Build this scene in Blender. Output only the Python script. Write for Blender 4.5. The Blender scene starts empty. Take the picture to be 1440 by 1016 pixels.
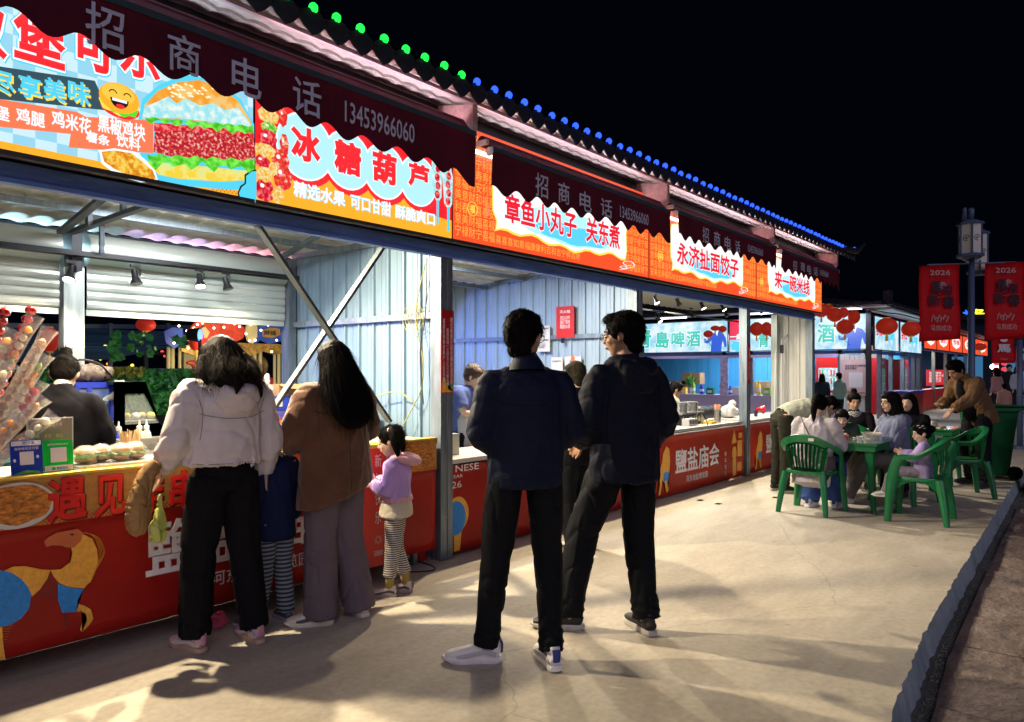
import bpy, bmesh, math, random
from mathutils import Vector, Matrix, noise
from math import sin, cos, pi, radians
random.seed(7)
V = Vector
# ------------------------------------------------------------------ camera, world, light, exposure
F, H, YAW, HOR = 1040.0, 1.45, radians(39.5), 524.0
C, S = cos(YAW), sin(YAW)
sc = bpy.context.scene
COL = sc.collection
cam_d = bpy.data.cameras.new('camera'); cam = bpy.data.objects.new('camera', cam_d); COL.objects.link(cam)
cam.location = (0, 0, H); cam.rotation_euler = (radians(90), 0, YAW - radians(90))
cam_d.sensor_width = 36; cam_d.lens = 36 * F / 1440; cam_d.shift_y = 16 / 1440; cam_d.clip_start = .05; cam_d.clip_end = 600
sc.camera = cam
w = bpy.data.worlds.new('World'); sc.world = w; w.use_nodes = True
nt = w.node_tree; bg = nt.nodes['Background']
sky = nt.nodes.new('ShaderNodeTexSky'); sky.sky_type = 'NISHITA'; sky.sun_disc = False
sky.sun_elevation = radians(-4); sky.sun_rotation = radians(200)
mx = nt.nodes.new('ShaderNodeMixRGB'); mx.blend_type = 'ADD'; mx.inputs[0].default_value = 1
sm = nt.nodes.new('ShaderNodeMixRGB'); sm.blend_type = 'MULTIPLY'; sm.inputs[0].default_value = 1; sm.inputs[2].default_value = (.02, .02, .02, 1)
nt.links.new(sky.outputs[0], sm.inputs[1]); nt.links.new(sm.outputs[0], mx.inputs[1]); mx.inputs[2].default_value = (.006, .010, .028, 1)
nt.links.new(mx.outputs[0], bg.inputs[0]); bg.inputs[1].default_value = .08
sc.view_settings.view_transform = 'Standard'; sc.view_settings.look = 'None'; sc.view_settings.exposure = 0; sc.view_settings.gamma = 1
sc.view_settings.use_curve_mapping = False
sc.cycles.max_bounces = 6; sc.cycles.diffuse_bounces = 3; sc.cycles.glossy_bounces = 3; sc.cycles.transmission_bounces = 6; sc.cycles.transparent_max_bounces = 12
sc.cycles.caustics_reflective = False; sc.cycles.caustics_refractive = False; sc.cycles.sample_clamp_indirect = 4; sc.cycles.use_light_tree = True
sc.cycles.use_denoising = True
# dim wide sun lamp added as ambient fill from behind the camera
fill_sun_d = bpy.data.lights.new('fill_sun', 'SUN'); fill_sun_d.energy = .62; fill_sun_d.angle = radians(50); fill_sun_d.color = (.86, .78, 1.0)
fill_sun = bpy.data.objects.new('fill_sun', fill_sun_d); COL.objects.link(fill_sun); fill_sun.rotation_euler = (radians(64), 0, radians(-38))

def lamp(name, kind, loc, energy, color=(1, 1, 1), target=None, size=.1, spot=120, blend=.5, parent=None, sizey=None):
    d = bpy.data.lights.new(name, kind); d.energy = energy; d.color = color
    if kind == 'AREA':
        d.size = size
        if sizey: d.shape = 'RECTANGLE'; d.size_y = sizey
    else: d.shadow_soft_size = size
    if kind == 'SPOT': d.spot_size = radians(spot); d.spot_blend = blend
    o = bpy.data.objects.new(name, d); COL.objects.link(o); o.location = loc
    if target is not None:
        o.rotation_euler = (V(target) - V(loc)).to_track_quat('-Z', 'Y').to_euler()
    return o

# ------------------------------------------------------------------ photo measurement -> world point
def kk(px): return (px - 720) / F
def at(px, py, Y):
    k = kk(px); d = Y / (S - C * k); return V((d * (C + S * k), Y, H + (HOR - py) * d / F))
def atX(px, py, X):
    k = kk(px); d = X / (C + S * k); return V((X, d * (S - C * k), H + (HOR - py) * d / F))
def atd(px, py, d):
    k = kk(px); return V((d * (C + S * k), d * (S - C * k), H + (HOR - py) * d / F))
def gr(px, py, z=0):
    d = F * (H - z) / (py - HOR); p = atd(px, py, d); p.z = z; return p

# ------------------------------------------------------------------ objects
def link(o, parent=None):
    COL.objects.link(o)
    if parent is not None: o.parent = parent
    return o
def tag(o, label=None, cat=None, group=None, kind=None):
    if label: o['label'] = label
    if cat: o['category'] = cat
    if group: o['group'] = group
    if kind: o['kind'] = kind
    return o
def thing(name, label, cat, loc=(0, 0, 0), rz=0, group=None):
    o = bpy.data.objects.new(name, None); o.empty_display_size = .1; link(o)
    o.location = loc; o.rotation_euler = (0, 0, rz)
    return tag(o, label, cat, group)
def obj(name, bm, m=None, parent=None, smooth=False, bev=0):
    if bev:
        bmesh.ops.bevel(bm, geom=[e for e in bm.edges if len(e.link_faces) == 2 and e.calc_face_angle(0) > .6], offset=bev, segments=1, affect='EDGES', clamp_overlap=True)
    me = bpy.data.meshes.new(name); bm.to_mesh(me); bm.free()
    if m is not None:
        for q in (m if isinstance(m, (list, tuple)) else [m]): me.materials.append(q)
    if smooth is True: me.shade_smooth()
    elif smooth:
        me.shade_smooth()
        try: me.set_sharp_from_angle(angle=radians(smooth))
        except Exception: pass
    return link(bpy.data.objects.new(name, me), parent)
def raw(name, verts, faces, m=None, parent=None, smooth=False):
    me = bpy.data.meshes.new(name); me.from_pydata([tuple(v) for v in verts], [], faces); me.update()
    if m is not None: me.materials.append(m)
    if smooth: me.shade_smooth()
    return link(bpy.data.objects.new(name, me), parent)
def inst(src, name, parent=None, loc=None, rot=None, scale=None, mat=None):
    o = bpy.data.objects.new(name, src.data); link(o, parent)
    if loc is not None: o.location = loc
    if rot is not None: o.rotation_euler = rot
    if scale is not None: o.scale = scale
    return o
def copy_tree(o, parent=None):
    c = o.copy(); COL.objects.link(c); c.parent = parent
    for ch in list(o.children): copy_tree(ch, c)
    return c
def place(o, loc, rz=0, label=None, group=None):
    o.location = loc; o.rotation_euler = (0, 0, rz)
    if label: o['label'] = label
    if group: o['group'] = group
    return o

TS = bpy.data.scenes.new('workshop')
def bake(o):
    """mesh of a temporary object with its modifiers applied"""
    TS.collection.objects.link(o)
    with bpy.context.temp_override(scene=TS, view_layer=TS.view_layers[0]):
        dg = bpy.context.evaluated_depsgraph_get(); me = bpy.data.meshes.new_from_object(o.evaluated_get(dg))
    TS.collection.objects.unlink(o); return me
# ------------------------------------------------------------------ bmesh shapes
def NB(): return bmesh.new()
def box(bm, x0, x1, y0, y1, z0, z1, M=None):
    vs = [bm.verts.new((x, y, z)) for x in (x0, x1) for y in (y0, y1) for z in (z0, z1)]
    for f in ((0, 1, 3, 2), (4, 6, 7, 5), (0, 4, 5, 1), (2, 3, 7, 6), (0, 2, 6, 4), (1, 5, 7, 3)): bm.faces.new([vs[i] for i in f])
    if M is not None: bmesh.ops.transform(bm, matrix=M, verts=vs)
    return vs
def bx(name, a, b, m, parent=None, bev=0, smooth=False):
    bm = NB(); box(bm, min(a[0], b[0]), max(a[0], b[0]), min(a[1], b[1]), max(a[1], b[1]), min(a[2], b[2]), max(a[2], b[2]))
    return obj(name, bm, m, parent, smooth, bev)
def basis(t, up=V((0, 0, 1))):
    t = t.normalized()
    if abs(t.dot(up)) > .98: up = V((1, 0, 0)) if abs(t.x) < .9 else V((0, 1, 0))
    s = t.cross(up).normalized(); return s, s.cross(t).normalized()
def bar(bm, a, b, wd, h=None, up=V((0, 0, 1))):
    a, b = V(a), V(b); h = h or wd; s, u = basis(b - a, up)
    vs = [bm.verts.new(p + s * x * wd / 2 + u * y * h / 2) for p in (a, b) for x, y in ((-1, -1), (1, -1), (1, 1), (-1, 1))]
    for f in ((3, 2, 1, 0), (4, 5, 6, 7), (0, 1, 5, 4), (1, 2, 6, 5), (2, 3, 7, 6), (3, 0, 4, 7)): bm.faces.new([vs[i] for i in f])
    return vs
def catmull(pts, n):
    pts = [p if isinstance(p, (list, tuple)) else list(p) for p in pts]
    out = []; L = len(pts)
    for i in range(L - 1):
        p0, p1, p2, p3 = pts[max(i - 1, 0)], pts[i], pts[i + 1], pts[min(i + 2, L - 1)]
        for j in range(n):
            t = j / n; t2 = t * t; t3 = t2 * t
            out.append([.5 * (2 * b + (c - a) * t + (2 * a - 5 * b + 4 * c - d) * t2 + (-a + 3 * b - 3 * c + d) * t3) for a, b, c, d in zip(p0, p1, p2, p3)])
    out.append(list(pts[-1])); return out
def tube(bm, pts, seg=10, side=None, n=1, cap=True):
    """pts: (x,y,z,r) or (x,y,z,rx,ry); side = direction of rx"""
    P = [list(p) if len(p) == 5 else list(p) + [p[3]] for p in pts]
    if n > 1: P = catmull(P, n)
    rings = []; ps = None
    for i, p in enumerate(P):
        a = V(P[max(i - 1, 0)][:3]); b = V(P[min(i + 1, len(P) - 1)][:3]); t = (b - a)
        t = t.normalized() if t.length > 1e-7 else V((0, 0, 1))
        if side is not None: s = side - t * side.dot(t)
        elif ps is not None: s = ps - t * ps.dot(t)
        else: s = basis(t)[0]
        s = s.normalized() if s.length > 1e-5 else basis(t)[0]
        ps = s; u = t.cross(s); c = V(p[:3])
        rings.append([bm.verts.new(c + s * cos(2 * pi * q / seg) * p[3] + u * sin(2 * pi * q / seg) * p[4]) for q in range(seg)])
    for r0, r1 in zip(rings, rings[1:]):
        for q in range(seg): bm.faces.new((r0[q], r0[(q + 1) % seg], r1[(q + 1) % seg], r1[q]))
    if cap: bm.faces.new(rings[0][::-1]); bm.faces.new(rings[-1])
    return rings
def wire(name, pts, r, m, parent=None, n=4, seg=6):
    bm = NB(); tube(bm, [tuple(p) + (r,) for p in pts], seg, n=n); return obj(name, bm, m, parent, True)
def ball(bm, c, r, u=12, v=8, M=None):
    r = (r, r, r) if not isinstance(r, (tuple, list)) else r
    T = Matrix.Translation(V(c)) @ (M if M is not None else Matrix()) @ Matrix.Diagonal((*r, 1))
    return bmesh.ops.create_uvsphere(bm, u_segments=u, v_segments=v, radius=1, matrix=T)['verts']
def cyl(bm, a, b, r, r2=None, seg=12): return tube(bm, [(*a, r), (*b, r if r2 is None else r2)], seg)
def poly(bm, pts, h, M=None):
    """prism from 2D outline, extruded 0..h in z"""
    a = [bm.verts.new((x, y, 0)) for x, y in pts]; b = [bm.verts.new((x, y, h)) for x, y in pts]
    bm.faces.new(a[::-1]); bm.faces.new(b); n = len(pts)
    for i in range(n): bm.faces.new((a[i], a[(i + 1) % n], b[(i + 1) % n], b[i]))
    if M is not None: bmesh.ops.transform(bm, matrix=M, verts=a + b)
    return a + b
def fuse(bm, voxel, it=3, disp=None):
    """union of closed shapes as one continuous smooth mesh"""
    me = bpy.data.meshes.new('t'); bm.to_mesh(me); bm.free(); o = bpy.data.objects.new('t', me)
    m = o.modifiers.new('r', 'REMESH'); m.mode = 'VOXEL'; m.voxel_size = voxel; m.adaptivity = 0
    if it: q = o.modifiers.new('s', 'SMOOTH'); q.factor = .5; q.iterations = it
    me2 = bake(o)
    bpy.data.objects.remove(o); bpy.data.meshes.remove(me)
    if disp:
        ns = [v.normal.copy() for v in me2.vertices]
        for v, nn in zip(me2.vertices, ns): v.co += nn * disp(v.co)
        me2.update()
    me2.shade_smooth(); return me2
def folds(a, f=7, up=2.6, w_=1.0):
    def F_(p):
        n1 = noise.noise(V((p.x * f * 1.3, p.y * f * 1.3, p.z * up * .8))); n2 = noise.noise(V((p.x * f * .9 + p.z * 4 + 9, p.y * f * .9 + p.z * 3, p.z * f * .7))); n3 = noise.noise(V((p.x * 24, p.y * 24, p.z * 9)))
        return a * ((max(0, 1 - abs(n1) * 5) ** 2 * .8 - .25) + (max(0, 1 - abs(n2) * 5) ** 2 * -.9 + .2) * w_ + n1 * .5 + n3 * .12)
    return F_
def mobj(name, me, m, parent=None):
    me.name = name; me.materials.clear(); me.materials.append(m); return link(bpy.data.objects.new(name, me), parent)

# ------------------------------------------------------------------ flat prints on a plane
class Plane:
    def __init__(s, o, u, v): s.o, s.u, s.v = V(o), V(u).normalized(), V(v).normalized(); s.n = s.u.cross(s.v)
    def M(s, x=0, y=0, lift=0):
        m = Matrix.Identity(4)
        for i in range(3): m[i][0], m[i][1], m[i][2], m[i][3] = s.u[i], s.v[i], s.n[i], (s.o + s.u * x + s.v * y + s.n * lift)[i]
        return m
    def p(s, x, y, lift=0): return s.o + s.u * x + s.v * y + s.n * lift
def front(Y): return Plane((0, Y, 0), (1, 0, 0), (0, 0, 1))          # uv = (X, Z), faces the camera side
def shape(name, pl, pts, lift, m, parent=None):
    bm = NB(); vs = [bm.verts.new(pl.p(x, y, lift)) for x, y in pts]; bm.faces.new(vs)
    bmesh.ops.triangulate(bm, faces=bm.faces[:]); return obj(name, bm, m, parent)
def shapes(name, pl, polys, lift, m, parent=None):
    bm = NB()
    for pts in polys: bm.faces.new([bm.verts.new(pl.p(x, y, lift)) for x, y in pts])
    bmesh.ops.triangulate(bm, faces=bm.faces[:]); return obj(name, bm, m, parent)
def ell(cx, cy, rx, ry, n=28, a0=0, a1=360, wob=0, fr=7):
    return [(cx + (rx + wob * sin(fr * t)) * cos(t), cy + (ry + wob * sin(fr * t)) * sin(t)) for t in [radians(a0 + (a1 - a0) * i / (n if a1 - a0 == 360 else n - 1)) for i in range(n)]]
def rect(x0, x1, y0, y1): return [(x0, y0), (x1, y0), (x1, y1), (x0, y1)]
def text(body, pl, x0, x1, y0, y1, lift, m, parent=None, bold=0, name='lettering', res=2, spacing=1.0, skew=0, ext=0, line=1.0):
    """lettering stretched to the box x0..x1, y0..y1 of plane pl; returns one mesh"""
    cu = bpy.data.curves.new('t', 'FONT'); cu.body = body; cu.bevel_depth = bold * .8; cu.bevel_resolution = 0; cu.resolution_u = res; cu.space_character = spacing; cu.extrude = ext; cu.space_line = line
    o = bpy.data.objects.new('t', cu)
    me = bake(o)
    bpy.data.objects.remove(o); bpy.data.curves.remove(cu)
    if not me.vertices: return None
    xs = [v.co.x for v in me.vertices]; ys = [v.co.y for v in me.vertices]
    ax, bx_, ay, by = min(xs), max(xs), min(ys), max(ys)
    for v in me.vertices:
        fx = (v.co.x - ax) / max(bx_ - ax, 1e-6); fy = (v.co.y - ay) / max(by - ay, 1e-6)
        v.co = pl.p(x0 + (x1 - x0) * fx + skew * fy, y0 + (y1 - y0) * fy, lift + v.co.z * (1 if ext else .004))
    me.update(); return mobj(name, me, m, parent)

# ------------------------------------------------------------------ materials
MC = {}
def mat(name, col=(.5, .5, .5), rough=.6, metal=0, emit=0, emitc=None, bump=0, bscale=40, var=0, vscale=6, spec=.5, alpha=1, trans=0, sheen=0, stretch=(1, 1, 1), sample=True, coat=0, col2=None, ior=1.45):
    if name in MC: return MC[name]
    m = bpy.data.materials.new(name); m.use_nodes = True; t = m.node_tree; b = t.nodes['Principled BSDF']; L = t.links.new
    c4 = (*col, 1)
    b.inputs['Base Color'].default_value = c4; b.inputs['Roughness'].default_value = rough; b.inputs['Metallic'].default_value = metal
    b.inputs['Specular IOR Level'].default_value = spec; b.inputs['Alpha'].default_value = alpha; b.inputs['Transmission Weight'].default_value = trans
    b.inputs['Sheen Weight'].default_value = sheen; b.inputs['Coat Weight'].default_value = coat; b.inputs['IOR'].default_value = ior
    if emit:
        b.inputs['Emission Strength'].default_value = emit; b.inputs['Emission Color'].default_value = (*(emitc or col), 1)
        if not sample: m.cycles.emission_sampling = 'NONE'
    if var or bump or col2:
        tc = t.nodes.new('ShaderNodeTexCoord'); mp = t.nodes.new('ShaderNodeMapping'); mp.inputs['Scale'].default_value = stretch; L(tc.outputs['Object'], mp.inputs[0])
    if var or col2:
        n = t.nodes.new('ShaderNodeTexNoise'); n.inputs['Scale'].default_value = vscale; n.inputs['Detail'].default_value = 6; n.inputs['Roughness'].default_value = .65; L(mp.outputs[0], n.inputs[0])
        r = t.nodes.new('ShaderNodeValToRGB'); r.color_ramp.elements[0].position = .32; r.color_ramp.elements[1].position = .68
        a = [max(0, c * (1 - var)) for c in col]; z = [min(1, c * (1 + var)) for c in (col2 or col)]
        r.color_ramp.elements[0].color = (*a, 1); r.color_ramp.elements[1].color = (*z, 1); L(n.outputs[0], r.inputs[0]); L(r.outputs[0], b.inputs['Base Color'])
        if emit: L(r.outputs[0], b.inputs['Emission Color'])
        mr = t.nodes.new('ShaderNodeMapRange'); mr.inputs[3].default_value = max(0, rough - .1); mr.inputs[4].default_value = min(1, rough + .12); L(n.outputs[0], mr.inputs[0]); L(mr.outputs[0], b.inputs['Roughness'])
    if bump:
        n2 = t.nodes.new('ShaderNodeTexNoise'); n2.inputs['Scale'].default_value = bscale; n2.inputs['Detail'].default_value = 4; L(mp.outputs[0], n2.inputs[0])
        bp = t.nodes.new('ShaderNodeBump'); bp.inputs['Strength'].default_value = bump; bp.inputs['Distance'].default_value = .01; L(n2.outputs[0], bp.inputs['Height']); L(bp.outputs[0], b.inputs['Normal'])
    MC[name] = m; return m
def glow(name, col, s=1.0, sample=False):
    """backlit print or lamp: gives off light"""
    return mat(name, (.05, .05, .05), .5, emit=s, emitc=col, sample=sample, spec=.1)
def cloth(n, c=(.010, .013, .024), rough=.85, var=.1, bump=.25, bscale=180, sheen=0, vscale=6): return mat('cloth_' + n, c, rough, var=var, vscale=vscale, bump=bump, bscale=bscale, sheen=sheen, spec=.12)
# ================================================================== materials used widely
def concrete(name, a, b, crack=True, rough=.8, sc1=1.3, rug=.3):
    m = bpy.data.materials.new(name); m.use_nodes = True; t = m.node_tree; N = t.nodes.new; L = t.links.new; p = t.nodes['Principled BSDF']
    tc = N('ShaderNodeTexCoord'); n1 = N('ShaderNodeTexNoise'); n1.inputs['Scale'].default_value = sc1; n1.inputs['Detail'].default_value = 9; n1.inputs['Roughness'].default_value = .62
    n2 = N('ShaderNodeTexNoise'); n2.inputs['Scale'].default_value = 28; n2.inputs['Detail'].default_value = 5
    mp = N('ShaderNodeMapping'); mp.inputs['Scale'].default_value = (1, 3.5, 1); mp.inputs['Rotation'].default_value = (0, 0, .3); n3 = N('ShaderNodeTexNoise'); n3.inputs['Scale'].default_value = 2.2; n3.inputs['Detail'].default_value = 6
    for n in (n1, n2): L(tc.outputs['Object'], n.inputs[0])
    L(tc.outputs['Object'], mp.inputs[0]); L(mp.outputs[0], n3.inputs[0])
    r = N('ShaderNodeValToRGB'); r.color_ramp.elements[0].position = .33; r.color_ramp.elements[1].position = .68; r.color_ramp.elements[0].color = (*a, 1); r.color_ramp.elements[1].color = (*b, 1)
    ad = N('ShaderNodeMath'); ad.operation = 'MULTIPLY_ADD'; ad.inputs[1].default_value = .45; L(n3.outputs[0], ad.inputs[0])
    sb = N('ShaderNodeMath'); sb.operation = 'MULTIPLY'; sb.inputs[1].default_value = .55; L(n1.outputs[0], sb.inputs[0]); L(sb.outputs[0], ad.inputs[2]); L(ad.outputs[0], r.inputs[0])
    fine = N('ShaderNodeMapRange'); fine.inputs[1].default_value = .3; fine.inputs[2].default_value = .7; fine.inputs[3].default_value = .88; fine.inputs[4].default_value = 1.08; L(n2.outputs[0], fine.inputs[0])
    m1 = N('ShaderNodeMixRGB'); m1.blend_type = 'MULTIPLY'; m1.inputs[0].default_value = 1; L(r.outputs[0], m1.inputs[1]); L(fine.outputs[0], m1.inputs[2]); last = m1.outputs[0]
    # dark spots and footworn stains
    vo = N('ShaderNodeTexVoronoi'); vo.inputs['Scale'].default_value = 2.3; L(tc.outputs['Object'], vo.inputs[0])
    sp = N('ShaderNodeMapRange'); sp.inputs[1].default_value = .025; sp.inputs[2].default_value = .07; sp.inputs[3].default_value = .45; sp.inputs[4].default_value = 1; L(vo.outputs[0], sp.inputs[0])
    m2 = N('ShaderNodeMixRGB'); m2.blend_type = 'MULTIPLY'; m2.inputs[0].default_value = .7; L(last, m2.inputs[1]); L(sp.outputs[0], m2.inputs[2]); last = m2.outputs[0]
    if crack:
        nd = N('ShaderNodeTexNoise'); nd.inputs['Scale'].default_value = 1.7; nd.inputs['Detail'].default_value = 7; L(tc.outputs['Object'], nd.inputs[0])
        mv = N('ShaderNodeMixRGB'); mv.inputs[0].default_value = .22; L(tc.outputs['Object'], mv.inputs[1]); L(nd.outputs['Color'], mv.inputs[2])
        vc = N('ShaderNodeTexVoronoi'); vc.feature = 'DISTANCE_TO_EDGE'; vc.inputs['Scale'].default_value = .42; L(mv.outputs[0], vc.inputs[0])
        cr = N('ShaderNodeMapRange'); cr.inputs[1].default_value = .0006; cr.inputs[2].default_value = .002; cr.inputs[3].default_value = .55; cr.inputs[4].default_value = 1; L(vc.outputs[0], cr.inputs[0])
        m3 = N('ShaderNodeMixRGB'); m3.blend_type = 'MULTIPLY'; m3.inputs[0].default_value = .45; L(last, m3.inputs[1]); L(cr.outputs[0], m3.inputs[2]); last = m3.outputs[0]
    L(last, p.inputs['Base Color'])
    rr = N('ShaderNodeMapRange'); rr.inputs[3].default_value = rough - .16; rr.inputs[4].default_value = min(1, rough + .14); L(n1.outputs[0], rr.inputs[0]); L(rr.outputs[0], p.inputs['Roughness'])
    bp = N('ShaderNodeBump'); bp.inputs['Strength'].default_value = .35; bp.inputs['Distance'].default_value = .006; L(n2.outputs[0], bp.inputs['Height'])
    bp2 = N('ShaderNodeBump'); bp2.inputs['Strength'].default_value = min(1, rug); bp2.inputs['Distance'].default_value = .02 if rug < .5 else .06; L(n1.outputs[0], bp2.inputs['Height']); L(bp.outputs[0], bp2.inputs['Normal']); L(bp2.outputs[0], p.inputs['Normal'])
    MC[name] = m; return m
m_pave = concrete('pavement_concrete', (.37, .332, .275), (.52, .472, .395))
m_kerb = concrete('kerb_concrete', (.22, .29, .34), (.42, .50, .55), False, .85, 5)
m_road = concrete('road_base', (.10, .105, .10), (.22, .21, .20), False, .9, 6)
m_slab = concrete('slab_stone', (.10, .075, .07), (.32, .25, .225), True, .85, 4.5, 1.0)
m_galv = mat('galvanised_steel', (.20, .245, .29), .45, .6, var=.3, vscale=5, bump=.15, bscale=60, stretch=(6, 6, .7))
m_beam = mat('beam_steel_blue_light', (.13, .23, .60), .5, .0, var=.3, vscale=4, stretch=(.6, 4, 4), bump=.1)  # blue light falling on the beams is put into their colour
m_wall = mat('wall_sheet', (.19, .29, .39), .4, .15, var=.12, vscale=3, stretch=(3, 3, .5), bump=.05, bscale=12)
m_wallc = mat('wall_sheet_cream', (.62, .62, .58), .4, .15, var=.1, vscale=3, stretch=(3, 3, .5))
m_slat = mat('shutter_slat', (.68, .73, .68), .34, .35, var=.1, vscale=2, stretch=(.5, 2, 3))
m_ceil = mat('ceiling_sheet', (.70, .69, .62), .5, 0, var=.16, vscale=4, bump=.1)
m_soff = mat('soffit_sheet', (.55, .53, .52), .42, .1, var=.16, vscale=5, bump=.12)
m_tile = mat('roof_tile_resin', (.022, .024, .035), .45, 0, bump=.2, bscale=50, var=.4)
m_dark = mat('dark_metal', (.03, .032, .038), .45, .4)
m_black = mat('black_plastic', (.012, .012, .014), .35)
m_maroon = mat('awning_cloth', (.105, .010, .034), .8, sheen=0, bump=.35, bscale=9, var=.25, vscale=2.5, stretch=(1, 1, .4))
m_trim = mat('eave_trim', (.50, .34, .40), .4, .3)
m_barm = mat('awning_bar_metal', (.13, .19, .25), .3, .7)
m_white = mat('white_plastic', (.62, .60, .60), .4)
m_steel = mat('stainless', (.55, .56, .56), .28, .9, bump=.05, bscale=30, var=.1)
m_red = mat('red_banner', (.66, .024, .020), .42, var=.12, vscale=2, bump=.2, bscale=3.2)
m_sel = mat('banner_white', (.85, .80, .82), .5, var=.06, vscale=8)
m_gold = mat('banner_gold', (.85, .42, .06), .5, var=.15, vscale=40)
m_blue = mat('banner_blue', (.02, .24, .72), .5, var=.25, vscale=60)
m_card = mat('cardboard', (.36, .22, .11), .85, var=.15, vscale=5)

# ================================================================== ground
KP = [(-6, .45), (0, .62), (2.2, .70), (3.36, .743), (4.64, .85), (7.16, .943), (10.9, 1.06), (20, 1.35), (40, 1.9), (80, 2.6)]
def kerbY(x):
    for (a, b), (c, d) in zip(KP, KP[1:]):
        if a <= x <= c: return b + (d - b) * (x - a) / (c - a)
    return KP[-1][1]
xs = []; x = -6
while x < 80: xs.append(x); x += .035 if 1.5 < x < 8 else (.12 if x < 18 else 2)
xs.append(80)
edge = [(x, kerbY(x) + (.011 * noise.noise(V((x * 9, 0, 0))) + .009 * noise.noise(V((x * 2.6, 5, 0))) + .012 * max(0, noise.noise(V((x * 22, 9, 0)))))) for x in xs]
bm = NB(); a = [bm.verts.new((x, y, 0)) for x, y in edge]; b = [bm.verts.new((x, kerbY(x) + .3, 0)) for x in xs]; c = [bm.verts.new((x, 90, 0)) for x in xs]
for i in range(len(xs) - 1): bm.faces.new((a[i], a[i + 1], b[i + 1], b[i])); bm.faces.new((b[i], b[i + 1], c[i + 1], c[i]))
tag(obj('pavement', bm, m_pave), kind='structure')
bm = NB(); prof = [(0, 0), (-.012, -.03), (-.022, -.075), (-.040, -.145)]
rows = [[bm.verts.new((x, y + dy + .006 * noise.noise(V((x * 7, j * 1.3, 2))) * (j > 0), z - .0005)) for x, y in edge] for j, (dy, z) in enumerate(prof)]
for r0, r1 in zip(rows, rows[1:]):
    for i in range(len(xs) - 1): bm.faces.new((r0[i], r1[i], r1[i + 1], r0[i + 1]))
tag(obj('kerb', bm, m_kerb, smooth=True), kind='structure')
bm = NB(); g = [[bm.verts.new((x, y, -.133)) for x in (-40, 0, 40, 200)] for y in (-120, -20, 4)]
for i in range(2):
    for j in range(3): bm.faces.new((g[i][j], g[i][j + 1], g[i + 1][j + 1], g[i + 1][j]))
road = tag(obj('road', bm, m_road), kind='structure')
# broken stone slabs of the lane beside the kerb, each its own piece
random.seed(3); y0 = 0; xr = -.5; n = 0
for r in range(5):
    xr = 1.2 + r * .37
    while xr < 12:
        ln = random.uniform(.55, 1.05); wd = .56
        x0, x1 = xr + .014, xr + ln - .014; yo = lambda x: kerbY(x) - .095 - r * wd
        pts = []
        for i in range(9): x = x0 + (x1 - x0) * i / 8; pts.append((x, yo(x) - wd + .028 + .016 * noise.noise(V((x * 5, r, 1)))))
        for i in range(5): pts.append((x1 + .014 * noise.noise(V((x1, i * .9, r))), yo(x1) - wd + .02 + (wd - .04) * (i + .5) / 5.5))
        for i in range(9): x = x1 + (x0 - x1) * i / 8; pts.append((x, yo(x) - .02 + (.007 if r == 0 else .02) * noise.noise(V((x * 4, r, 7)))))
        bm = NB(); vs = poly(bm, pts, .034); h = random.uniform(-.014, .006); tx = random.uniform(-.022, .022)
        for v in vs: v.co.z += -.152 + h + tx * (v.co.x - x0)
        bmesh.ops.triangulate(bm, faces=[f for f in bm.faces if len(f.verts) > 4])
        obj('paving_slab', bm, m_slab, road); xr += ln; n += 1
# grit, leaves and dirt in the gutter between kerb and slabs
bm = NB()
for i in range(4200):
    x = random.uniform(1.5, 14) if i % 3 else random.uniform(2, 6); y = kerbY(x) - .06 - abs(random.gauss(0, .07)); s = random.uniform(.0025, .007)
    m = Matrix.Translation((x, y, -.131)) @ Matrix.Rotation(random.uniform(0, 6), 4, 'Z') @ Matrix.Rotation(random.uniform(-.6, .6), 4, 'X')
    vs = [bm.verts.new(m @ V(p)) for p in ((-s, -s * .6, 0), (s, -s * .5, .002), (s * .4, s, .003), (0, 0, s))]
    bm.faces.new((vs[0], vs[1], vs[3])); bm.faces.new((vs[1], vs[2], vs[3])); bm.faces.new((vs[2], vs[0], vs[3]))
tag(obj('gutter_grit', bm, mat('grit', (.26, .26, .21), .9, var=.5, vscale=20)), 'dark grit and leaf crumbs lying in the gutter below the kerb', 'grit', kind='stuff')

# ================================================================== the row of stalls
YP = 4.03
XS = [-4.83, -1.83, .90, 4.03, 7.00, 10.03, 12.86]
row = thing('market_stall_row', 'long row of open fronted steel market stalls under a dark tiled eave', 'stall building', (0, YP, 0))
def R(o): o.parent = row; o.matrix_parent_inverse = Matrix.Translation((0, -YP, 0)); return o
def rbx(name, a, b, m, bev=0): return R(bx(name, a, b, m, bev=bev))
def cpost(x, z1=2.35, w_=.13, dp=.11):
    """lipped steel channel with a recessed front and grooves"""
    bm = NB(); y = YP
    pr = [(0, 0), (.052, 0), (.056, .008), (.074, .008), (.078, 0), (w_, 0), (w_, dp), (0, dp)]
    poly(bm, [(x + a * 1, y + b) for a, b in pr], z1)
    for (z, yy) in ((.25, 0), (.32, 0)): box(bm, x + .055, x + .075, y + .002, y + .006, z, z + .012)
    return R(obj('post', bm, m_galv, bev=0))
for x in XS: cpost(x)
rbx('beam', (-5, YP, 2.352), (12.99, YP + .1, 2.44), m_beam)
rbx('beam_lip', (-5, YP - .012, 2.340), (12.99, YP - .001, 2.362), m_beam)
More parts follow.
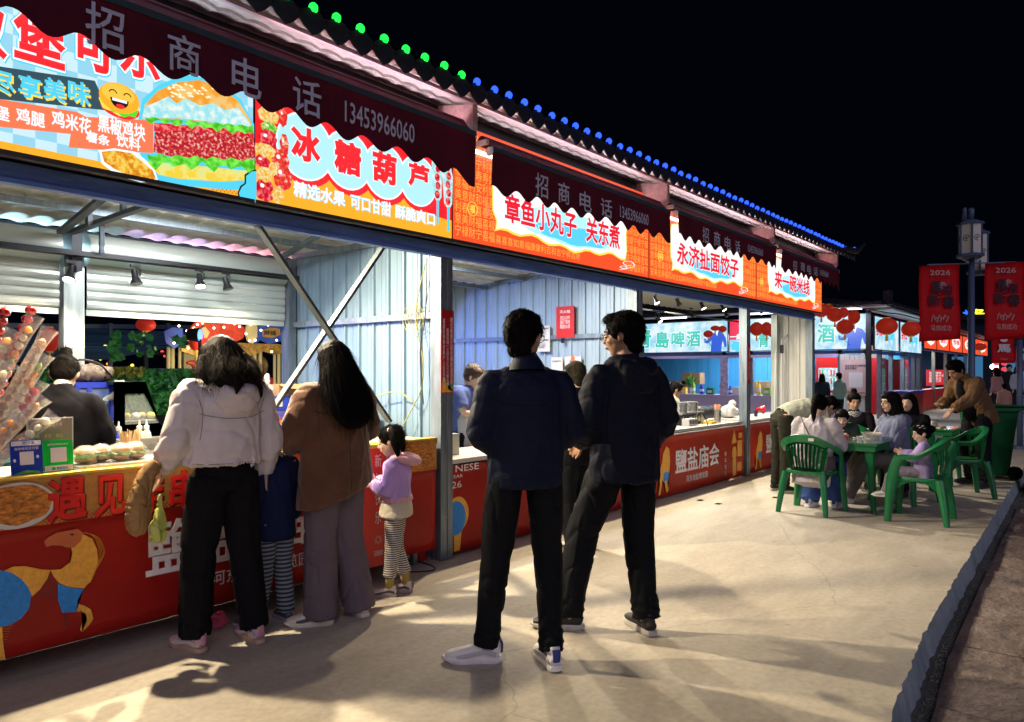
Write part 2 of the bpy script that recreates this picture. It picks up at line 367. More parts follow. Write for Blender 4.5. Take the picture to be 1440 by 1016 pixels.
for x in [-4, 2.19, 4.10, 7.07]:
    if x == 2.19: rbx('back_post', (2.10, 6.0, 0), (2.24, 6.10, 2.35), mat('galv_light', (.56, .62, .60), .4, .5, var=.22, vscale=4, stretch=(5, 5, .5)), bev=.008)
    elif x == 4.10: rbx('back_post', (3.99, 5.98, 0), (4.07, 6.1, 2.5), m_galv, bev=.006)
    else: rbx('back_post', (x - .05, 6.9 if x in (7.07,) else 6.0, 0), (x + .06, 7.0 if x in (7.07,) else 6.1, 2.4), m_galv)

def sheet(name, pl, u0, u1, v0, v1, m, kind='wall', panel=.76, topf=None):
    """profiled metal sheets laid edge to edge, each one its own object"""
    u = u0
    while u < u1 - .01:
        e = min(u + panel, u1); prof = []
        q = u
        pitch = .19 if kind == 'wall' else .09
        while q < e - 1e-4:
            if kind == 'wall': prof += [(q, 0), (q + .060, 0), (q + .064, .004), (q + .074, .004), (q + .078, 0), (q + .112, 0), (q + .116, .004), (q + .126, .004), (q + .130, 0), (q + .160, 0), (q + .167, .020), (q + .180, .020), (q + .187, 0)]
            else: prof += [(q + pitch * i / 6, .013 * (1 - cos(2 * pi * i / 6))) for i in range(6)]
            q += pitch
        prof = [p for p in prof if p[0] <= e]; prof.append((e, prof[-1][1]))
        bm = NB()
        a = [bm.verts.new(pl.p(p[0], v0, p[1])) for p in prof]; b = [bm.verts.new(pl.p(p[0], topf(p[0]) if topf else v1, p[1])) for p in prof]
        for i in range(len(prof) - 1): bm.faces.new((a[i], a[i + 1], b[i + 1], b[i]))
        R(obj(name, bm, m)); u = e
# side wall between first and second stall (faces -X), u runs along -Y
def facemX(X): return Plane((X, 0, 0), (0, -1, 0), (0, 0, 1))
sheet('wall_panel', facemX(4.09), -6.0, -4.14, 0, 2.53, m_wall)
sheet('wall_panel', facemX(7.08), -7.2, -4.14, 0, 2.62, mat('wall_sheet_pale', (.34, .45, .56), .4, .15, var=.12, vscale=3, stretch=(3, 3, .5), bump=.05, bscale=12))
sheet('wall_panel', facemX(12.90), -4.62, -4.14, 0, 2.5, m_wallc, panel=.5)
sheet('wall_panel', Plane((4.12, 0, 0), (0, 1, 0), (0, 0, 1)), 4.14, 6.0, 0, 2.5, m_wall)
sheet('wall_panel', Plane((7.11, 0, 0), (0, 1, 0), (0, 0, 1)), 4.14, 5.4, 0, 2.5, m_wallc)
for (X, y1, zs) in ((4.05, 6.0, (.80, 1.87, 2.505)), (7.04, 7.2, (.80, 1.84, 2.57))):
    for z in zs: rbx('girt', (X - .012, 4.15, z), (X + .012, y1, z + .05), m_galv)
rbx('corner_post', (12.78, 4.60, 0), (12.90, 4.70, 2.45), mat('galv_light', (.56, .62, .60)), bev=.006)
# end fascia of stalls above opening, behind the light boxes
rbx('fascia_board', (-5, YP + .02, 2.445), (12.98, YP + .06, 3.50), m_dark)
# ceiling: resin tile sheets seen from below
def tiles(name, x0, x1, ya, za, yb, zb, m, pitch=.17, step=.22, amp=.02, per=4, ny=None, both=True):
    ln = math.hypot(yb - ya, zb - za); nrow = max(2, int(ln / step)); X = x0
    while X < x1 - .01:
        e = min(X + pitch * per, x1); nx = max(2, int(round((e - X) / pitch * 6))); bm = NB(); prev = None
        for r in range(nrow):
            for k, dz in ((0, -.014), (1, .006)):
                t = (r + k * .999) / nrow; row_ = []
                for i in range(nx + 1):
                    px_ = X + (e - X) * i / nx; w_ = abs(sin(pi * (px_ - x0) / pitch)) ** .8
                    row_.append(bm.verts.new((px_, ya + (yb - ya) * t, za + (zb - za) * t + amp * w_ + dz)))
                if prev:
                    for i in range(nx): bm.faces.new((prev[i], prev[i + 1], row_[i + 1], row_[i]))
                prev = row_
        R(obj(name, bm, m)); X = e
tiles('ceiling_sheet', -2.5, 7.1, 4.12, 2.80, 6.36, 2.56, m_ceil, step=.28, per=5)
tiles('ceiling_sheet', 7.1, 13.1, 4.12, 2.70, 6.36, 2.62, mat('ceiling_cream', (.66, .65, .58), .5), step=5, per=5, amp=.03, pitch=.2)
for y, z in ((4.9, 2.685), (5.6, 2.61), (6.2, 2.545)): rbx('purlin', (-2.5, y, z - .045), (7.05, y + .05, z), m_galv)
# front eave
tiles('soffit_sheet', -1.95, 13.15, 3.50, 3.40, 4.24, 3.54, m_soff, step=.16, amp=.016)
rbx('eave_trim', (-2, 3.63, 3.402), (12.95, 3.655, 3.428), m_trim)
rbx('ridge_board', (-2, 4.24, 3.50), (13.1, 4.30, 3.64), m_tile)
# outer roof sheets (dark), front slope then back slope
tiles('roof_sheet', -1.95, 13.15, 3.47, 3.425, 4.28, 3.62, m_tile, step=.16, amp=.02)
tiles('roof_sheet', -1.95, 13.15, 4.28, 3.62, 6.42, 2.66, m_tile, step=.3, amp=.02)
# drop-edge tile at every flute of the eave
bm = NB(); prf = [(-.085, .02), (-.06, -.012), (-.03, -.03), (0, -.052), (.03, -.036), (.05, -.02), (.085, .02), (.08, .062), (.04, .088), (0, .095), (-.04, .088), (-.08, .062)]
poly(bm, prf, .012, Matrix(((1, 0, 0, 0), (0, 0, 1, 0), (0, 1, 0, 0), (0, 0, 0, 1))))
proto = obj('eave_tile', bm, m_tile); proto.location = (-1.9, 3.463, 3.375); R(proto)
X0E = 1.61 - .1713 * 18
for i in range(1, 87): R(inst(proto, 'eave_tile', loc=(X0E + i * .1713, 3.463, 3.375)))
# upturned corner at the far end of the eave
bm = NB(); tube(bm, [(12.6, 3.5, 3.46, .05, .04), (13.1, 3.42, 3.47, .05, .05), (13.3, 3.40, 3.52, .04, .035), (13.48, 3.36, 3.63, .02, .02)], 8, n=3); R(obj('corner_ornament', bm, m_tile, smooth=True))
# brackets closing each bay end under the eave
m_brick = mat('bracket_panel', (.48, .30, .30), .6, var=.3, vscale=14, bump=.5, bscale=20)
for x in (4.0, 6.98, 10.03, 12.93):
    bm = NB(); poly(bm, [(3.64, 3.40), (4.0, 3.47), (4.0, 3.12), (3.90, 3.12), (3.64, 3.22)], .05, Matrix(((0, 0, 1, x - .03), (1, 0, 0, 0), (0, 1, 0, 0), (0, 0, 0, 1)))); R(obj('eave_bracket', bm, m_brick))
# bracing under the ceiling and in the front plane
m_brace = mat('brace_steel', (.075, .09, .11), .6, .3, var=.25, vscale=6)
def rbar(name, a, b, w_, h=None, m=m_brace): bm = NB(); bar(bm, a, b, w_, h); return R(obj(name, bm, m))
rbar('brace', (2.50, 4.10, 2.37), (3.60, 4.13, 1.09), .055, .02); rbar('brace', (3.56, 4.16, 2.36), (2.62, 4.17, 1.16), .055, .02)
rbar('brace', at(85, 327, 5.9), at(150, 274, 4.95), .05, .03); rbar('brace', at(100, 327, 5.9), at(222, 284, 4.9), .05, .03)
rbar('strut', at(125, 300, 5.6), at(125, 318, 5.6), .05, .03); rbar('strut', at(143, 315, 5.85), at(143, 357, 5.85), .03)
rbar('strut', at(173, 282, 5.3), at(173, 297, 5.3), .045, .03)
rbar('brace', at(395, 363, 5.8), at(450, 330, 5.0), .05, .03)

# roller shutters at the back of the first stall
def shutter(x0, x1, z0, z1):
    s = bx('roller_shutter', (x0, 6.045, z0 - .05), (x1, 6.062, z0 - .005), m_slat, bev=.004); R(s)
    n = int((z1 - z0) / .068); bm = NB(); h = .068
    pr = [(0, 0), (-.010, .012), (-.013, .034), (-.010, .056), (0, .066), (.006, .066), (.006, 0)]
    a = [bm.verts.new((x0, 6.04 + p, q)) for p, q in pr]; b = [bm.verts.new((x1, 6.04 + p, q)) for p, q in pr]
    for i in range(len(pr)): bm.faces.new((a[i], a[(i + 1) % 7], b[(i + 1) % 7], b[i]))
    bm.faces.new(a); bm.faces.new(b[::-1]); sl = obj('slat', bm, m_slat, s); sl.location = (0, 0, z0)
    for i in range(1, n): inst(sl, 'slat', s, (0, 0, z0 + i * h))
    bm = NB(); cyl(bm, (x0, 6.08, z1 + .10), (x1, 6.08, z1 + .10), .125, seg=20); R(obj('shutter_roll', bm, m_slat, smooth=40))
    return s
shutter(.2, 2.08, 1.93, 2.28); shutter(2.27, 3.98, 1.93, 2.28)
rbx('shutter_cheek', (2.13, 5.93, 2.20), (2.20, 6.2, 2.50), m_dark, .01)
rbx('rail', (.2, 5.90, 2.30), (4.05, 5.93, 2.345), m_dark)

# pegs of cable on the side wall, wires hanging
m_wire = mat('cable_black', (.015, .015, .015), .5); m_wirey = mat('cable_yellow', (.30, .28, .08), .5)
R(wire('cable', [(4.03, 4.2, 2.3), (4.02, 4.3, 1.9), (4.03, 4.22, 1.5), (4.02, 4.3, 1.22), (4.0, 4.5, 1.3), (4.02, 4.9, 1.18), (4.03, 5.0, .9)], .005, m_wirey))
R(wire('cable', [(4.02, 4.17, 2.34), (4.01, 4.18, 1.9), (4.02, 4.25, 1.6), (4.01, 4.2, 1.2)], .004, m_wire))
R(wire('cable', [(4.02, 4.3, 1.22), (4.0, 4.5, .95), (4.0, 4.75, .86), (4.02, 5.1, .8)], .005, m_wirey))

# ================================================================== awnings
GAPX = [(-1.9, 3.95), (4.13, 6.92), (7.09, 9.97), (10.17, 12.85)]
AZ = [(3.165, 2.955, 2.845), (3.10, 2.815, 2.835), (3.13, 2.89, 2.885), (3.12, 2.87, 2.865)]
AL = ['maroon awning over the burger and candied fruit signs', 'maroon awning over the octopus ball sign', 'maroon awning over the dumpling sign', 'maroon awning at the far end of the row over the rice noodle sign']
m_alet = mat('awning_letters', (.52, .54, .72), .6)
PXL = [[(120, 175), (236, 282), (326, 368), (412, 452), (485, 583)], [(753, 771), (785, 801), (815, 832), (845, 861), (872, 912)], [(988, 997), (1004, 1013), (1019, 1028), (1034, 1041), (1052, 1073)], [(1115, 1121), (1126, 1132), (1135, 1141), (1144, 1150), (1153, 1165)]]
PYL = [[(8, 69), (50, 104), (83, 136), (112, 162), (141, 203)], [(245, 278), (257, 287), (270, 298), (280, 306), (289, 318)], [(320, 342), (326, 347), (333, 352), (339, 355), (344, 361)], [(367, 380), (369, 382), (373, 386), (376, 388), (379, 391)]]
for i, ((x0, x1), (zb, b0, b1)) in enumerate(zip(GAPX, AZ)):
    A = thing('awning', AL[i], 'awning', (x0, 3.6, zb), group='maroon awnings along the eave')
    def Pp(o): o.parent = A; o.matrix_parent_inverse = Matrix.Translation((-x0, -3.6, -zb)); return o
    n = int((x1 - x0) / .022); bm = NB(); cols = []
    for j in range(n + 1):
        x = x0 + (x1 - x0) * j / n; f = (x - x0) / (x1 - x0)
        wl = .267 if i == 0 else (.255 if i < 3 else .25); zbm = b0 + (b1 - b0) * max(0, (x - (1 if i == 0 else x0)) / (x1 - (1 if i == 0 else x0))) - .028 * cos(2 * pi * (x - x0) / wl + 2.4) - .012 * abs(sin(pi * (x - x0) / wl))
        if x > x1 - .1: zbm -= (x - x1 + .1) * .6
        wv = .010 * sin(x * 5.1) + .006 * noise.noise(V((x * 3, 1, 0)))
        cols.append([bm.verts.new((x, 3.592 + wv * t * 1.2 + .004 * noise.noise(V((x * 6, t * 3, i))), zb + (zbm - zb) * t)) for t in (0, .2, .4, .6, .8, .97, 1)])
    for a, b in zip(cols, cols[1:]):
        for q in range(6): bm.faces.new((a[q], a[q + 1], b[q + 1], b[q]))
    bmesh.ops.solidify(bm, geom=bm.faces[:], thickness=.003); Pp(obj('valance', bm, m_maroon, smooth=True))
    bm = NB(); box(bm, x0, x1, 3.585, 3.62, zb - .012, zb + .022); Pp(obj('front_bar', bm, m_barm, bev=.008))
    bm = NB(); cyl(bm, (x0 + .02, 3.72, zb + .09), (x1 - .02, 3.72, zb + .09), .042, seg=12); Pp(obj('roller', bm, m_maroon, smooth=40))
    vs = [(x0 + .01, 3.61, zb + .02), (x1 - .01, 3.61, zb + .02), (x1 - .01, 3.71, zb + .13), (x0 + .01, 3.71, zb + .13)]
    Pp(raw('top_cloth', vs, [(0, 1, 2, 3)], m_maroon))
    for xe in (x0, x1):
        bm = NB(); ball(bm, (xe, 3.62, zb - .01), (.02, .035, .035), 10, 8); box(bm, xe - .015, xe + .015, 3.64, 3.86, zb + .05, zb + .085); Pp(obj('arm_cap', bm, m_white, smooth=40))
    for (pa, pb), (qa, qb), ch in zip(PXL[i], PYL[i], ['招', '商', '电', '话', '13453966060']):
        Xa, Xb = at(pa, 0, 3.58).x, at(pb, 0, 3.58).x; dd = 3.58 / (S - C * kk((pa + pb) / 2)); ztop = H + (HOR - qa) * dd / F; zbot = H + (HOR - qb) * dd / F
        if ch.isdigit(): ztop = H + (HOR - qa) * (3.58 / (S - C * kk(pa))) / F; zbot = H + (HOR - qb) * (3.58 / (S - C * kk(pb))) / F
        Pp(text(ch, front(3.58), Xa, Xb, zbot, ztop, .0, m_alet, None, bold=.012))

# ================================================================== string lights along the eave
m_gb = glow('bulb_green', (.01, 1.0, .06), 2.2, True); m_bb = glow('bulb_blue', (.02, .08, 1.0), 2.4, True)
def strand(name, label, i0, i1, m):
    T = thing(name, label, 'string light', (X0E + i0 * .1713, 3.47, 3.48))
    bm = NB(); ball(bm, (0, 0, 0), (.027, .027, .029), 10, 7); p0 = None
    bc = NB(); cyl(bc, (0, 0, -.04), (0, 0, -.02), .012, seg=8); base = None
    pts = []
    random.seed(i0)
    for i in range(i0, i1):
        x = X0E + i * .1713 + random.uniform(-.012, .012) - (X0E + i0 * .1713); z = random.uniform(-.006, .006) + (.05 if i > 85 else 0)
        o = obj('bulb', bm, m, T, True) if p0 is None else inst(p0, 'bulb', T); p0 = p0 or o; o.location = (x, 0, z)
        c_ = obj('socket', bc, m_black, o) if base is None else inst(base, 'socket', o); base = base or c_
        pts += [(x, 0, z - .035, .004), (x + .085, -.01, z - .05 + random.uniform(-.02, .01), .004)]
    w_ = NB(); tube(w_, pts, 4, n=2); obj('wire', w_, m_black, T, True)
strand('green_string_light', 'string of glowing green globe bulbs along the near end of the eave', 7, 31, m_gb)
strand('blue_string_light', 'string of glowing blue globe bulbs along the far part of the eave', 31, 88, m_bb)
# ================================================================== backlit sign boxes over the openings
YF = 3.925
m_frame = mat('sign_frame', (.12, .11, .11), .4, .6)
def g(name, c, s=1.15): return glow(name, c, s)
G_cy = g('print_light_cyan', (.36, .74, .92)); G_wh = g('print_white', (.92, .95, 1)); G_rd = g('print_red', (.95, .02, .03)); G_or = g('print_orange', (.98, .42, .02)); G_or2 = g('print_vermilion', (.92, .19, .08))
G_dk = g('print_slate', (.03, .075, .10)); G_ye = g('print_yellow', (1, .72, .08)); G_tq = g('print_turquoise', (.08, .62, .85)); G_gr = g('print_green', (.08, .72, .03)); G_bk = g('print_black', (.004, .004, .006), .5)
G_bl = g('print_deep_blue', (.03, .12, .75)); G_gold = g('print_gold', (1, .40, .06)); G_go2 = g('print_salmon', (1, .25, .10)); G_mg = g('print_magenta', (.9, .02, .15))
def noisy_glow(name, c1, c2, c3=None, sc_=30, s=.95, pos=(.4, .6), detail=4, stretch=(1, 1, 1), sample=False, emul=1):
    m = bpy.data.materials.new(name); m.use_nodes = True; t = m.node_tree; b = t.nodes['Principled BSDF']; L = t.links.new; b.inputs['Base Color'].default_value = (.04, .04, .04, 1); b.inputs['Specular IOR Level'].default_value = .1
    tc = t.nodes.new('ShaderNodeTexCoord'); mp = t.nodes.new('ShaderNodeMapping'); mp.inputs['Scale'].default_value = stretch; n = t.nodes.new('ShaderNodeTexNoise'); n.inputs['Scale'].default_value = sc_; n.inputs['Detail'].default_value = detail
    r = t.nodes.new('ShaderNodeValToRGB'); e = r.color_ramp.elements; e[0].position, e[1].position = pos; e[0].color = (*c1, 1); e[1].color = (*c2, 1)
    if c3: q = e.new((pos[0] + pos[1]) / 2); q.color = (*c3, 1)
    L(tc.outputs['Object'], mp.inputs[0]); L(mp.outputs[0], n.inputs[0]); L(n.outputs[0], r.inputs[0]); L(r.outputs[0], b.inputs['Emission Color']); b.inputs['Emission Strength'].default_value = s
    if not sample: m.cycles.emission_sampling = 'NONE'
    MC[name] = m; return m
N_bun = noisy_glow('print_bun', (1, .36, .03), (1, .62, .2), (1, .45, .05), 14); N_bunlo = noisy_glow('print_bun_frost', (.35, .85, .95), (.9, 1, 1), (.55, .92, .92), 26)
N_pat = noisy_glow('print_patty', (.45, .01, .02), (1, .62, .5), (.75, .04, .05), 60, pos=(.40, .66), detail=6); N_let = noisy_glow('print_lettuce', (.05, .55, .01), (.25, 1, .1), None, 24); N_chk = noisy_glow('print_fried', (.75, .25, .01), (1, .72, .12), (1, .45, .02), 45)
N_low = noisy_glow('print_lower_bun', (1, .72, .05), (.75, .9, .35), (1, .85, .2), 20); N_fr = noisy_glow('print_fruit', (.85, .02, .03), (1, .70, .5), (.95, .10, .04), 42, pos=(.42, .68)); N_cit = noisy_glow('print_citrus', (1, .45, .02), (1, .85, .4), None, 60); N_kiw = noisy_glow('print_kiwi', (.06, .5, .02), (.6, .9, .2), None, 70)
N_red = noisy_glow('print_berry', (.6, .0, .02), (1, .25, .2), (.85, .02, .05), 38)
def q(pts, Y=YF):
    r = []
    for a, b in pts: p = at(a, b, Y); r.append((p.x, p.z))
    return r
def pbox(px0, px1, py0, py1, Y=YF):
    """world box of a glyph measured in the photo at its middle"""
    d = Y / (S - C * kk((px0 + px1) / 2)); return at(px0, 0, Y).x, at(px1, 0, Y).x, H + (HOR - py1) * d / F, H + (HOR - py0) * d / F
FR = front(0)
def lay(i): return front(YF - .0012 * i)
def sign(name, label, x0, x1, z0=2.462, z1=3.36, face=None, group='backlit stall signs'):
    T = thing(name, label, 'sign', (x0, YF, z0), group=group)
    T['_o'] = 1; del T['_o']
    def A(o): o.parent = T; o.matrix_parent_inverse = Matrix.Translation((-x0, -YF, -z0)); return o
    A(bx('box', (x0 + .003, YF + .003, z0), (x1 - .003, YF + .09, z1), m_frame)); A(shape('face', front(YF + .001), rect(x0 + .004, x1 - .004, z0 + .006, z1 - .004), 0, face))
    A(bx('bottom_rail', (x0, YF - .012, z0 - .022), (x1, YF + .04, z0), m_frame)); return A
# --- burger sign
N_tilebg = glow('print_tiles', (.4, .7, .85), 1.08, True)
t = N_tilebg.node_tree; ch = t.nodes.new('ShaderNodeTexChecker'); ch.inputs['Scale'].default_value = 11; ch.inputs[1].default_value = (.30, .66, .84, 1); ch.inputs[2].default_value = (.60, .84, .95, 1)
tc = t.nodes.new('ShaderNodeTexCoord'); mp = t.nodes.new('ShaderNodeMapping'); mp.inputs['Location'].default_value = (.02, 3.5, 0); t.links.new(tc.outputs['Object'], mp.inputs[0]); t.links.new(mp.outputs[0], ch.inputs[0]); t.links.new(ch.outputs[0], t.nodes['Principled BSDF'].inputs['Emission Color'])
A = sign('burger_sign', 'backlit sign with a big printed burger, leftmost over the counter', -.9, 2.382, face=N_tilebg)
A(shape('print', lay(1), rect(-.89, 2.376, 2.466, 2.50), 0, G_or))
for ch_, b in (('汉', (-52, 10, 5, 78)), ('堡', (18, 92, 14, 91)), ('可', (102, 160, 30, 101)), ('乐', (168, 225, 44, 111))):
    X0, X1, Z0, Z1 = pbox(*b)
    A(text(ch_, lay(2), X0 - .014, X1 + .014, Z0 - .016, Z1 + .01, 0, G_bl if 0 else G_tq, None, .10)); A(text(ch_, lay(3), X0 - .008, X1 + .008, Z0 - .009, Z1 + .006, 0, G_wh, None, .09)); A(text(ch_, lay(4), X0, X1, Z0, Z1, 0, G_rd, None, .042))
A(shape('print', lay(2), q([(-80, 79), (0, 94), (133, 114), (141, 137), (152, 156), (0, 140), (-80, 128)]), 0, G_dk))
for ch_, b in (('尽', (-12, 20, 101, 132)), ('享', (25, 57, 107, 139)), ('美', (60, 92, 111, 143)), ('味', (95, 126, 115, 147))):
    X0, X1, Z0, Z1 = pbox(*b); A(text(ch_, lay(3), X0 + .008, X1 + .008, Z0 - .008, Z1 - .008, 0, G_ye, None, .035)); A(text(ch_, lay(4), X0, X1, Z0, Z1, 0, G_tq, None, .04))
A(shape('print', lay(3), q([(-80, 128), (0, 140), (108, 158), (106, 164), (215, 170), (215, 216), (96, 208), (99, 189), (0, 179), (-80, 168)]), 0, G_or2))
for ch_, b in (('堡', (-6, 13, 150, 170)), ('鸡腿', (22, 63, 155, 177)), ('鸡米花', (72, 128, 161, 184)), ('黑椒鸡块', (137, 204, 168, 193)), ('薯条', (120, 154, 188, 203)), ('饮料', (163, 197, 192, 210))):
    X0, X1, Z0, Z1 = pbox(*b); A(text(ch_, lay(4), X0, X1, Z0, Z1, 0, G_wh, None, .03))
# smiling bun
cx, cz = q([(167, 139)])[0]
A(shape('print', lay(5), ell(cx + .006, cz - .05, .095, .05), 0, G_rd)); A(shape('print', lay(6), ell(cx, cz - .035, .095, .05, wob=.006), 0, G_ye)); A(shape('print', lay(6.5), ell(cx + .02, cz - .05, .07, .035, wob=.006), 0, G_gr))
A(shape('print', lay(7), ell(cx, cz, .098, .075), 0, G_or)); A(shape('print', lay(7.5), ell(cx - .005, cz + .02, .08, .05), 0, g('print_amber', (1, .55, .06))))
A(shape('print', lay(8), [(cx - .045, cz - .005)] + ell(cx, cz - .005, .045, .048, 12, 180, 360) , 0, G_bk)); A(shape('print', lay(9), rect(cx - .036, cx + .036, cz - .020, cz - .006), 0, G_wh)); A(shape('print', lay(9), ell(cx + .004, cz - .04, .022, .010), 0, G_rd))
for dx in (-.032, .038):
    a = ell(cx + dx, cz + .018, .020, .018, 8, 0, 180); b_ = ell(cx + dx, cz + .018, .015, .012, 8, 180, 0); A(shape('print', lay(9), a + b_, 0, G_bk))
# printed burger
A(shape('print', lay(2), q([(196, 214), (194, 170), (200, 140), (225, 118), (262, 106), (300, 112), (338, 140), (357, 175), (357, 262), (330, 268), (260, 262), (225, 255), (205, 240)]), 0, G_tq))
A(shape('print', lay(3), q([(199, 168), (203, 148), (222, 128), (250, 116), (280, 113), (308, 122), (335, 143), (352, 170), (354, 182), (330, 180), (290, 172), (240, 167)]), 0, N_bun))
A(shape('print', lay(4), q([(199, 168), (203, 151), (222, 143), (236, 136), (248, 146), (262, 139), (280, 149), (300, 146), (316, 155), (334, 152), (350, 172), (354, 181), (330, 179), (290, 171), (240, 166)]), 0, N_bunlo))
def wavy(top, bot, amp, n, mat_, lv):
    P = []
    for i in range(n + 1):
        f = i / n; a = [top[0][0] + (top[1][0] - top[0][0]) * f, top[0][1] + (top[1][1] - top[0][1]) * f]; P.append((a[0], a[1] + amp * .3 * sin(i * 2.1)))
    Q = []
    for i in range(n + 1):
        f = i / n; Q.append((bot[0][0] + (bot[1][0] - bot[0][0]) * f, bot[0][1] + (bot[1][1] - bot[0][1]) * f + amp * sin(i * 1.9) * (1 if i % 2 else .3)))
    A(shape('print', lay(lv), q(P + Q[::-1]), 0, mat_))
wavy(((216, 173), (356, 184)), ((216, 185), (357, 205)), 1, 20, N_red, 4)
wavy(((202, 165), (355, 178)), ((206, 170), (355, 189)), 5, 26, N_let, 5)
A(shape('print', lay(5), q([(217, 186), (260, 184), (310, 188), (350, 192), (358, 205), (357, 222), (340, 232), (300, 229), (240, 221), (215, 214)]), 0, N_pat))
A(shape('print', lay(5), q([(206, 228), (260, 232), (340, 240), (352, 240), (344, 254), (310, 256), (250, 252), (222, 246)]), 0, N_low))
wavy(((206, 218), (357, 226)), ((210, 232), (357, 238)), 8, 18, N_let, 6)
A(shape('print', lay(4), q([(228, 250), (300, 258), (345, 256), (345, 262), (300, 266), (240, 258)]), 0, G_tq))
A(shape('print', lay(4), q([(142, 214), (160, 212), (185, 216), (200, 228), (214, 240), (219, 252), (200, 254), (180, 248), (160, 238), (146, 228)]), 0, N_chk)); A(shape('print', lay(3.5), q([(139, 212), (160, 209), (190, 214), (205, 226), (217, 238), (222, 256), (198, 257), (176, 251), (156, 241), (142, 230)]), 0, G_wh))
A(shape('print', lay(6), q([(336, 284), (333, 272), (337, 262), (343, 258), (343, 246), (352, 240), (359.5, 239), (359.5, 287)]), 0, G_bk)); A(shape('print', lay(7), q([(337.5, 283), (335, 272), (339, 263.5), (345, 259), (345, 248), (353, 242), (359.5, 241), (359.5, 286)]), 0, G_tq))
random.seed(8); A(shapes('print', lay(5), [ell(*q([(random.uniform(236, 318), random.uniform(119, 138))])[0], .010, .0055, 7) for _ in range(46)], 0, g('print_sesame', (1, .85, .55))))['kind'] = 'stuff'; A(shapes('print', lay(3), [ell(*q([(296 + i * 5.5 + (j % 2) * 2.7, 264 + j * 3.2 + i * .9)])[0], .005, .005, 6) for i in range(8) for j in range(3)], 0, g('print_brown', (.5, .15, .01))))
# --- candied fruit sign
G_redface = glow('print_redface', (.92, .012, .02), 1.08, True)
A = sign('candied_fruit_sign', 'backlit red and orange sign with four pale circles of red characters', 2.388, 4.045, face=G_redface)
W = [(2.392, 2.466)] + [(2.392 + 1.648 * i / 30, 0) for i in range(31)] + [(4.04, 2.466)]
zz = lambda x: 2.80 - .075 * (x - 2.39) - .10 * (x - 2.39) * .4 + .025 * sin((x - 2.4) * 7.5)
A(shape('print', lay(1), [(x, zz(x)) if z == 0 else (x, z) for x, z in W], 0, G_or))
cir = [(429, 207, .198), (489, 226, .183), (541, 242, .18), (588, 255, .172)]
for n_, (a, b, r) in enumerate(cir):
    x, z = q([(a, b)])[0]
    A(shape('print', lay(2), ell(x + .012, z - .012, r + .035, r + .035), 0, G_rd)); A(shape('print', lay(2.4), ell(x, z, r + .012, r + .012), 0, G_wh)); A(shape('print', lay(3 + n_ * .1), ell(x, z, r, r), 0, g('print_circle', (.44, .82, .90))))
for ch_, b in (('冰', (408, 450, 180, 228)), ('糖', (469, 507, 199, 247)), ('葫', (523, 557, 215, 260)), ('芦', (573, 603, 231, 265))):
    X0, X1, Z0, Z1 = pbox(*b); A(text(ch_, lay(5), X0 - .008, X1 + .008, Z0 - .008, Z1 + .008, 0, G_wh, None, .075)); A(text(ch_, lay(6), X0, X1, Z0, Z1, 0, G_rd, None, .06))
for ch_, a, b in (('精选水果', 412, 485), ('可口甘甜', 492, 549), ('酥脆爽口', 555, 611)):
    X0, X1 = at(a, 0, YF).x, at(b, 0, YF).x; A(text(ch_, lay(4), X0 + .003, X1 + .003, 2.527, 2.624, 0, G_tq, None, .055)); A(text(ch_, lay(5), X0, X1, 2.530, 2.63, 0, G_wh, None, .04))
random.seed(5)
for a, b, rx, rz, m_ in ((377, 163, .07, .05, N_cit), (378, 180, .055, .032, N_kiw), (376, 197, .06, .06, N_red), (372, 212, .07, .04, N_cit), (397, 165, .03, .06, N_fr), (368, 228, .05, .04, N_red), (394, 228, .06, .075, N_fr), (397, 250, .065, .08, N_fr), (372, 246, .055, .045, N_cit), (372, 268, .065, .07, N_red), (390, 275, .04, .05, N_cit), (399, 205, .03, .07, N_fr), (384, 238, .03, .04, N_cit)):
    x, z = q([(a, b)])[0]; A(shape('print', lay(4 + random.random()), ell(x, z, rx, rz, wob=.004), 0, m_))
    if m_ is not N_cit: A(shape('print', lay(6), ell(x - rx * .3, z + rz * .35, rx * .22, rz * .18, 8), 0, G_wh))
for (a, b, r_) in ((614, 240, .03), (629, 250, .028)):
    A(shape('print', lay(5), q([(a - 7, b - 25), (a + 3, b - 22), (a + 7, b), (a + 6, b + 38), (a + 1, b + 46), (a - 5, b + 36), (a - 8, b)]), 0, N_bunlo))
    for j in range(5): x, z = q([(a + (j % 2), b - 14 + j * 12)])[0]; A(shape('print', lay(6), ell(x, z, .026, .03), 0, N_red))
    A(shape('print', lay(6), q([(a - 1, b + 42), (a + 2.5, b + 42), (a + 2, b + 76), (a - 1, b + 75)]), 0, G_tq))
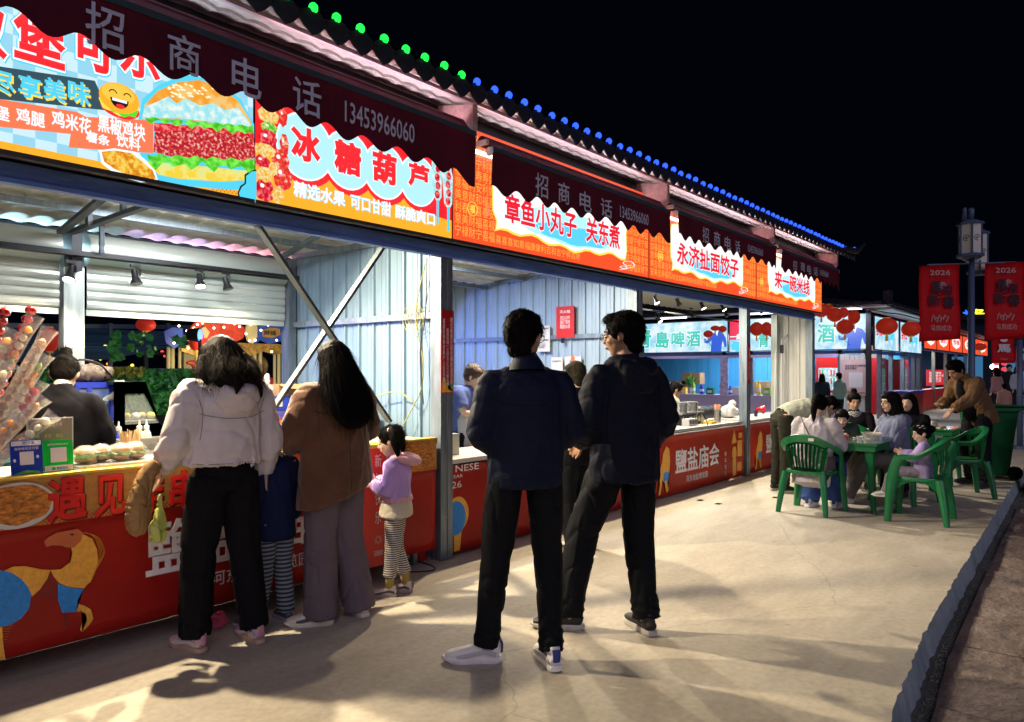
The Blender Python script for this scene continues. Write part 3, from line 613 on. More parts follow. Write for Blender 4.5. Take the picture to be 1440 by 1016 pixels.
# --- three vermilion signs of one pattern
G_ver = glow('print_vermilion_face', (1.0, .085, .018), 1.08, True)
chars = '福寿喜禄吉祥如意春财安康宁顺利和美'
random.seed(11)
def gridtext(nx, ny): return '\n'.join(''.join(random.choice(chars) for _ in range(nx)) for _ in range(ny))
SG = [('章鱼小丸子', (709, 810), '关东煮', (823, 871), (697, 878), 4.052, 7.075, 'vermilion sign reading octopus balls above the two men in navy'),
      ('永济扯面饺子', (951, 1038), None, None, (945, 1043), 7.085, 10.10, 'vermilion sign reading pulled noodles and dumplings, second of the three alike'),
      ('来一碗米线', (1088.5, 1138), None, None, (1081, 1145), 10.11, 13.02, 'vermilion sign reading a bowl of rice noodles at the far end of the row')]
protos = {}
for n_, (t1, p1, t2, p2, pc, x0, x1, lab) in enumerate(SG):
    A = sign('noodle_sign' if n_ else 'octopus_ball_sign', lab, x0, x1, face=G_ver)
    xa, xb = at(pc[0], 0, YF).x, at(pc[1], 0, YF).x
    w1 = xa - x0 - .03; w2 = x1 - xb - .03
    A(text(gridtext(max(2, int(w1 / .075)), 9), front(YF), x0 + .02, x0 + .02 + w1, 2.50, 3.32, .0012, G_gold, None, .0, 'glyph_pattern', 1))
    A(text(gridtext(max(3, int(w2 / .075)), 9), front(YF), x1 - w2 - .01, x1 - .02, 2.50, 3.32, .0012, G_gold, None, .0, 'glyph_pattern', 1))
    A(text(gridtext(int((xb - xa) * .6 / .075), 1), front(YF), xa, xa + (xb - xa) * .6, 2.50, 2.57, .0012, G_gold, None, 0, 'glyph_pattern', 1))
    def cloud(e, z0, z1):
        P = []
        n1 = 26
        for i in range(n1): f = i / (n1 - 1); P.append((xa - e + (xb - xa + 2 * e) * f, z0 - e + .018 * sin(f * 31) + .02 * sin(f * 9)))
        for i in range(8): f = i / 7; P.append((xb + e + .03 * sin(f * 15) , z0 + (z1 - z0) * f))
        for i in range(n1): f = i / (n1 - 1); P.append((xb + e - (xb - xa + 2 * e) * f, z1 + e + .02 * sin(f * 23)))
        for i in range(8): f = i / 7; P.append((xa - e - .03 * sin(f * 12), z1 + (z0 - z1) * f))
        return P
    A(shape('print', lay(2), cloud(.022, 2.615, 3.12), 0, G_ye)); A(shape('print', lay(3), cloud(.008, 2.62, 3.12), 0, glow('print_cloud_white', (1, .96, .92), 1.15)))
    cm = (xa + xb) / 2; wv = (xb - xa) * .36
    A(shape('print', lay(3.5), ell(cm + .05, 2.77, wv * 1.1, .15, 30, wob=.01), 0, g('print_pale_sky', (.45, .85, 1)))); A(shape('print', lay(4), ell(cm + .1, 2.72, wv * .8, .085, 30, wob=.01), 0, g('print_sky', (.10, .62, 1))))
    zt0, zt1 = (2.69, 2.935) if n_ == 0 else (2.69, 2.95)
    for tt, pp in ((t1, p1), (t2, p2)):
        if tt: X0, X1 = at(pp[0], 0, YF).x, at(pp[1], 0, YF).x; A(text(tt, lay(5), X0 - .01, X1 + .01, zt0 - .012, zt1 + .012, 0, G_mg if 0 else G_wh, None, .07)); A(text(tt, lay(6), X0, X1, zt0, zt1, 0, g('print_crimson', (.80, .012, .035)), None, .035))
    # white scroll cloud, lower right
    cxx = xb - .05
    bm = NB(); c2 = [(0, 0), (.12, .02), (.24, .05), (.20, .09), (.08, .085), (.02, .06), (.10, .04), (.17, .055)]
    tube(bm, [(cxx + a, YF - .004, 2.505 + b, .006, .002) for a, b in c2], 5, n=4); A(obj('print', bm, G_wh)); bm = NB(); tube(bm, [(cxx - .05 + a * .6, YF - .004, 2.49 + b * .5, .005, .002) for a, b in c2], 5, n=4); A(obj('print', bm, G_wh))
    # round seal left of the cloud
    bm = NB(); ring = [(xa - .28 + .055 * cos(i * pi / 8), YF - .003, 2.73 + .055 * sin(i * pi / 8), .004, .002) for i in range(17)]; tube(bm, ring, 4); A(obj('print', bm, G_ye)); A(text('福', lay(3), xa - .31, xa - .25, 2.70, 2.76, 0, G_ye, None, .02))
    A(text('福', lay(3), xa - .13, xa - .08, 2.71, 2.79, 0, G_go2, None, .02))

# ================================================================== counters and their banners
m_top = mat('counter_top', (.50, .50, .48), .35, .3); m_topy = mat('yellow_cloth', (.75, .50, .06), .6, bump=.2, bscale=8)
def counter(label, x0, x1, Y, top, depth=.62, mtop=None, group='stall counters'):
    T = thing('counter', label, 'counter', (x0, Y, 0), group=group)
    def A(o): o.parent = T; o.matrix_parent_inverse = Matrix.Translation((-x0, -Y, 0)); return o
    A(bx('top', (x0, Y + .006, top - .035), (x1, Y + depth, top), mtop or m_top, bev=.006))
    for x in (x0 + .16, (x0 + x1) / 2, x1 - .14):
        for y in (Y + .12, Y + depth - .06): A(bx('leg', (x - .02, y - .02, 0), (x + .02, y + .02, top - .04), m_galv))
    A(bx('back_panel', (x0 + .03, Y + depth * .55, .004), (x1 - .03, Y + depth * .55 + .01, top - .045), m_dark))
    return A
YC = 3.985
def banner_mesh(x0, x1, Y, z0, z1, amp=.006):
    bm = NB(); nx = int((x1 - x0) / .05) + 2; g_ = []
    for i in range(nx):
        x = x0 + (x1 - x0) * i / (nx - 1); g_.append([bm.verts.new((x, Y + amp * noise.noise(V((x * 3.1, z * 3, 1))) * (1 if 0 < j else .2), z)) for j, z in enumerate([z1 + (z0 - z1) * k / 8 for k in range(9)])])
    for a, b in zip(g_, g_[1:]):
        for k in range(8): bm.faces.new((a[k + 1], b[k + 1], b[k], a[k]))
    bmesh.ops.solidify(bm, geom=bm.faces[:], thickness=-.002); return bm
m_strip = mat('strip_orange', (.85, .42, .12), .45, var=.12, vscale=30); m_redl = mat('letter_red', (.62, .012, .012), .45)
counter('long counter of candied fruit and snacks at the near end of the row', .2, 3.97, YC + .015, .945)
T = thing('banner', 'wide red banner with a gold and blue horse hung along the near counter', 'banner', (.3, YC, .13), group='red fair banners on the counters')
def A(o): o.parent = T; o.matrix_parent_inverse = Matrix.Translation((-.3, -YC, -.13)); return o
A(obj('cloth', banner_mesh(.3, 3.93, YC, .125, .725, .004), m_red, smooth=True))
def qz(pts): return q([(a / 3.3875, 640 + b / 3.3875) for a, b in pts], YC - .006)
LB = lambda i: front(YC - .005 - .001 * i)
A(shape('print', LB(1), qz([(-60, 560), (0, 550), (60, 560), (120, 600), (150, 660), (140, 730), (100, 780), (50, 810), (0, 820), (-60, 810), (-100, 700)]), 0, m_blue))
A(shape('print', LB(2), qz([(20, 552), (60, 532), (120, 530), (200, 546), (240, 548), (225, 590), (190, 640), (152, 676), (135, 630), (100, 590), (55, 562)]), 0, m_gold))
A(shape('print', LB(2), qz([(240, 548), (290, 545), (335, 510), (345, 470), (338, 440), (390, 375), (440, 400), (462, 450), (468, 520), (440, 590), (400, 636), (330, 630), (280, 610), (255, 580)]), 0, m_gold))
A(shape('print', LB(3), qz([(210, 410), (225, 395), (270, 370), (330, 360), (370, 352), (395, 372), (385, 410), (355, 440), (320, 442), (290, 432), (245, 430), (225, 440), (212, 425)]), 0, mat('banner_orange', (.55, .14, .05), .5, var=.2, vscale=6)))
A(shape('print', LB(4), qz([(330, 378), (342, 374), (356, 380), (342, 384)]), 0, m_black))
A(shape('print', LB(3), qz([(275, 612), (330, 632), (398, 638), (370, 690), (362, 748), (295, 752), (275, 690)]), 0, m_blue))
A(shape('print', LB(2), qz([(365, 708), (400, 718), (432, 735), (445, 780), (420, 815), (390, 845), (380, 830), (388, 805), (415, 785), (408, 757), (390, 748), (362, 745)]), 0, m_gold))
A(shape('print', LB(2), qz([(-10, 820), (12, 820), (15, 900), (25, 975), (-10, 978)]), 0, m_gold))
A(shape('print', LB(1), qz([(240, 552), (272, 612), (276, 690), (240, 690), (200, 680), (160, 672), (195, 640)]), 0, mat('banner_dark_red', (.22, .008, .01), .5)))
A(shape('print', LB(1), qz([(303, 752), (330, 750), (322, 800), (312, 845)]), 0, MC['banner_dark_red']))
for k in range(5):
    bm = NB(); P = qz([(392 + k * 4, 370), (440 + k * 7, 385 + k * 2), (468 + k * 6, 440), (466 + k * 7, 510 - k * 8), (428 + k * 3, 610 - k * 10)]); tube(bm, [(x, YC - .009, z, .0022, .001) for x, z in P], 4, n=4); A(obj('print', bm, m_gold))
for k in range(7):
    bm = NB(); P = qz([(8, 818 + k * 12), (60 - k * 6, 810 + k * 14)]); tube(bm, [(x, YC - .008, z, .0015, .001) for x, z in P], 4); A(obj('print', bm, m_gold))
X1c, X2c = at(204, 0, YC).x, at(432, 0, YC).x; wch = (X2c - X1c - 2 * .05) / 3
for i, ch_ in enumerate('鹽盐庙会'):
    a = X1c + i * (wch + .05); A(text(ch_, LB(1), a, a + wch, .365, .655, 0, m_sel, None, .03))
Xq = at(388, 0, YC).x; Xr = at(432, 0, YC).x; A(text('博览园', LB(1), Xq, Xr, .235, .32, 0, m_sel, None, .01)); A(text('河东池盐', LB(1), Xq - .42, Xq - .06, .235, .32, 0, m_sel, None, .01))
T2 = thing('banner', 'orange strip banner of fried snacks with large red characters along the counter edge', 'banner', (.3, YC, .72))
def A(o): o.parent = T2; o.matrix_parent_inverse = Matrix.Translation((-.3, -YC, -.72)); return o
A(obj('cloth', banner_mesh(.3, 3.93, YC - .012, .722, .958, .004), m_strip, smooth=True))
A(bx('top_edge', (.3, YC - .018, .950), (3.93, YC + .05, .962), m_topy, bev=.004))
LS = lambda i: front(YC - .018 - .001 * i)
A(shapes('print', LS(.5), [rect(.32 + i * .018 + (j % 2) * .009, .329 + i * .018 + (j % 2) * .009, .724 + j * .009, .733 + j * .009) for i in range(200) for j in range(3)], 0, mat('check_print', (.55, .14, .03), .5)))
for ch_, b in (('遇', (64, 121, 671, 733)), ('见', (129, 176, 667, 727)), ('炸', (183, 228, 664, 722)), ('串', (236, 275, 661, 716))):
    X0, X1, Z0, Z1 = pbox(*b, Y=YC); A(text(ch_, LS(1), X0 + .006, X1 + .006, Z0 - .006, Z1 - .006, 0, mat('letter_shadow', (.12, .01, .01)), None, .045)); A(text(ch_, LS(2), X0, X1, Z0, Z1, 0, m_redl, None, .045))
m_fry = mat('fried_print', (.50, .18, .03), .5, var=.7, vscale=38, stretch=(1, 1, 2.2)); m_shr = mat('shrimp_print', (.62, .12, .03), .4, var=.6, vscale=22)
cx, cz = q([(22, 711)], YC)[0]
A(shape('print', LS(1), ell(cx, cz, .16, .108), 0, m_white)); A(shape('print', LS(2), ell(cx, cz + .004, .148, .092, wob=.005), 0, m_fry))
Xa = at(372, 0, YC).x; A(shape('print', LS(1), [(Xa, .75), (Xa + .2, .735), (Xa + .42, .75), (Xa + .5, .83), (Xa + .38, .93), (Xa + .15, .945), (Xa - .05, .88)], 0, m_shr)); A(shape('print', LS(1), [(3.45, .73), (3.8, .73), (3.9, .8), (3.86, .93), (3.5, .94)], 0, m_fry))
# narrow end panel beside the girl
T3 = thing('end_panel', 'narrow red panel with white vertical characters at the right end of the near counter', 'banner', (3.73, YC - .03, .1))
def A(o): o.parent = T3; o.matrix_parent_inverse = Matrix.Translation((-3.73, -YC + .03, -.1)); return o
Xa, Xb = at(515, 0, YC).x, at(537, 0, YC).x
A(bx('board', (Xa - .1, YC - .045, .12), (Xb, YC - .025, .93), m_red)); A(bx('edge', (Xb + .001, YC - .045, .12), (Xb + .006, YC - .025, .93), m_white)); A(bx('cap', (Xa - .1, YC - .05, .931), (Xb, YC + .1, .957), m_topy))
for i, ch_ in enumerate('新年快乐'): A(text(ch_, front(YC - .046), Xb - .1, Xb - .045, .80 - i * .13, .89 - i * .13, 0, m_sel, None, .01))
A(shape('print', front(YC - .0465), ell(Xb - .072, .30, .028, .028, wob=.007), 0, mat('coral_print', (.75, .25, .2)))); A(shape('print', front(YC - .047), ell(Xb - .072, .30, .012, .012), 0, m_red)); A(text('马到成功', front(YC - .0465), Xb - .11, Xb - .03, .19, .23, 0, m_sel, None, .01))
# second stall
YB = 4.055
counter('counter of the second stall behind the two men', 4.2, 6.97, YB + .01, .76, mtop=mat('cream_top', (.66, .63, .55), .4))
T = thing('banner', 'red new year banner with a blue and gold disc beside the steel post', 'banner', (4.17, YB, .02), group='red fair banners on the counters')
def A(o): o.parent = T; o.matrix_parent_inverse = Matrix.Translation((-4.17, -YB, -.02)); return o
A(obj('cloth', banner_mesh(4.165, 6.99, YB, .02, .715, .003), m_red, smooth=True)); L2 = lambda i: front(YB - .005 - .001 * i)
X0 = at(641, 0, YB).x; X1 = at(668, 0, YB).x; z = lambda py, px=650: at(px, py, YB).z
A(text('NESE', L2(1), X0 - .01, X1 + .04, z(663), z(653.5), 0, m_sel, None, .01)); A(text('EAR', L2(1), X0 - .03, X0 + .075, z(671), z(666.5), 0, m_sel, None, .0)); A(text('26', L2(1), X0 - .05, X0 + .06, z(685), z(675.5), 0, m_sel, None, .0))
A(text('鹽盐庙会', L2(1), 5.6, 6.5, .30, .52, 0, m_sel, None, .03))
cx = at(640, 0, YB).x; A(shape('print', L2(1), ell(cx + .02, z(722), .13, .14), 0, m_gold)); A(shape('print', L2(2), ell(cx + .0, z(727), .115, .135), 0, m_blue)); A(shape('print', L2(1), [(cx - .02, .04), (cx + .05, .04), (cx + .07, .2), (cx - .02, .2)], 0, m_gold))
def fair_banner(x0, x1, lab, sh):
    T = thing('banner', lab, 'banner', (x0, YB, .02), group='red fair banners on the counters')
    def A(o): o.parent = T; o.matrix_parent_inverse = Matrix.Translation((-x0, -YB, -.02)); return o
    A(obj('cloth', banner_mesh(x0, x1, YB, .02, .725, .004), mat('red_banner_bright', (.78, .05, .025), .42, var=.12, vscale=2, bump=.2, bscale=3), smooth=True)); A(bx('edge_strip', (x0, YB - .008, .716), (x1, YB + .02, .728), m_white))
    xs_ = at(949, 0, YB).x + sh; xe = at(1011, 0, YB).x + sh
    if xe < x1: A(text('鹽盐庙会', L2(1), xs_, xe, .245, .54, 0, m_sel, None, .03)); A(text('河东池盐博览园', L2(1), xs_ + .28, xs_ + .88, .125, .205, 0, m_sel, None, .01))
    b = xs_ - .42
    A(shape('print', L2(1), [(b, .05), (b + .05, .18), (b + .02, .3), (b + .1, .42), (b + .12, .52), (b + .2, .60), (b + .27, .56), (b + .29, .42), (b + .26, .28), (b + .22, .18), (b + .26, .08), (b + .2, .06), (b + .16, .18), (b + .1, .22), (b + .06, .06)], 0, m_gold)); A(shape('print', L2(2), [(b + .12, .2), (b + .24, .2), (b + .27, .3), (b + .14, .3)], 0, m_blue))
    e = x1 - .5
    if e > xe: A(shapes('print', L2(1), [rect(e + .1, e + .22, .05, .28), ell(e + .16, .36, .08, .09, 12, wob=.01), rect(e + .26, e + .42, .3, .52), [(e + .06, .48), (e + .24, .5), (e + .15, .68)], rect(e + .3, e + .42, .55, .62), rect(e + .26, e + .4, .1, .22)], 0, m_gold))
    A(text('新\n年\n快\n乐', L2(1), x1 - .66, x1 - .60, .08, .40, 0, m_sel, None, 0, line=1.2))
counter('counter of the third stall where the boy works', 7.16, 9.98, YB + .01, .77); fair_banner(7.14, 9.99, 'bright red fair banner between two posts below the boy vendor', 0)
counter('counter of the fourth stall behind the seated diners', 10.2, 12.8, YB + .01, .77); fair_banner(10.18, 12.83, 'bright red fair banner partly hidden by the bending man at the last stall', 2.87)
# strip of vertical writing on the post between first and second stall
T = thing('post_notice', 'narrow red notice with columns of white characters wrapped on the steel post', 'notice', (4.03, 4.02, 1.40))
def A(o): o.parent = T; o.matrix_parent_inverse = Matrix.Translation((-4.03, -4.02, -1.40)); return o
za, zb = at(622, 553, 4.02).z, at(622, 436, 4.02).z
A(bx('sheet', (4.025, 4.022, za), (4.165, 4.027, zb), mat('notice_red', (.42, .015, .02), .35)))
for i, (s_, f0, f1) in enumerate((('诚邀各地美食商户入驻庙会', .10, .86), ('招商热线一三四五三九六六零六零', .22, .92), ('摊位有限先到先得欢迎咨询', .08, .90))):
    A(text('\n'.join(s_), front(4.02), 4.04 + i * .042, 4.066 + i * .042, zb - (zb - za) * f1, zb - (zb - za) * f0, 0, m_sel, None, .015, line=.95))
A(shape('print', front(4.0205), [(4.03, za + .005), (4.16, za + .005), (4.16, za + .05), (4.10, za + .03), (4.06, za + .13), (4.04, za + .11)], 0, m_gold)); A(shape('print', front(4.021), [(4.03, za + .03), (4.16, za + .03), (4.16, za + .07), (4.03, za + .09)], 0, mat('print_leaf', (.1, .3, .08))))
T = thing('post_notice', 'thin red notice high on the third post between the far stalls', 'notice', (10.03, 4.02, 1.3))
a = bx('sheet', (0, 0, 0), (.10, .004, .55), MC['notice_red'], T); a.location = (.01, 0, 0); b = text('\n'.join('美食广场欢迎您'), front(-.002), .04, .08, .05, .5, 0, m_sel, T, .01)
# ================================================================== green plastic chairs and tables
m_green = mat('green_plastic', (.010, .17, .058), .32, var=.08, vscale=4, bump=.04, bscale=60, coat=.2)
def chair_parts(T):
    # seat
    bm = NB(); out = []
    for i in range(28):
        a = 2 * pi * i / 28; r = .225; x = r * (abs(cos(a)) ** .6) * (1 if cos(a) >= 0 else -1); y = .215 * (abs(sin(a)) ** .6) * (1 if sin(a) >= 0 else -1); out.append((x, y * (1 if y > 0 else .95)))
    rings = []
    for g_, z in ((1, .405), (1.02, .425), (1.0, .437), (.90, .432), (.5, .420), (.15, .418)): rings.append([bm.verts.new((x * g_, y * g_, z)) for x, y in out])
    bm.faces.new(rings[0][::-1]); bm.faces.new(rings[-1])
    for a, b in zip(rings, rings[1:]):
        for i in range(28): bm.faces.new((a[i], a[(i + 1) % 28], b[(i + 1) % 28], b[i]))
    obj('seat', bm, m_green, T, 50)
    # rim: one band from the left arm round the back to the right arm
    def rimp(t):   # t -1..1
        a = t * radians(112); x = .265 * sin(a); y = -.235 * cos(a) + (.02 if abs(t) > .8 else 0); z = .655 + .165 * max(0, cos(t * pi * .62)) ** 1.2
        return x * 1.0, y + (.06 * (abs(t) - .75) if abs(t) > .75 else 0), z
    N_ = 30; pts = [rimp(-1 + 2 * i / N_) for i in range(N_ + 1)]; bm = NB()
    rr = []
    for i, p in enumerate(pts):
        t = abs(-1 + 2 * i / N_); n_ = V((p[0], p[1], 0)).normalized(); p = V(p); wdt = .030 + .016 * min(1, t * 1.4); dn = .045 + .035 * (t < .45)
        rr.append([bm.verts.new(p + n_ * wdt + V((0, 0, -.006))), bm.verts.new(p + V((0, 0, .004))), bm.verts.new(p - n_ * wdt * .7 + V((0, 0, -.003))), bm.verts.new(p - n_ * wdt * .6 + V((0, 0, -.012))), bm.verts.new(p - n_ * .004 + V((0, 0, -dn))), bm.verts.new(p + n_ * wdt * .55 + V((0, 0, -dn)) )])
    for a, b in zip(rr, rr[1:]):
        for k in range(6): bm.faces.new((a[k], b[k], b[(k + 1) % 6], a[(k + 1) % 6]))
    bm.faces.new(rr[0]); bm.faces.new(rr[-1][::-1]); obj('armrest', bm, m_green, T, 45)
    # back shell with a handle hole above, ribs fanning down to the seat
    def bk(a, f):   # a angle deg, f 0 seat .. 1 top
        ra = radians(a); top = V(rimp(a / 112)) + V((0, 0, -.03)); low = V((.175 * sin(ra * 1.15), -.205 * cos(ra * .8), .43)); p = low.lerp(top, f); p += V((0, -.020 * sin(pi * f), 0)); return p
    def strip(a0, a1, f0, f1, th=.008, nm='rib', n=4, nf=5):
        bm = NB(); A = [[bk(a0 + (a1 - a0) * i / n, f0 + (f1 - f0) * j / nf) for i in range(n + 1)] for j in range(nf + 1)]
        vs = [[bm.verts.new(p) for p in r] for r in A]
        for j in range(nf):
            for i in range(n): bm.faces.new((vs[j][i], vs[j][i + 1], vs[j + 1][i + 1], vs[j + 1][i]))
        bmesh.ops.solidify(bm, geom=bm.faces[:], thickness=th); return obj(nm, bm, m_green, T, 40)
    strip(-58, -9, .80, 1.0, nm='back_panel', n=8, nf=3); strip(9, 58, .80, 1.0, nm='back_panel', n=8, nf=3); strip(-9, 9, .92, 1.0, nm='back_panel', nf=2); strip(-9, 9, .80, .86, nm='back_panel', nf=2)
    strip(-58, 58, .0, .13, nm='back_panel', n=12, nf=2); strip(-62, -47, .13, .80, nm='back_panel', n=2); strip(47, 62, .13, .80, nm='back_panel', n=2)
    for k in range(9): a = -38 + k * 9.5; strip(a - 3.4, a + 3.4, .13, .80, nm='rib', n=1, nf=5)
    # legs, front ones rise to the arms
    for sx in (-1, 1):
        bm = NB(); fy = .205
        for P in ([(sx * .262, fy + .035, 0), (sx * .240, fy + .02, .25), (sx * .228, fy, .42), (sx * .238, fy - .03, .55), (sx * .252, rimp(sx)[1] + .01, .635)],):
            q_ = [(x, y, z, w_, w2) for (x, y, z), (w_, w2) in zip(P, ((.026, .032), (.032, .042), (.024, .052), (.020, .046), (.022, .048)))]; tube(bm, q_, 8, side=V((1, 0, 0)), n=3)
        obj('leg', bm, m_green, T, 50)
        bm = NB(); tube(bm, [(sx * .245, -.262, 0, .026, .028), (sx * .215, -.225, .25, .034, .038), (sx * .190, -.190, .42, .036, .044)], 8, side=V((1, 0, 0)), n=3); obj('leg', bm, m_green, T, 50)
        bm = NB(); vs = []
        for i in range(9):     # curved side apron between the legs
            f = i / 8; y = -.19 + .385 * f; z = .40 - .11 * (abs(f - .5) * 2) ** 2; x = sx * (.200 + .022 * f); vs.append((bm.verts.new((x, y, .425)), bm.verts.new((x + sx * .006, y, z))))
        for a, b in zip(vs, vs[1:]): bm.faces.new((a[0], a[1], b[1], b[0]))
        bmesh.ops.solidify(bm, geom=bm.faces[:], thickness=.006); obj('apron', bm, m_green, T, 40)
    bm = NB(); vs = []
    for i in range(9): f = i / 8; x = -.2 + .4 * f; vs.append((bm.verts.new((x, .200, .42)), bm.verts.new((x, .208, .405 - .05 * (abs(f - .5) * 2) ** 3))))
    for a, b in zip(vs, vs[1:]): bm.faces.new((a[0], a[1], b[1], b[0]))
    bmesh.ops.solidify(bm, geom=bm.faces[:], thickness=.006); obj('apron', bm, m_green, T, 40)
CH = thing('plastic_chair', 'green slatted plastic armchair under the woman in the pale coat', 'chair', group='green plastic armchairs'); chair_parts(CH); lb = bx('sticker', (.07, -.262, .755), (.125, -.258, .785), m_white, CH); lb.rotation_euler = (0, 0, .0)
CH.location = (7.95, 2.50, 0); CH.rotation_euler = (0, 0, radians(-94))
for loc, rz, lab in (((8.16, 1.53, 0), 2, 'green plastic armchair with the little girl sitting in it'), ((10.12, 1.46, 0), 28, 'empty green plastic armchair in front of the man in the open brown jacket'), ((9.22, 1.88, 0), 68, 'green plastic armchair under the woman in the grey blue hooded jacket'), ((9.62, 2.60, 0), 105, 'green plastic armchair under the boy at the far side of the table'), ((10.45, 2.72, 0), 112, 'green plastic armchair under the woman with the top bun')):
    place(copy_tree(CH), loc, radians(rz), lab)
def table(loc, lab, w_=.84):
    T = thing('plastic_table', lab, 'table', loc, 0, 'green plastic tables'); h = w_ / 2
    bx('table_top', (-h, -h, .695), (h, h, .715), m_green, T, .008); bx('inset', (-h + .03, -h + .03, .716), (h - .03, h - .03, .7185), mat('table_film', (.16, .28, .24), .12, coat=.5, var=.2, vscale=5), T)
    for a in ((-h + .02, h - .02, -h + .02, -h + .035), (-h + .02, h - .02, h - .035, h - .02), (-h + .02, -h + .035, -h + .036, h - .036), (h - .035, h - .02, -h + .036, h - .036)): bm = NB(); box(bm, *a, .635, .694); obj('skirt', bm, m_green, T)
    for sx in (-1, 1):
        for sy in (-1, 1):
            bm = NB(); tube(bm, [(sx * (h - .09), sy * (h - .09), .694, .052, .052), (sx * (h - .075), sy * (h - .075), .45, .042, .042), (sx * (h - .035), sy * (h - .035), 0, .026, .026)], 6, side=V((1, 1, 0)), n=2); obj('leg', bm, m_green, T, 30)
    return T
table((8.58, 2.34, 0), 'green plastic table where the diners eat from bowls'); table((11.22, 2.02, 0), 'smaller green plastic table under the hand of the man in brown', .74)
# ---- bowls and cups on the table
m_clear = mat('clear_plastic', (.85, .80, .75), .12, alpha=.45, spec=.6); m_soup = mat('soup', (.42, .10, .02), .15, var=.4, vscale=30); m_noodle = mat('noodles', (.70, .42, .12), .4, var=.3, vscale=40, bump=.6, bscale=60); m_bowlw = mat('bowl_cream', (.70, .55, .30), .35); m_wood = mat('chopstick_wood', (.62, .45, .24), .6)
def bowl(name, lab, x, y, z, r, h, mt, mc, stick=True, grp='takeaway bowls on the green table'):
    T = thing(name, lab, 'bowl', (x, y, z), group=grp); bm = NB()
    pr = [(r * .62, 0), (r * .72, h * .3), (r * .95, h * .9), (r * 1.05, h), (r * 1.05, h * 1.03), (r * .90, h * .94), (r * .66, h * .3)]
    rr = [[bm.verts.new((a * cos(2 * pi * i / 20), a * sin(2 * pi * i / 20), b)) for i in range(20)] for a, b in pr]
    for a, b in zip(rr, rr[1:]):
        for i in range(20): bm.faces.new((a[i], a[(i + 1) % 20], b[(i + 1) % 20], b[i]))
    bm.faces.new(rr[0][::-1]); obj('bowl', bm, mt, T, 50); bm = NB(); bm.faces.new([bm.verts.new((r * .84 * cos(2 * pi * i / 20), r * .84 * sin(2 * pi * i / 20), h * (.72 + .06 * sin(i * 2.3)))) for i in range(20)]); obj('food', bm, mc, T)
    if stick: bm = NB(); bar(bm, (0, 0, h * .5), (r * .9, -r * .4, h * 1.9), .012, .004); obj('spoon', bm, m_white, T)
    return T
tz = .7195
bowl('noodle_bowl', 'amber takeaway bowl in front of the smiling boy', 8.78, 2.52, tz, .105, .075, m_bowlw, m_noodle); bowl('soup_bowl', 'clear takeaway bowl of red soup with a white spoon standing in it', 8.62, 2.08, tz, .10, .08, m_clear, m_soup)
bowl('sauce_dish', 'small clear cup between the soup bowl and the red snack box', 8.50, 2.17, tz, .035, .045, m_clear, m_soup, False); bowl('sauce_dish', 'small clear cup at the near corner of the green table', 8.32, 2.06, tz, .033, .04, m_clear, m_soup, False)
T = thing('snack_box', 'small red and white paper snack box on the green table', 'paper box', (8.52, 2.33, tz)); bm = NB(); tube(bm, [(0, 0, 0, .055, .045), (0, 0, .05, .07, .055)], 4, side=V((1, 1, 0))); obj('box', bm, mat('box_red', (.55, .03, .03), .5), T); bm = NB(); ball(bm, (0, 0, .05), (.05, .04, .02)); obj('food', bm, m_bowlw, T, True)
T = thing('tray', 'pale tray with crumpled food wrap on the smaller green table', 'tray', (11.15, 1.98, tz)); bx('tray', (-.2, -.16, 0), (.2, .16, .015), mat('tray_cream', (.70, .62, .40), .5), T, .004); bm = NB(); ball(bm, (0, 0, .04), (.13, .1, .05)); mobj('wrap', fuse(bm, .012, 1, lambda p: .02 * noise.noise(p * 24)), m_white, T)

# ================================================================== wheelie bins
m_bin = mat('bin_green', (.008, .10, .035), .42, var=.15, vscale=6)
def wbin(loc, rz, lab, lid=True):
    T = thing('wheelie_bin', lab, 'bin', loc, radians(rz), 'green wheelie bins at the kerb'); bm = NB()
    tube(bm, [(0, .02, .05, .27, .25), (0, 0, .90, .36, .36), (0, 0, .93, .38, .38), (0, 0, .98, .385, .385)], 4, side=V((1, 1, 0))); bmesh.ops.rotate(bm, verts=bm.verts[:], cent=(0, 0, 0), matrix=Matrix.Rotation(0, 3, 'Z')); obj('body', bm, m_bin, T, bev=.02)
    bx('rim', (-.30, -.30, .93), (.30, .30, .97), m_bin, T, .01)
    bm = NB(); box(bm, -.29, .29, -.30, .32, 0, .03, Matrix.Translation((0, -.02, .985)) @ Matrix.Rotation(radians(2), 4, 'X')); obj('lid', bm, m_bin, T, bev=.012)
    for x in (-.22, .22):
        bm = NB(); cyl(bm, (x - .03, -.22, .09), (x + .03, -.22, .09), .09, seg=16); obj('wheel', bm, m_black, T, 40)
    bm = NB(); tube(bm, [(-.2, -.30, .93, .015), (-.2, -.37, .96, .015), (.2, -.37, .96, .015), (.2, -.30, .93, .015)], 8); obj('handle', bm, m_bin, T, 40)
wbin((12.05, 1.42, 0), 40, 'green wheelie bin just behind the man in the open brown jacket'); wbin((11.75, .60, -.118), 15, 'green wheelie bin standing at the right edge on the lane')
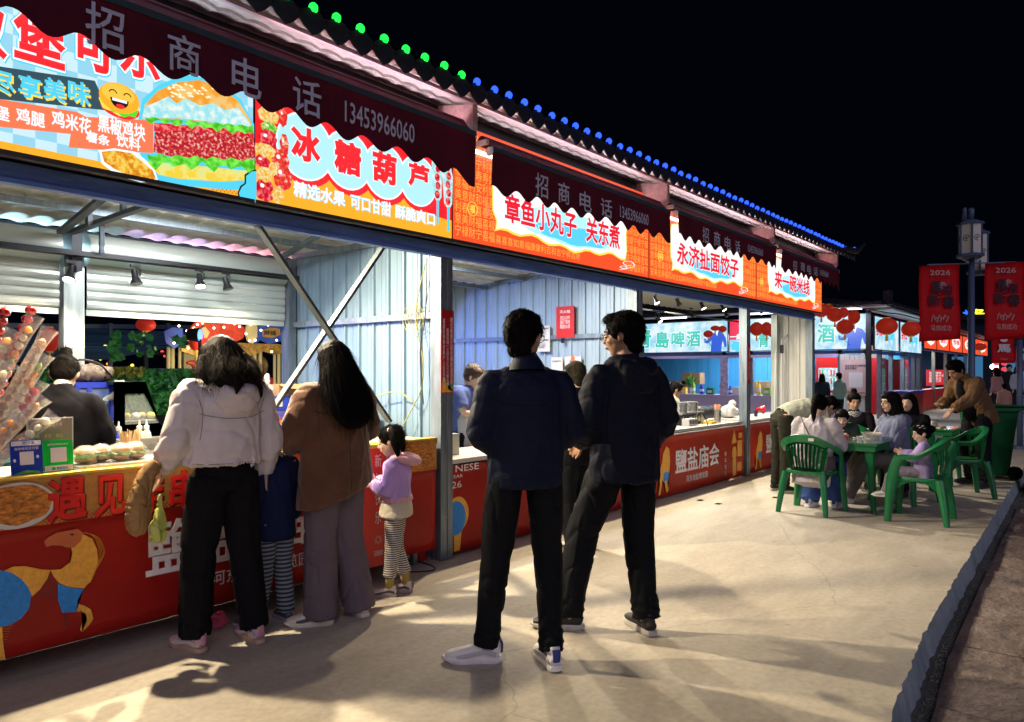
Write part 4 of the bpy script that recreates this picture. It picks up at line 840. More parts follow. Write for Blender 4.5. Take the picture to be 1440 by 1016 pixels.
# ================================================================== lamps on tracks
m_lens = glow('lamp_lens', (1, .93, .75), 9, False)
def track_spot(lab, p, aim, e=22, lit=True, col=(1, .86, .62), grp='track spotlights'):
    T = thing('track_spotlight', lab, 'spotlight', p, 0, grp); p = V(p); d = (V(aim) - p).normalized(); up = V((0, 0, 1))
    bx('adapter', (-.035, -.012, .065), (.035, .012, .085), m_black, T); bm = NB(); tube(bm, [(0, 0, .066, .006), (.035, 0, .05, .006), (.035, 0, 0, .006)], 6); obj('arm', bm, m_black, T)
    a = -d * .045; b = d * .02; c_ = d * .065
    bm = NB(); tube(bm, [(*a, .022), (*b, .026), (*(b + d * .02), .036), (*c_, .046)], 14); obj('lamp_head', bm, m_black, T, 40)
    bm = NB(); cyl(bm, c_ + d * .001, c_ + d * .003, .038, seg=14); obj('lens', bm, m_lens if lit else mat('lens_off', (.1, .1, .1), .2), T)
    if e: lamp('spot_lamp', 'SPOT', p + d * .09, e * 1.7, col, aim, .03, 150, .5)
for (px, py, lab, lit, ax, e) in ((99, 383, 'track spotlight in front of the near back post', True, (1.5, 5.2, .4), 26), (190, 388, 'track spotlight, second from the left, turned away to the right', False, (2.6, 5.3, .4), 26), (281, 393, 'lit track spotlight left of the pair near the middle of the shutter', True, (2.9, 5.2, .4), 26), (318, 397, 'track spotlight at the right end of the near rail', False, (3.6, 5.4, .4), 22)):
    p = at(px, py, 5.86); track_spot(lab, (p.x, p.y, p.z), ax, e, lit)
p0, p1 = at(-30, 343, 5.88), at(385, 387, 5.88); bm = NB(); bar(bm, (p0.x, 5.88, 2.34 if 0 else p0.z + .0), (p1.x, 5.88, p1.z), .03, .02); R(obj('light_track', bm, m_black))
T = thing('track_rail', 'black lighting track across the third and fourth stalls', 'light track', (7.2, 5.2, 2.33)); bx('rail', (0, -.015, 0), (5.4, .015, .02), m_black, T)
for (px, py, Y, lab, e) in ((921, 421, 4.9, 'round lit spotlight nearest the inner post of the third stall', 20), (953, 424, 4.9, 'round dark hooded spotlight second in the third stall', 0), (987, 429, 4.9, 'brightest round spotlight in the middle of the third stall', 24), (925, 448, 5.2, 'small spotlight hanging low at the left of the third stall', 10), (972, 441, 5.2, 'small spotlight hanging in the middle of the third stall', 0), (1016, 432, 5.2, 'spotlight pair on the right of the third stall, upper one', 12), (1020, 441, 5.25, 'spotlight pair on the right of the third stall, lower one', 0), (1045, 434, 5.2, 'spotlight just left of the post of the last stall', 12), (1070, 437, 5.0, 'spotlight under the ceiling of the last stall', 14)):
    p = at(px, py, Y); track_spot(lab, tuple(p), (p.x + .1, 4.0, .7), e, e > 0, (1, .90, .72), 'spotlights of the far stalls')

# ================================================================== candied fruit skewers on the near counter
m_haw = mat('hawthorn_red', (.42, .006, .008), .10, coat=1.0, var=.15, vscale=30); m_wrap = mat('cellophane', (.98, .95, .92), .08, alpha=.20, spec=1.0, bump=.8, bscale=30); m_rice = mat('rice_paper', (.95, .88, .78), .5, alpha=.22, bump=.6, bscale=26)
FR_ = [mat('fruit_orange', (.85, .34, .03), .15, coat=.8), mat('fruit_berry', (.55, .03, .04), .15, coat=.8), mat('fruit_pale', (.85, .74, .52), .2, coat=.8, var=.2), mat('fruit_nut', (.35, .17, .06), .35, var=.3), mat('fruit_kiwi', (.28, .42, .08), .2, coat=.8)]
def skewer(lab, base, tip, kind, r=.020, seed=0):
    rnd = random.Random(seed); base, tip = V(base), V(tip); L_ = (tip - base).length; d = (tip - base).normalized(); T = thing('candied_fruit_skewer', lab, 'candied fruit skewer', base, 0, 'candied fruit skewers fanned out at the left'); M = d.to_track_quat('Z', 'Y').to_matrix().to_4x4()
    bm = NB(); cyl(bm, V((0, 0, 0)), d * L_, .0025, seg=6); obj('stick', bm, m_wood, T)
    n = int(L_ * .82 / (r * 1.75)); proto_ = None
    for k in range(n):
        c = d * (L_ - r - k * r * 1.75); bm = NB()
        if kind == 'haw':
            ball(bm, (0, 0, 0), (r, r, r * .86), 12, 8, M)
            for v in bm.verts: v.co *= 1 - .0 * rnd.random()
            o = obj('fruit', bm, m_haw, T, True)
        else: ball(bm, (0, 0, 0), (r * rnd.uniform(.8, 1), r * rnd.uniform(.6, .95), r * .8), 10, 7, M); o = obj('fruit', bm, FR_[rnd.choice([0, 1, 2, 2, 2, 3, 4, 0]) if kind == 'mix' else (3 if kind == 'nut' else (k // 3 + seed) % 5)], T, True)
        o.location = c
    if kind != 'haw':
        bm = NB(); P = []
        for k in range(9): f = k / 8; P.append((*(d * (L_ * (.10 + .98 * f))), r * (1.12 + .2 * (k % 2) * .5 + (.7 if k == 8 else 0)), r * (1.15 + .2 * ((k + 1) % 2) * .5 + (.3 if k == 8 else 0))))
        tube(bm, P, 9, side=V((.6, -.7, .2)), n=2, cap=False)
        for v in bm.verts: v.co += V((noise.noise(v.co * 40), noise.noise(v.co * 40 + V((5, 0, 0))), 0)) * .006
        obj('wrapper', bm, m_wrap, T); 
        if seed % 2: bm = NB(); tube(bm, [(*(d * L_ * .15), r * 1.1), (*(d * L_ * .97), r * 1.12)], 8, cap=False); obj('rice_paper', bm, m_rice, T)
def ap(px, py, Y): p = at(px, py, Y); return (p.x, p.y, p.z)
SKW = [((-55, 640), (9, 432), 4.30, 'haw', 'whole red hawthorn skewer farthest left, its tip the highest'), ((-40, 660), (46, 430), 4.26, 'haw', 'whole red hawthorn skewer to the right of the other, next to the back post'),
       ((-60, 655), (42, 458), 4.22, 'mix', 'wrapped fruit skewer just under the red hawthorn tips'), ((-45, 665), (62, 476), 4.19, 'nut', 'wrapped skewer of nuts reaching toward the vendor'), ((-30, 680), (58, 510), 4.16, 'mix', 'wrapped mixed fruit skewer below the nut skewer'), ((-60, 610), (14, 474), 4.24, 'mix', 'wrapped skewer at the very left under the hawthorns'),
       ((-25, 690), (52, 545), 4.13, 'band', 'wrapped skewer with bands of fruit in the middle of the fan'), ((-40, 700), (55, 566), 4.11, 'nut', 'wrapped skewer of brown beads low in the fan'), ((-20, 700), (70, 588), 4.09, 'mix', 'lowest wrapped skewer, its tip above the grey price board'), ((-60, 650), (8, 520), 4.14, 'mix', 'short wrapped skewer at the left edge, middle height'), ((-50, 700), (20, 590), 4.10, 'band', 'short wrapped skewer at the left edge, low down'), ((-30, 708), (40, 622), 4.07, 'mix', 'small wrapped skewer lying nearly flat behind the blue payment stand')]
for i, (a, b, Y, k, lab) in enumerate(SKW):
    ta = ap(*b, Y); ba = at(a[0], a[1], Y); skewer(lab, (ba.x, Y + .05, max(ba.z, .975)), ta, k, .0250 if k != 'haw' else .0275, i)
# ---- payment stands, price board
m_payb = mat('pay_blue', (.012, .045, .42), .3); m_payg = mat('pay_green', (.005, .42, .06), .3)
def stand(lab, px0, px1, py0, py1, Y, mt, body):
    X0, X1, Z0, Z1 = pbox(px0, px1, py0, py1, Y); Z0 = .963; T = thing('payment_stand', lab, 'payment sign', (X0, Y, Z0), group='payment signs on the near counter'); w_, h = X1 - X0, Z1 - Z0
    bx('card', (0, 0, 0), (w_, .006, h), mt, T, .002); bx('foot', (0, .0065, 0), (w_, .07, .004), m_white, T); body(T, w_, h); T.rotation_euler = (radians(-8), 0, 0)
fz = front(-.0008)
def b1(T, w_, h):
    shape('print', fz, rect(.004, w_ - .004, h * .84, h - .004), 0, m_sel, T); text('推荐使用支付宝', front(-.0012), w_ * .12, w_ * .88, h * .71, h * .79, 0, m_sel, T, .01); text('支付宝', front(-.0016), w_ * .36, w_ * .76, h * .87, h * .96, 0, m_payb, T, .02); shape('print', fz, rect(w_ * .28, w_ * .72, h * .28, h * .66), 0, m_sel, T)
    shape('print', fz, [(.01, .003), (w_ - .01, .003), (w_ - .02, h * .08), (w_ * .5, h * .13), (.03, h * .07)], 0, mat('print_grass', (.08, .30, .05)), T); shape('print', fz, ell(w_ * .84, h * .5, .006, .008), 0, m_sel, T); shape('print', fz, ell(w_ * .12, h * .42, .006, .008), 0, m_sel, T)
def b2(T, w_, h):
    shape('print', fz, rect(.004, w_ - .004, .004, h * .20), 0, m_sel, T); text('推荐使用微信支付', front(-.0012), w_ * .15, w_ * .85, h * .83, h * .90, 0, m_sel, T, .01); shape('print', fz, rect(w_ * .24, w_ * .78, h * .30, h * .76), 0, m_sel, T); text('微信支付', front(-.0016), w_ * .42, w_ * .80, h * .055, h * .145, 0, m_payb, T, .01); shape('print', front(-.0016), ell(w_ * .32, h * .1, .009, .008), 0, m_payg, T)
stand('blue payment stand card at the near counter edge', 16, 61, 619, 672, 4.03, m_payb, b1); stand('green payment stand card beside the blue one', 62, 104, 619, 669, 4.035, m_payg, b2)
X0, X1, Z0, Z1 = pbox(38, 103, 588, 640, 4.12); T = thing('price_board', 'grey price board with pale border standing behind the payment stands', 'price board', (X0, 4.12, .963)); w_, h = X1 - X0, Z1 - .963
bx('board', (0, 0, 0), (w_, .008, h), m_white, T); shape('print', front(-.0008), rect(.006, w_ - .006, .006, h - .006), 0, mat('board_taupe', (.22, .18, .15)), T); text('微信点单', front(-.0012), w_ * .45, w_ * .75, h * .83, h * .92, 0, m_sel, T, .01)
for i in range(4):
    for k in range(3): text('小吃' if k < 1 else '¥10', front(-.0012), w_ * (.12 + .25 * k), w_ * (.26 + .25 * k), h * (.62 - i * .15), h * (.69 - i * .15), 0, m_gold if k else m_sel, T)
# ---- wrapped burgers on a steel tray
T = thing('serving_tray', 'long steel tray under the wrapped burgers', 'tray', (1.48, 4.03, .9625)); bx('tray', (0, 0, 0), (.62, .34, .012), m_steel, T, .003); bx('lip', (0, .341, 0), (.62, .346, .035), m_steel, T)
m_bun = mat('bread_bun', (.55, .24, .07), .5, var=.2, vscale=20); m_lett = mat('lettuce', (.22, .42, .05), .5, var=.3, vscale=30, bump=.5); m_film = mat('cling_film', (.95, .95, .97), .08, alpha=.20, spec=.9, bump=1.0, bscale=18)
for i, (px, lab) in enumerate(((122, 'film wrapped burger at the left end of the steel tray'), (148, 'film wrapped burger second from the left on the tray'), (171, 'film wrapped burger with lettuce showing, third on the tray'), (196, 'film wrapped burger at the right end of the tray beside the bag'))):
    p = at(px, 655, 4.14); T = thing('wrapped_burger', lab, 'wrapped burger', (p.x, 4.16 + (i % 2) * .03, .976), .3 * i, 'film wrapped burgers on the tray'); T.scale = (.84, .84, .95)
    bm = NB(); ball(bm, (0, 0, .022), (.062, .055, .022)); obj('lower_bun', bm, m_bun, T, True); bm = NB(); tube(bm, [(0, 0, .036, .066, .058), (0, 0, .046, .07, .062)], 24, side=V((1, 0, 0)))
    for v in bm.verts: v.co.z += .008 * sin(math.atan2(v.co.y, v.co.x) * 9)
    obj('lettuce', bm, m_lett, T); bm = NB(); ball(bm, (0, 0, .062), (.060, .054, .030)); obj('upper_bun', bm, m_bun, T, True); bm = NB(); ball(bm, (0, 0, .045), (.080, .072, .054), 18, 12)
    for v in bm.verts: v.co += V((noise.noise(v.co * 30 + V((i, 0, 0))), noise.noise(v.co * 30 + V((0, i, 4))), .5 * noise.noise(v.co * 26))) * .016; v.co.z = max(v.co.z, .001)
    obj('film', bm, m_film, T)
bm = NB(); ball(bm, (0, 0, .0), (.035, .02, .03)); o = obj('egg_roll', bm, mat('egg_yellow', (.75, .50, .06), .4), None, True); tag(o, 'yellow omelette piece behind the wrapped burgers', 'omelette'); p = at(128, 637, 4.33); o.location = (p.x, 4.33, .99)
# ---- cup of wooden sticks
p = at(183, 628, 4.36); T = thing('stick_cup', 'clear cup stuffed with pale wooden skewer sticks', 'cup', (p.x, 4.36, .963)); bm = NB(); tube(bm, [(0, 0, 0, .046), (0, 0, .075, .056), (0, 0, .08, .060), (0, 0, .088, .060)], 20); obj('cup', bm, m_clear, T, 40)
random.seed(2)
for i in range(46):
    a = random.uniform(0, 6.3); r = .045 * random.random() ** .5; bm = NB(); bar(bm, (r * .6 * cos(a), r * .6 * sin(a), .004), (r * 1.35 * cos(a + .2), r * 1.35 * sin(a + .2), random.uniform(.125, .165)), .006, .004); obj('wooden_stick', bm, m_wood, T)
# ---- work bench, griddle, warmer cabinet, bottles behind
T = thing('work_bench', 'dark teal work bench behind the near counter with the griddle on it', 'bench', (1.6, 5.25, 0)); m_teal = mat('bench_teal', (.04, .15, .16), .4, var=.2, vscale=5); bx('top', (-.6, 0, .86), (2.3, .62, .90), m_teal, T, .006); bx('front_panel', (-.6, .03, .1), (2.3, .05, .858), m_teal, T)
for x in (-.5, .9, 2.2):
    bx('leg', (x, .1, 0), (x + .05, .15, .858), m_galv, T)
def bxw(px0, px1, py0, py1, Y): return pbox(px0, px1, py0, py1, Y)
X0, X1, Z0, Z1 = bxw(108, 160, 572, 616, 5.30); T = thing('griddle', 'grey steel griddle with a black control knob', 'griddle', (X0, 5.30, .902)); w_ = X1 - X0; m_grid = mat('griddle_grey', (.26, .32, .28), .4, .5, var=.15); bx('body', (0, 0, .02), (w_, .45, .15), m_grid, T, .008); bx('splash_guard', (-.01, .0, .151), (w_ + .01, .46, .185), m_steel, T, .006)
bm = NB(); cyl(bm, (w_ * .32, -.02, .085), (w_ * .32, 0, .085), .032, seg=20); obj('knob', bm, m_black, T, 40); bm = NB(); cyl(bm, (w_ * .62, -.008, .085), (w_ * .62, 0, .085), .010, seg=12); obj('indicator', bm, m_black, T)
for x in (.04, w_ - .04): bm = NB(); cyl(bm, (x, .05, 0), (x, .05, .02), .018); obj('foot', bm, m_black, T)
X0, X1, Z0, Z1 = bxw(106, 161, 538, 600, 5.62); T = thing('display_freezer', 'blue display freezer with a white lower part behind the vendor', 'freezer', (X0, 5.62, .902)); w_, h = X1 - X0, Z1 - .902; m_frz = mat('freezer_blue', (.025, .05, .46), .3); bx('body', (0, .0, .0), (w_, .35, h * .32), m_white, T, .006); bx('back_panel', (0, .33, h * .33), (w_, .35, h), m_frz, T); bx('top', (0, 0, h * .92), (w_, .329, h), m_frz, T, .005)
for x in (0, w_ * .3, w_ - .03): bx('pillar', (x, 0, h * .33), (x + .03, .03, h * .915), m_frz, T)
bx('pane', (.035, .010, h * .34), (w_ - .035, .014, h * .91), mat('blue_glass', (.20, .30, .75), .05, alpha=.45), T)
for k in range(5): bm = NB(); ball(bm, (.08 + k * w_ * .17, .2, h * .42), (.045, .05, .05)); obj('packet', bm, [m_frz, m_white, m_payb][k % 3], T, True)
bm = NB(); ball(bm, (0, 0, .05), (.20, .14, .07)); ball(bm, (.1, .03, .08), (.12, .1, .05)); ball(bm, (-.12, 0, .06), (.1, .12, .05)); T = thing('duffel_bag', 'brown crumpled bag lying on top of the blue freezer', 'bag', (X0 + .1, 5.78, Z1)); mobj('bag', fuse(bm, .012, 2, folds(.02, 12, 12)), mat('bag_brown', (.085, .06, .045), .6, var=.3), T); wire('strap', [(-.16, -.06, .1), (-.05, -.1, .16), (.08, -.1, .13), (.18, -.08, .03)], .008, m_black, T)
bm = NB(); P = []
for i in range(8): P.append([bm.verts.new((.06 * sin(i * .6) + .02 * k, -.045 - .012 * sin(i + k), .02 - i * .022 if i > 1 else .012)) for k in range(5)])
for a, b in zip(P, P[1:]):
    for k in range(4): bm.faces.new((a[k], a[k + 1], b[k + 1], b[k]))
bmesh.ops.solidify(bm, geom=bm.faces[:], thickness=.006); o = obj('dish_cloth', bm, cloth('grey_towel', (.34, .37, .38)), None, True); o.location = (at(150, 540, 5.6).x, 5.62, Z1 + .003); tag(o, 'grey cloth hanging over the corner of the blue freezer', 'cloth')
# sloping glass food warmer
X0, X1, Z0, Z1 = bxw(160, 236, 537, 612, 5.50); T = thing('food_warmer', 'black framed food warmer with a sloping glass front', 'food warmer', (X0, 5.50, .902)); h = Z1 - .902; w_ = X1 - X0
side_ = [(0, .0), (w_, 0), (w_ * .98, h * .18), (w_ * .58, h), (0, h)]
ins = [(w_ * .20, h * .36), (w_ * .84, h * .36), (w_ * .55, h * .82), (w_ * .20, h * .82)]
def fr_panel(y):
    bm = NB(); outv = [bm.verts.new((x, y, z)) for x, z in [(0, 0), (w_, 0), (w_ * .58, h), (0, h)]]; inv = [bm.verts.new((x, y, z)) for x, z in ins]
    for i in range(4): bm.faces.new((outv[i], outv[(i + 1) % 4], inv[(i + 1) % 4], inv[i]))
    bmesh.ops.solidify(bm, geom=bm.faces[:], thickness=.02); return obj('frame', bm, m_black, T)
fr_panel(0); fr_panel(.40); bx('base', (0, .022, 0), (w_, .40, h * .10), m_steel, T); bx('top', (0, .022, h - .02), (w_ * .58, .38, h), m_black, T); bm = NB(); bm.faces.new([bm.verts.new((x, .008, z)) for x, z in ins]); obj('pane', bm, mat('glass_pane', (.75, .85, .85), .05, alpha=.18, spec=1), T)
bx('shelf', (.03, .03, h * .40), (w_ * .8, .37, h * .41), m_steel, T)
for k in range(5): bm = NB(); ball(bm, (w_ * .28 + k * .055, .15 + .03 * (k % 2), h * .47), (.03, .04, .025)); obj('snack', bm, [m_bun, m_topy, m_white][k % 3], T, True)
m_botw = mat('bottle_clear', (.6, .62, .60), .15, alpha=.6); m_botb = mat('bottle_blue', (.04, .08, .5), .2, alpha=.8)
for px, mt, lab in ((167, m_botb, 'blue squeeze bottle left of the two clear ones'), (196, m_botw, 'clear squeeze bottle in the middle of the three'), (206, m_botw, 'clear squeeze bottle at the right of the three')):
    p = at(px, 590, 5.27); T = thing('squeeze_bottle', lab, 'bottle', (p.x, 5.27, .902), group='squeeze bottles on the bench'); bm = NB(); tube(bm, [(0, 0, 0, .033), (0, 0, .10, .034), (0, 0, .135, .022), (0, 0, .15, .014)], 14, n=2); obj('body', bm, mt, T, 50); bm = NB(); tube(bm, [(0, 0, .151, .018), (0, 0, .175, .018), (0, 0, .18, .008), (0, 0, .215, .004)], 10); obj('cap', bm, m_white, T, 40); bx('label', (-.026, -.036, .03), (.026, -.034, .08), m_dark, T)
p = at(221, 596, 5.27); T = thing('tissue_pack', 'pale blue tissue pack on the bench beside the bottles', 'tissue pack', (p.x, 5.27, .902)); bx('pack', (-.08, -.05, 0), (.10, .07, .075), mat('tissue_blue', (.22, .50, .70), .4), T, .015); bx('top_band', (-.06, -.03, .076), (.08, .05, .085), m_white, T, .004)
T = thing('sauce_tray', 'steel tray rack with dark pots on the bench', 'tray', (at(190, 600, 5.22).x, 5.13, .902)); bx('tray', (-.22, 0, 0), (.26, .1, .10), m_steel, T, .004)
# things between the two women and beside the brace
p = at(392, 612, 4.45); T = thing('sauce_bottle', 'orange sauce bottle behind the counter between the two women', 'bottle', (p.x, 4.45, .962)); bm = NB(); tube(bm, [(0, 0, 0, .03), (0, 0, .12, .032), (0, 0, .15, .02), (0, 0, .19, .006)], 14, n=2); obj('body', bm, mat('sauce_orange', (.50, .10, .03), .3), T, 50); bm = NB(); cyl(bm, (0, 0, .05), (0, 0, .10), .0335, seg=14); obj('label', bm, m_topy, T, True)
p = at(405, 628, 4.2); T = thing('food_tray', 'white tray heaped with yellow noodles between the two women', 'tray', (p.x - .02, 4.22, .9625)); bx('tray', (-.17, -.13, 0), (.17, .13, .05), m_white, T, .01); bm = NB(); ball(bm, (0, 0, .05), (.14, .10, .035)); mobj('noodles', fuse(bm, .008, 1, lambda p: .012 * noise.noise(p * 60)), mat('noodle_yellow', (.72, .66, .14), .4, var=.3, vscale=40), T)
p = at(400, 560, 5.5); T = thing('crate', 'blue plastic crate stacked beside the side wall', 'crate', (p.x, 5.5, .90)); 
for k in range(3): bx('tier', (-.16, 0, .0 + k * .115), (.22, .3, .11 + k * .115), [m_frz, mat('crate_violet', (.10, .08, .38), .4), m_frz][k], T, .008)
bx('label', (-.1, -.004, .26), (-.02, -.001, .31), m_white, T)
T = thing('crate_stand', 'low table under the blue crate beside the side wall', 'table', (p.x, 5.5, 0)); bx('top', (-.3, -.05, .86), (.3, .35, .898), m_dark, T); 
for x in (-.27, .23): bx('leg', (x, .1, 0), (x + .04, .14, .858), m_galv, T)
T = thing('cardboard_box', 'open cardboard box on top of the blue crate', 'cardboard box', (p.x + .10, 5.55, 1.247)); bx('box', (-.12, 0, 0), (.14, .2, .10), m_card, T); bm = NB(); box(bm, -.12, .14, -.10, 0, 0, .004, Matrix.Translation((0, -.001, .1)) @ Matrix.Rotation(.4, 4, 'X')); obj('flap', bm, m_card, T)
T = thing('plastic_bag', 'pale knotted plastic bag left of the cardboard box', 'plastic bag', (p.x - .13, 5.6, 1.247)); bm = NB(); ball(bm, (0, 0, .06), (.08, .07, .07)); ball(bm, (.03, 0, .15), (.02, .03, .05)); mobj('bag', fuse(bm, .008, 1, lambda q: .02 * noise.noise(q * 22)), mat('bag_film', (.75, .72, .62), .2, alpha=.6), T)
p = at(592, 592, 4.75); T = thing('carton', 'white carton with a blue band beside the steel post', 'carton', (3.84, 4.75, .93)); bx('box', (-.2, 0, 0), (.16, .3, .22), m_white, T, .003); bx('band', (-.202, -.002, .15), (.162, -.0005, .165), m_payb, T); text('蓝鲸水产', front(4.74 - 4.743), -.12, .02, .08, .11, 0, m_payb, T, .01)
T = thing('shelf', 'low dark green shelf holding the white carton', 'shelf', (3.84, 4.7, 0)); bx('top', (-.45, 0, .90), (.18, .5, .928), mat('shelf_green', (.04, .08, .05), .5), T); bx('leg', (-.42, .05, 0), (-.38, .1, .898), m_dark, T); bx('leg', (.10, .05, 0), (.14, .1, .898), m_dark, T); bx('tub', (-.4, .1, .1), (.08, .4, .62), mat('tub_green', (.02, .06, .04), .4), T, .02)
p = at(592, 640, 4.30); T = thing('fan_sign', 'white round ended board with red characters leaning beside the post', 'sign board', (3.79, 4.36, .40)); bm = NB(); poly(bm, [(x, z) for x, z in ell(0, .26, .13, .24, 24)], .012, Matrix(((1, 0, 0, 0), (0, 0, 1, 0), (0, 1, 0, 0), (0, 0, 0, 1)))); obj('board', bm, m_white, T); text('凉拌粉', front(-.002), -.09, .09, .37, .43, 0, m_redl, T, .03)
T = thing('bucket', 'black bucket on the floor between the girl and the steel post', 'bucket', (3.80, 4.62, 0)); bm = NB(); tube(bm, [(0, 0, 0, .12), (0, 0, .38, .15), (0, 0, .39, .16)], 20); obj('bucket', bm, m_black, T, 40); wire('handle', [(-.15, 0, .37), (-.1, -.1, .3), (.1, -.1, .3), (.15, 0, .37)], .004, m_steel, T)
T = thing('fire_extinguisher', 'red fire extinguisher standing left of the steel post', 'fire extinguisher', (3.965, 4.20, 0)); m_ext = mat('extinguisher_red', (.50, .012, .015), .25, coat=.5); bm = NB(); tube(bm, [(0, 0, 0, .055), (0, 0, .02, .06), (0, 0, .36, .06), (0, 0, .41, .035), (0, 0, .43, .02)], 18, n=1); obj('cylinder', bm, m_ext, T, 50); bm = NB(); box(bm, -.012, .012, -.02, .02, .431, .47); bar(bm, (0, 0, .46), (.09, -.03, .50), .018, .006); bar(bm, (0, 0, .465), (.085, -.03, .47), .018, .006); obj('valve', bm, m_black, T); wire('hose', [(0, .02, .45), (-.06, .02, .43), (-.075, 0, .30), (-.065, -.02, .12)], .008, m_black, T); bx('label', (-.03, -.0625, .14), (.03, -.0605, .28), m_white, T)
o = wire('floor_cable', [(3.70, 4.3, .004), (3.6, 4.1, .004), (3.75, 3.9, .004), (3.86, 3.92, .004), (3.9, 4.15, .004), (3.8, 4.5, .004)], .006, m_black); tag(o, 'black cable looping on the concrete by the steel post', 'cable')
T = thing('fan_guard', 'yellow wire ring hung on the side wall beside the post', 'wire ring', (4.02, 4.33, 1.88))
for r in (.12, .09, .06): bm = NB(); tube(bm, [(0, r * cos(a * pi / 10), r * sin(a * pi / 10), .003) for a in range(21)], 5); obj('ring', bm, m_wirey, T)
for a in range(8): bm = NB(); bar(bm, (0, .02 * cos(a * pi / 4), .02 * sin(a * pi / 4)), (0, .12 * cos(a * pi / 4), .12 * sin(a * pi / 4)), .003); obj('spoke', bm, m_wirey, T)
# ---- second stall: notices on the side wall (plane X = 7.04 facing left)
def wallnote(nm, lab, px0, px1, py0, py1, mt, prints, cat='notice'):
    a = atX(px0, py0, 7.03); b = atX(px1, py1, 7.03); y0, y1 = a.y, b.y; d = (a.z, (H + (HOR - py1) * (7.03 / (C + S * kk(px0))) / F)); T = thing(nm, lab, cat, (7.03, y1, d[1]), group='notices on the wall of the second stall'); w_, h = y0 - y1, d[0] - d[1]
    bx('sheet', (-.012, 0, 0), (.0, w_, h), mt, T); pl = Plane((-.0125, w_, 0), (0, -1, 0), (0, 0, 1)); prints(T, pl, w_, h); return T
m_ink = mat('ink', (.04, .04, .05), .6)
wallnote('fire_blanket_pouch', 'red fire blanket pouch hanging on the blue wall', 783, 808, 432, 476, mat('pouch_red', (.52, .015, .02), .5), lambda T, pl, w_, h: (text('灭火毯', pl, w_ * .2, w_ * .8, h * .78, h * .88, .001, m_sel, T, .02), text('发生火灾时\n请拉下取用\n覆盖在火源', pl, w_ * .22, w_ * .78, h * .30, h * .70, .001, m_sel, T), bx('pull_tab', (-.02, w_ * .55, -.06), (-.008, w_ * .7, -.001), m_black, T)), 'fire blanket')
wallnote('white_notice', 'white notice with dark printed blocks behind the tall man', 757, 774, 459, 495, m_white, lambda T, pl, w_, h: [text('食品安全管理制度', pl, w_ * .1, w_ * .9, h * (.86 - .45 * i), h * (.93 - .45 * i), .001, m_ink, T, .03) and text('一二三四五六七\n从业人员健康证\n保持环境整洁', pl, w_ * .1, w_ * .65, h * (.58 - .45 * i), h * (.80 - .45 * i), .001, m_ink, T) for i in range(2)])
wallnote('framed_licence', 'framed licence with an orange seal right of the tall man', 795, 818, 502, 538, m_white, lambda T, pl, w_, h: (text('营业执照', pl, w_ * .3, w_ * .7, h * .78, h * .86, .001, m_ink, T, .02), text('经营者姓名\n类型个体\n经营场所', pl, w_ * .12, w_ * .6, h * .3, h * .68, .001, m_ink, T), shape('print', pl, ell(w_ * .5, h * .93, .03, .03, 12), .001, mat('seal_orange', (.6, .15, .04)), T)))
wallnote('framed_licence', 'framed certificate mostly hidden behind the tall man', 776, 792, 503, 536, m_white, lambda T, pl, w_, h: text('食品经营许可证', pl, w_ * .1, w_ * .9, h * .8, h * .87, .001, m_ink, T, .02))
T = thing('cash_box', 'cream box standing on the second counter beside the steel post', 'box', (4.4, 4.3, .762)); bx('box', (-.12, 0, 0), (.12, .22, .16), mat('cream_box', (.62, .58, .46), .5), T, .006); bx('lid', (-.122, -.002, .161), (.122, .222, .175), m_white, T)
T = thing('food_tray', 'tray of yellow snacks on the second counter between the two men', 'tray', (6.35, 4.35, .762)); bx('tray', (-.2, -.12, 0), (.2, .12, .03), m_steel, T); bm = NB(); [ball(bm, (-.14 + .07 * (i % 5), -.06 + .06 * (i // 5), .05), .03, 8, 6) for i in range(15)]; mobj('snacks', fuse(bm, .01, 1), m_topy, T)
# ---- third stall goods
def pos(px, py, Y, z): p = at(px, py, Y); return (p.x, Y, z)
for px, lab in ((957, 'steel soup pot left on the third counter'), (972, 'steel soup pot right beside the cash terminal')):
    T = thing('soup_pot', lab, 'pot', (*pos(px, 570, 4.42, .93)[:2], .93), group='steel pots of the third stall'); bm = NB(); tube(bm, [(0, 0, 0, .085), (0, 0, .12, .085), (0, 0, .125, .092), (0, 0, .13, .092)], 20); obj('pot', bm, m_steel, T, 40); bm = NB(); cyl(bm, (0, 0, .1305), (0, 0, .134), .08, seg=20); obj('lid', bm, m_steel, T, 40)
T = thing('pot_stand', 'steel frame stove under the two soup pots', 'stove', (8.95, 4.3, .772)); bx('top', (-.34, 0, .135), (.30, .30, .157), m_steel, T, .004); bx('body', (-.30, .03, 0), (.26, .28, .134), m_dark, T); 
for k in range(7): bx('vent', (-.27 + k * .075, .024, .03), (-.23 + k * .075, .0295, .11), m_steel, T)
T = thing('cash_terminal', 'cream cash terminal with a small screen on the third counter', 'terminal', pos(988, 570, 4.35, .772)); bm = NB(); box(bm, -.07, .07, 0, .02, 0, .22, Matrix.Rotation(-.25, 4, 'X')); obj('screen_body', bm, mat('terminal_cream', (.62, .60, .50), .5), T, bev=.006); bm = NB(); box(bm, -.05, .05, -.003, -.001, .08, .19, Matrix.Rotation(-.25, 4, 'X')); obj('screen', bm, mat('screen_grey', (.16, .22, .2), .3), T); bx('base', (-.08, .01, 0), (.08, .13, .02), m_white, T)
T = thing('straw_cup', 'tall steel cup of straws beside the crumpled bag', 'cup', pos(1009, 585, 4.25, .772)); bm = NB(); cyl(bm, (0, 0, 0), (0, 0, .17), .045, seg=18); obj('cup', bm, m_steel, T, 40); 
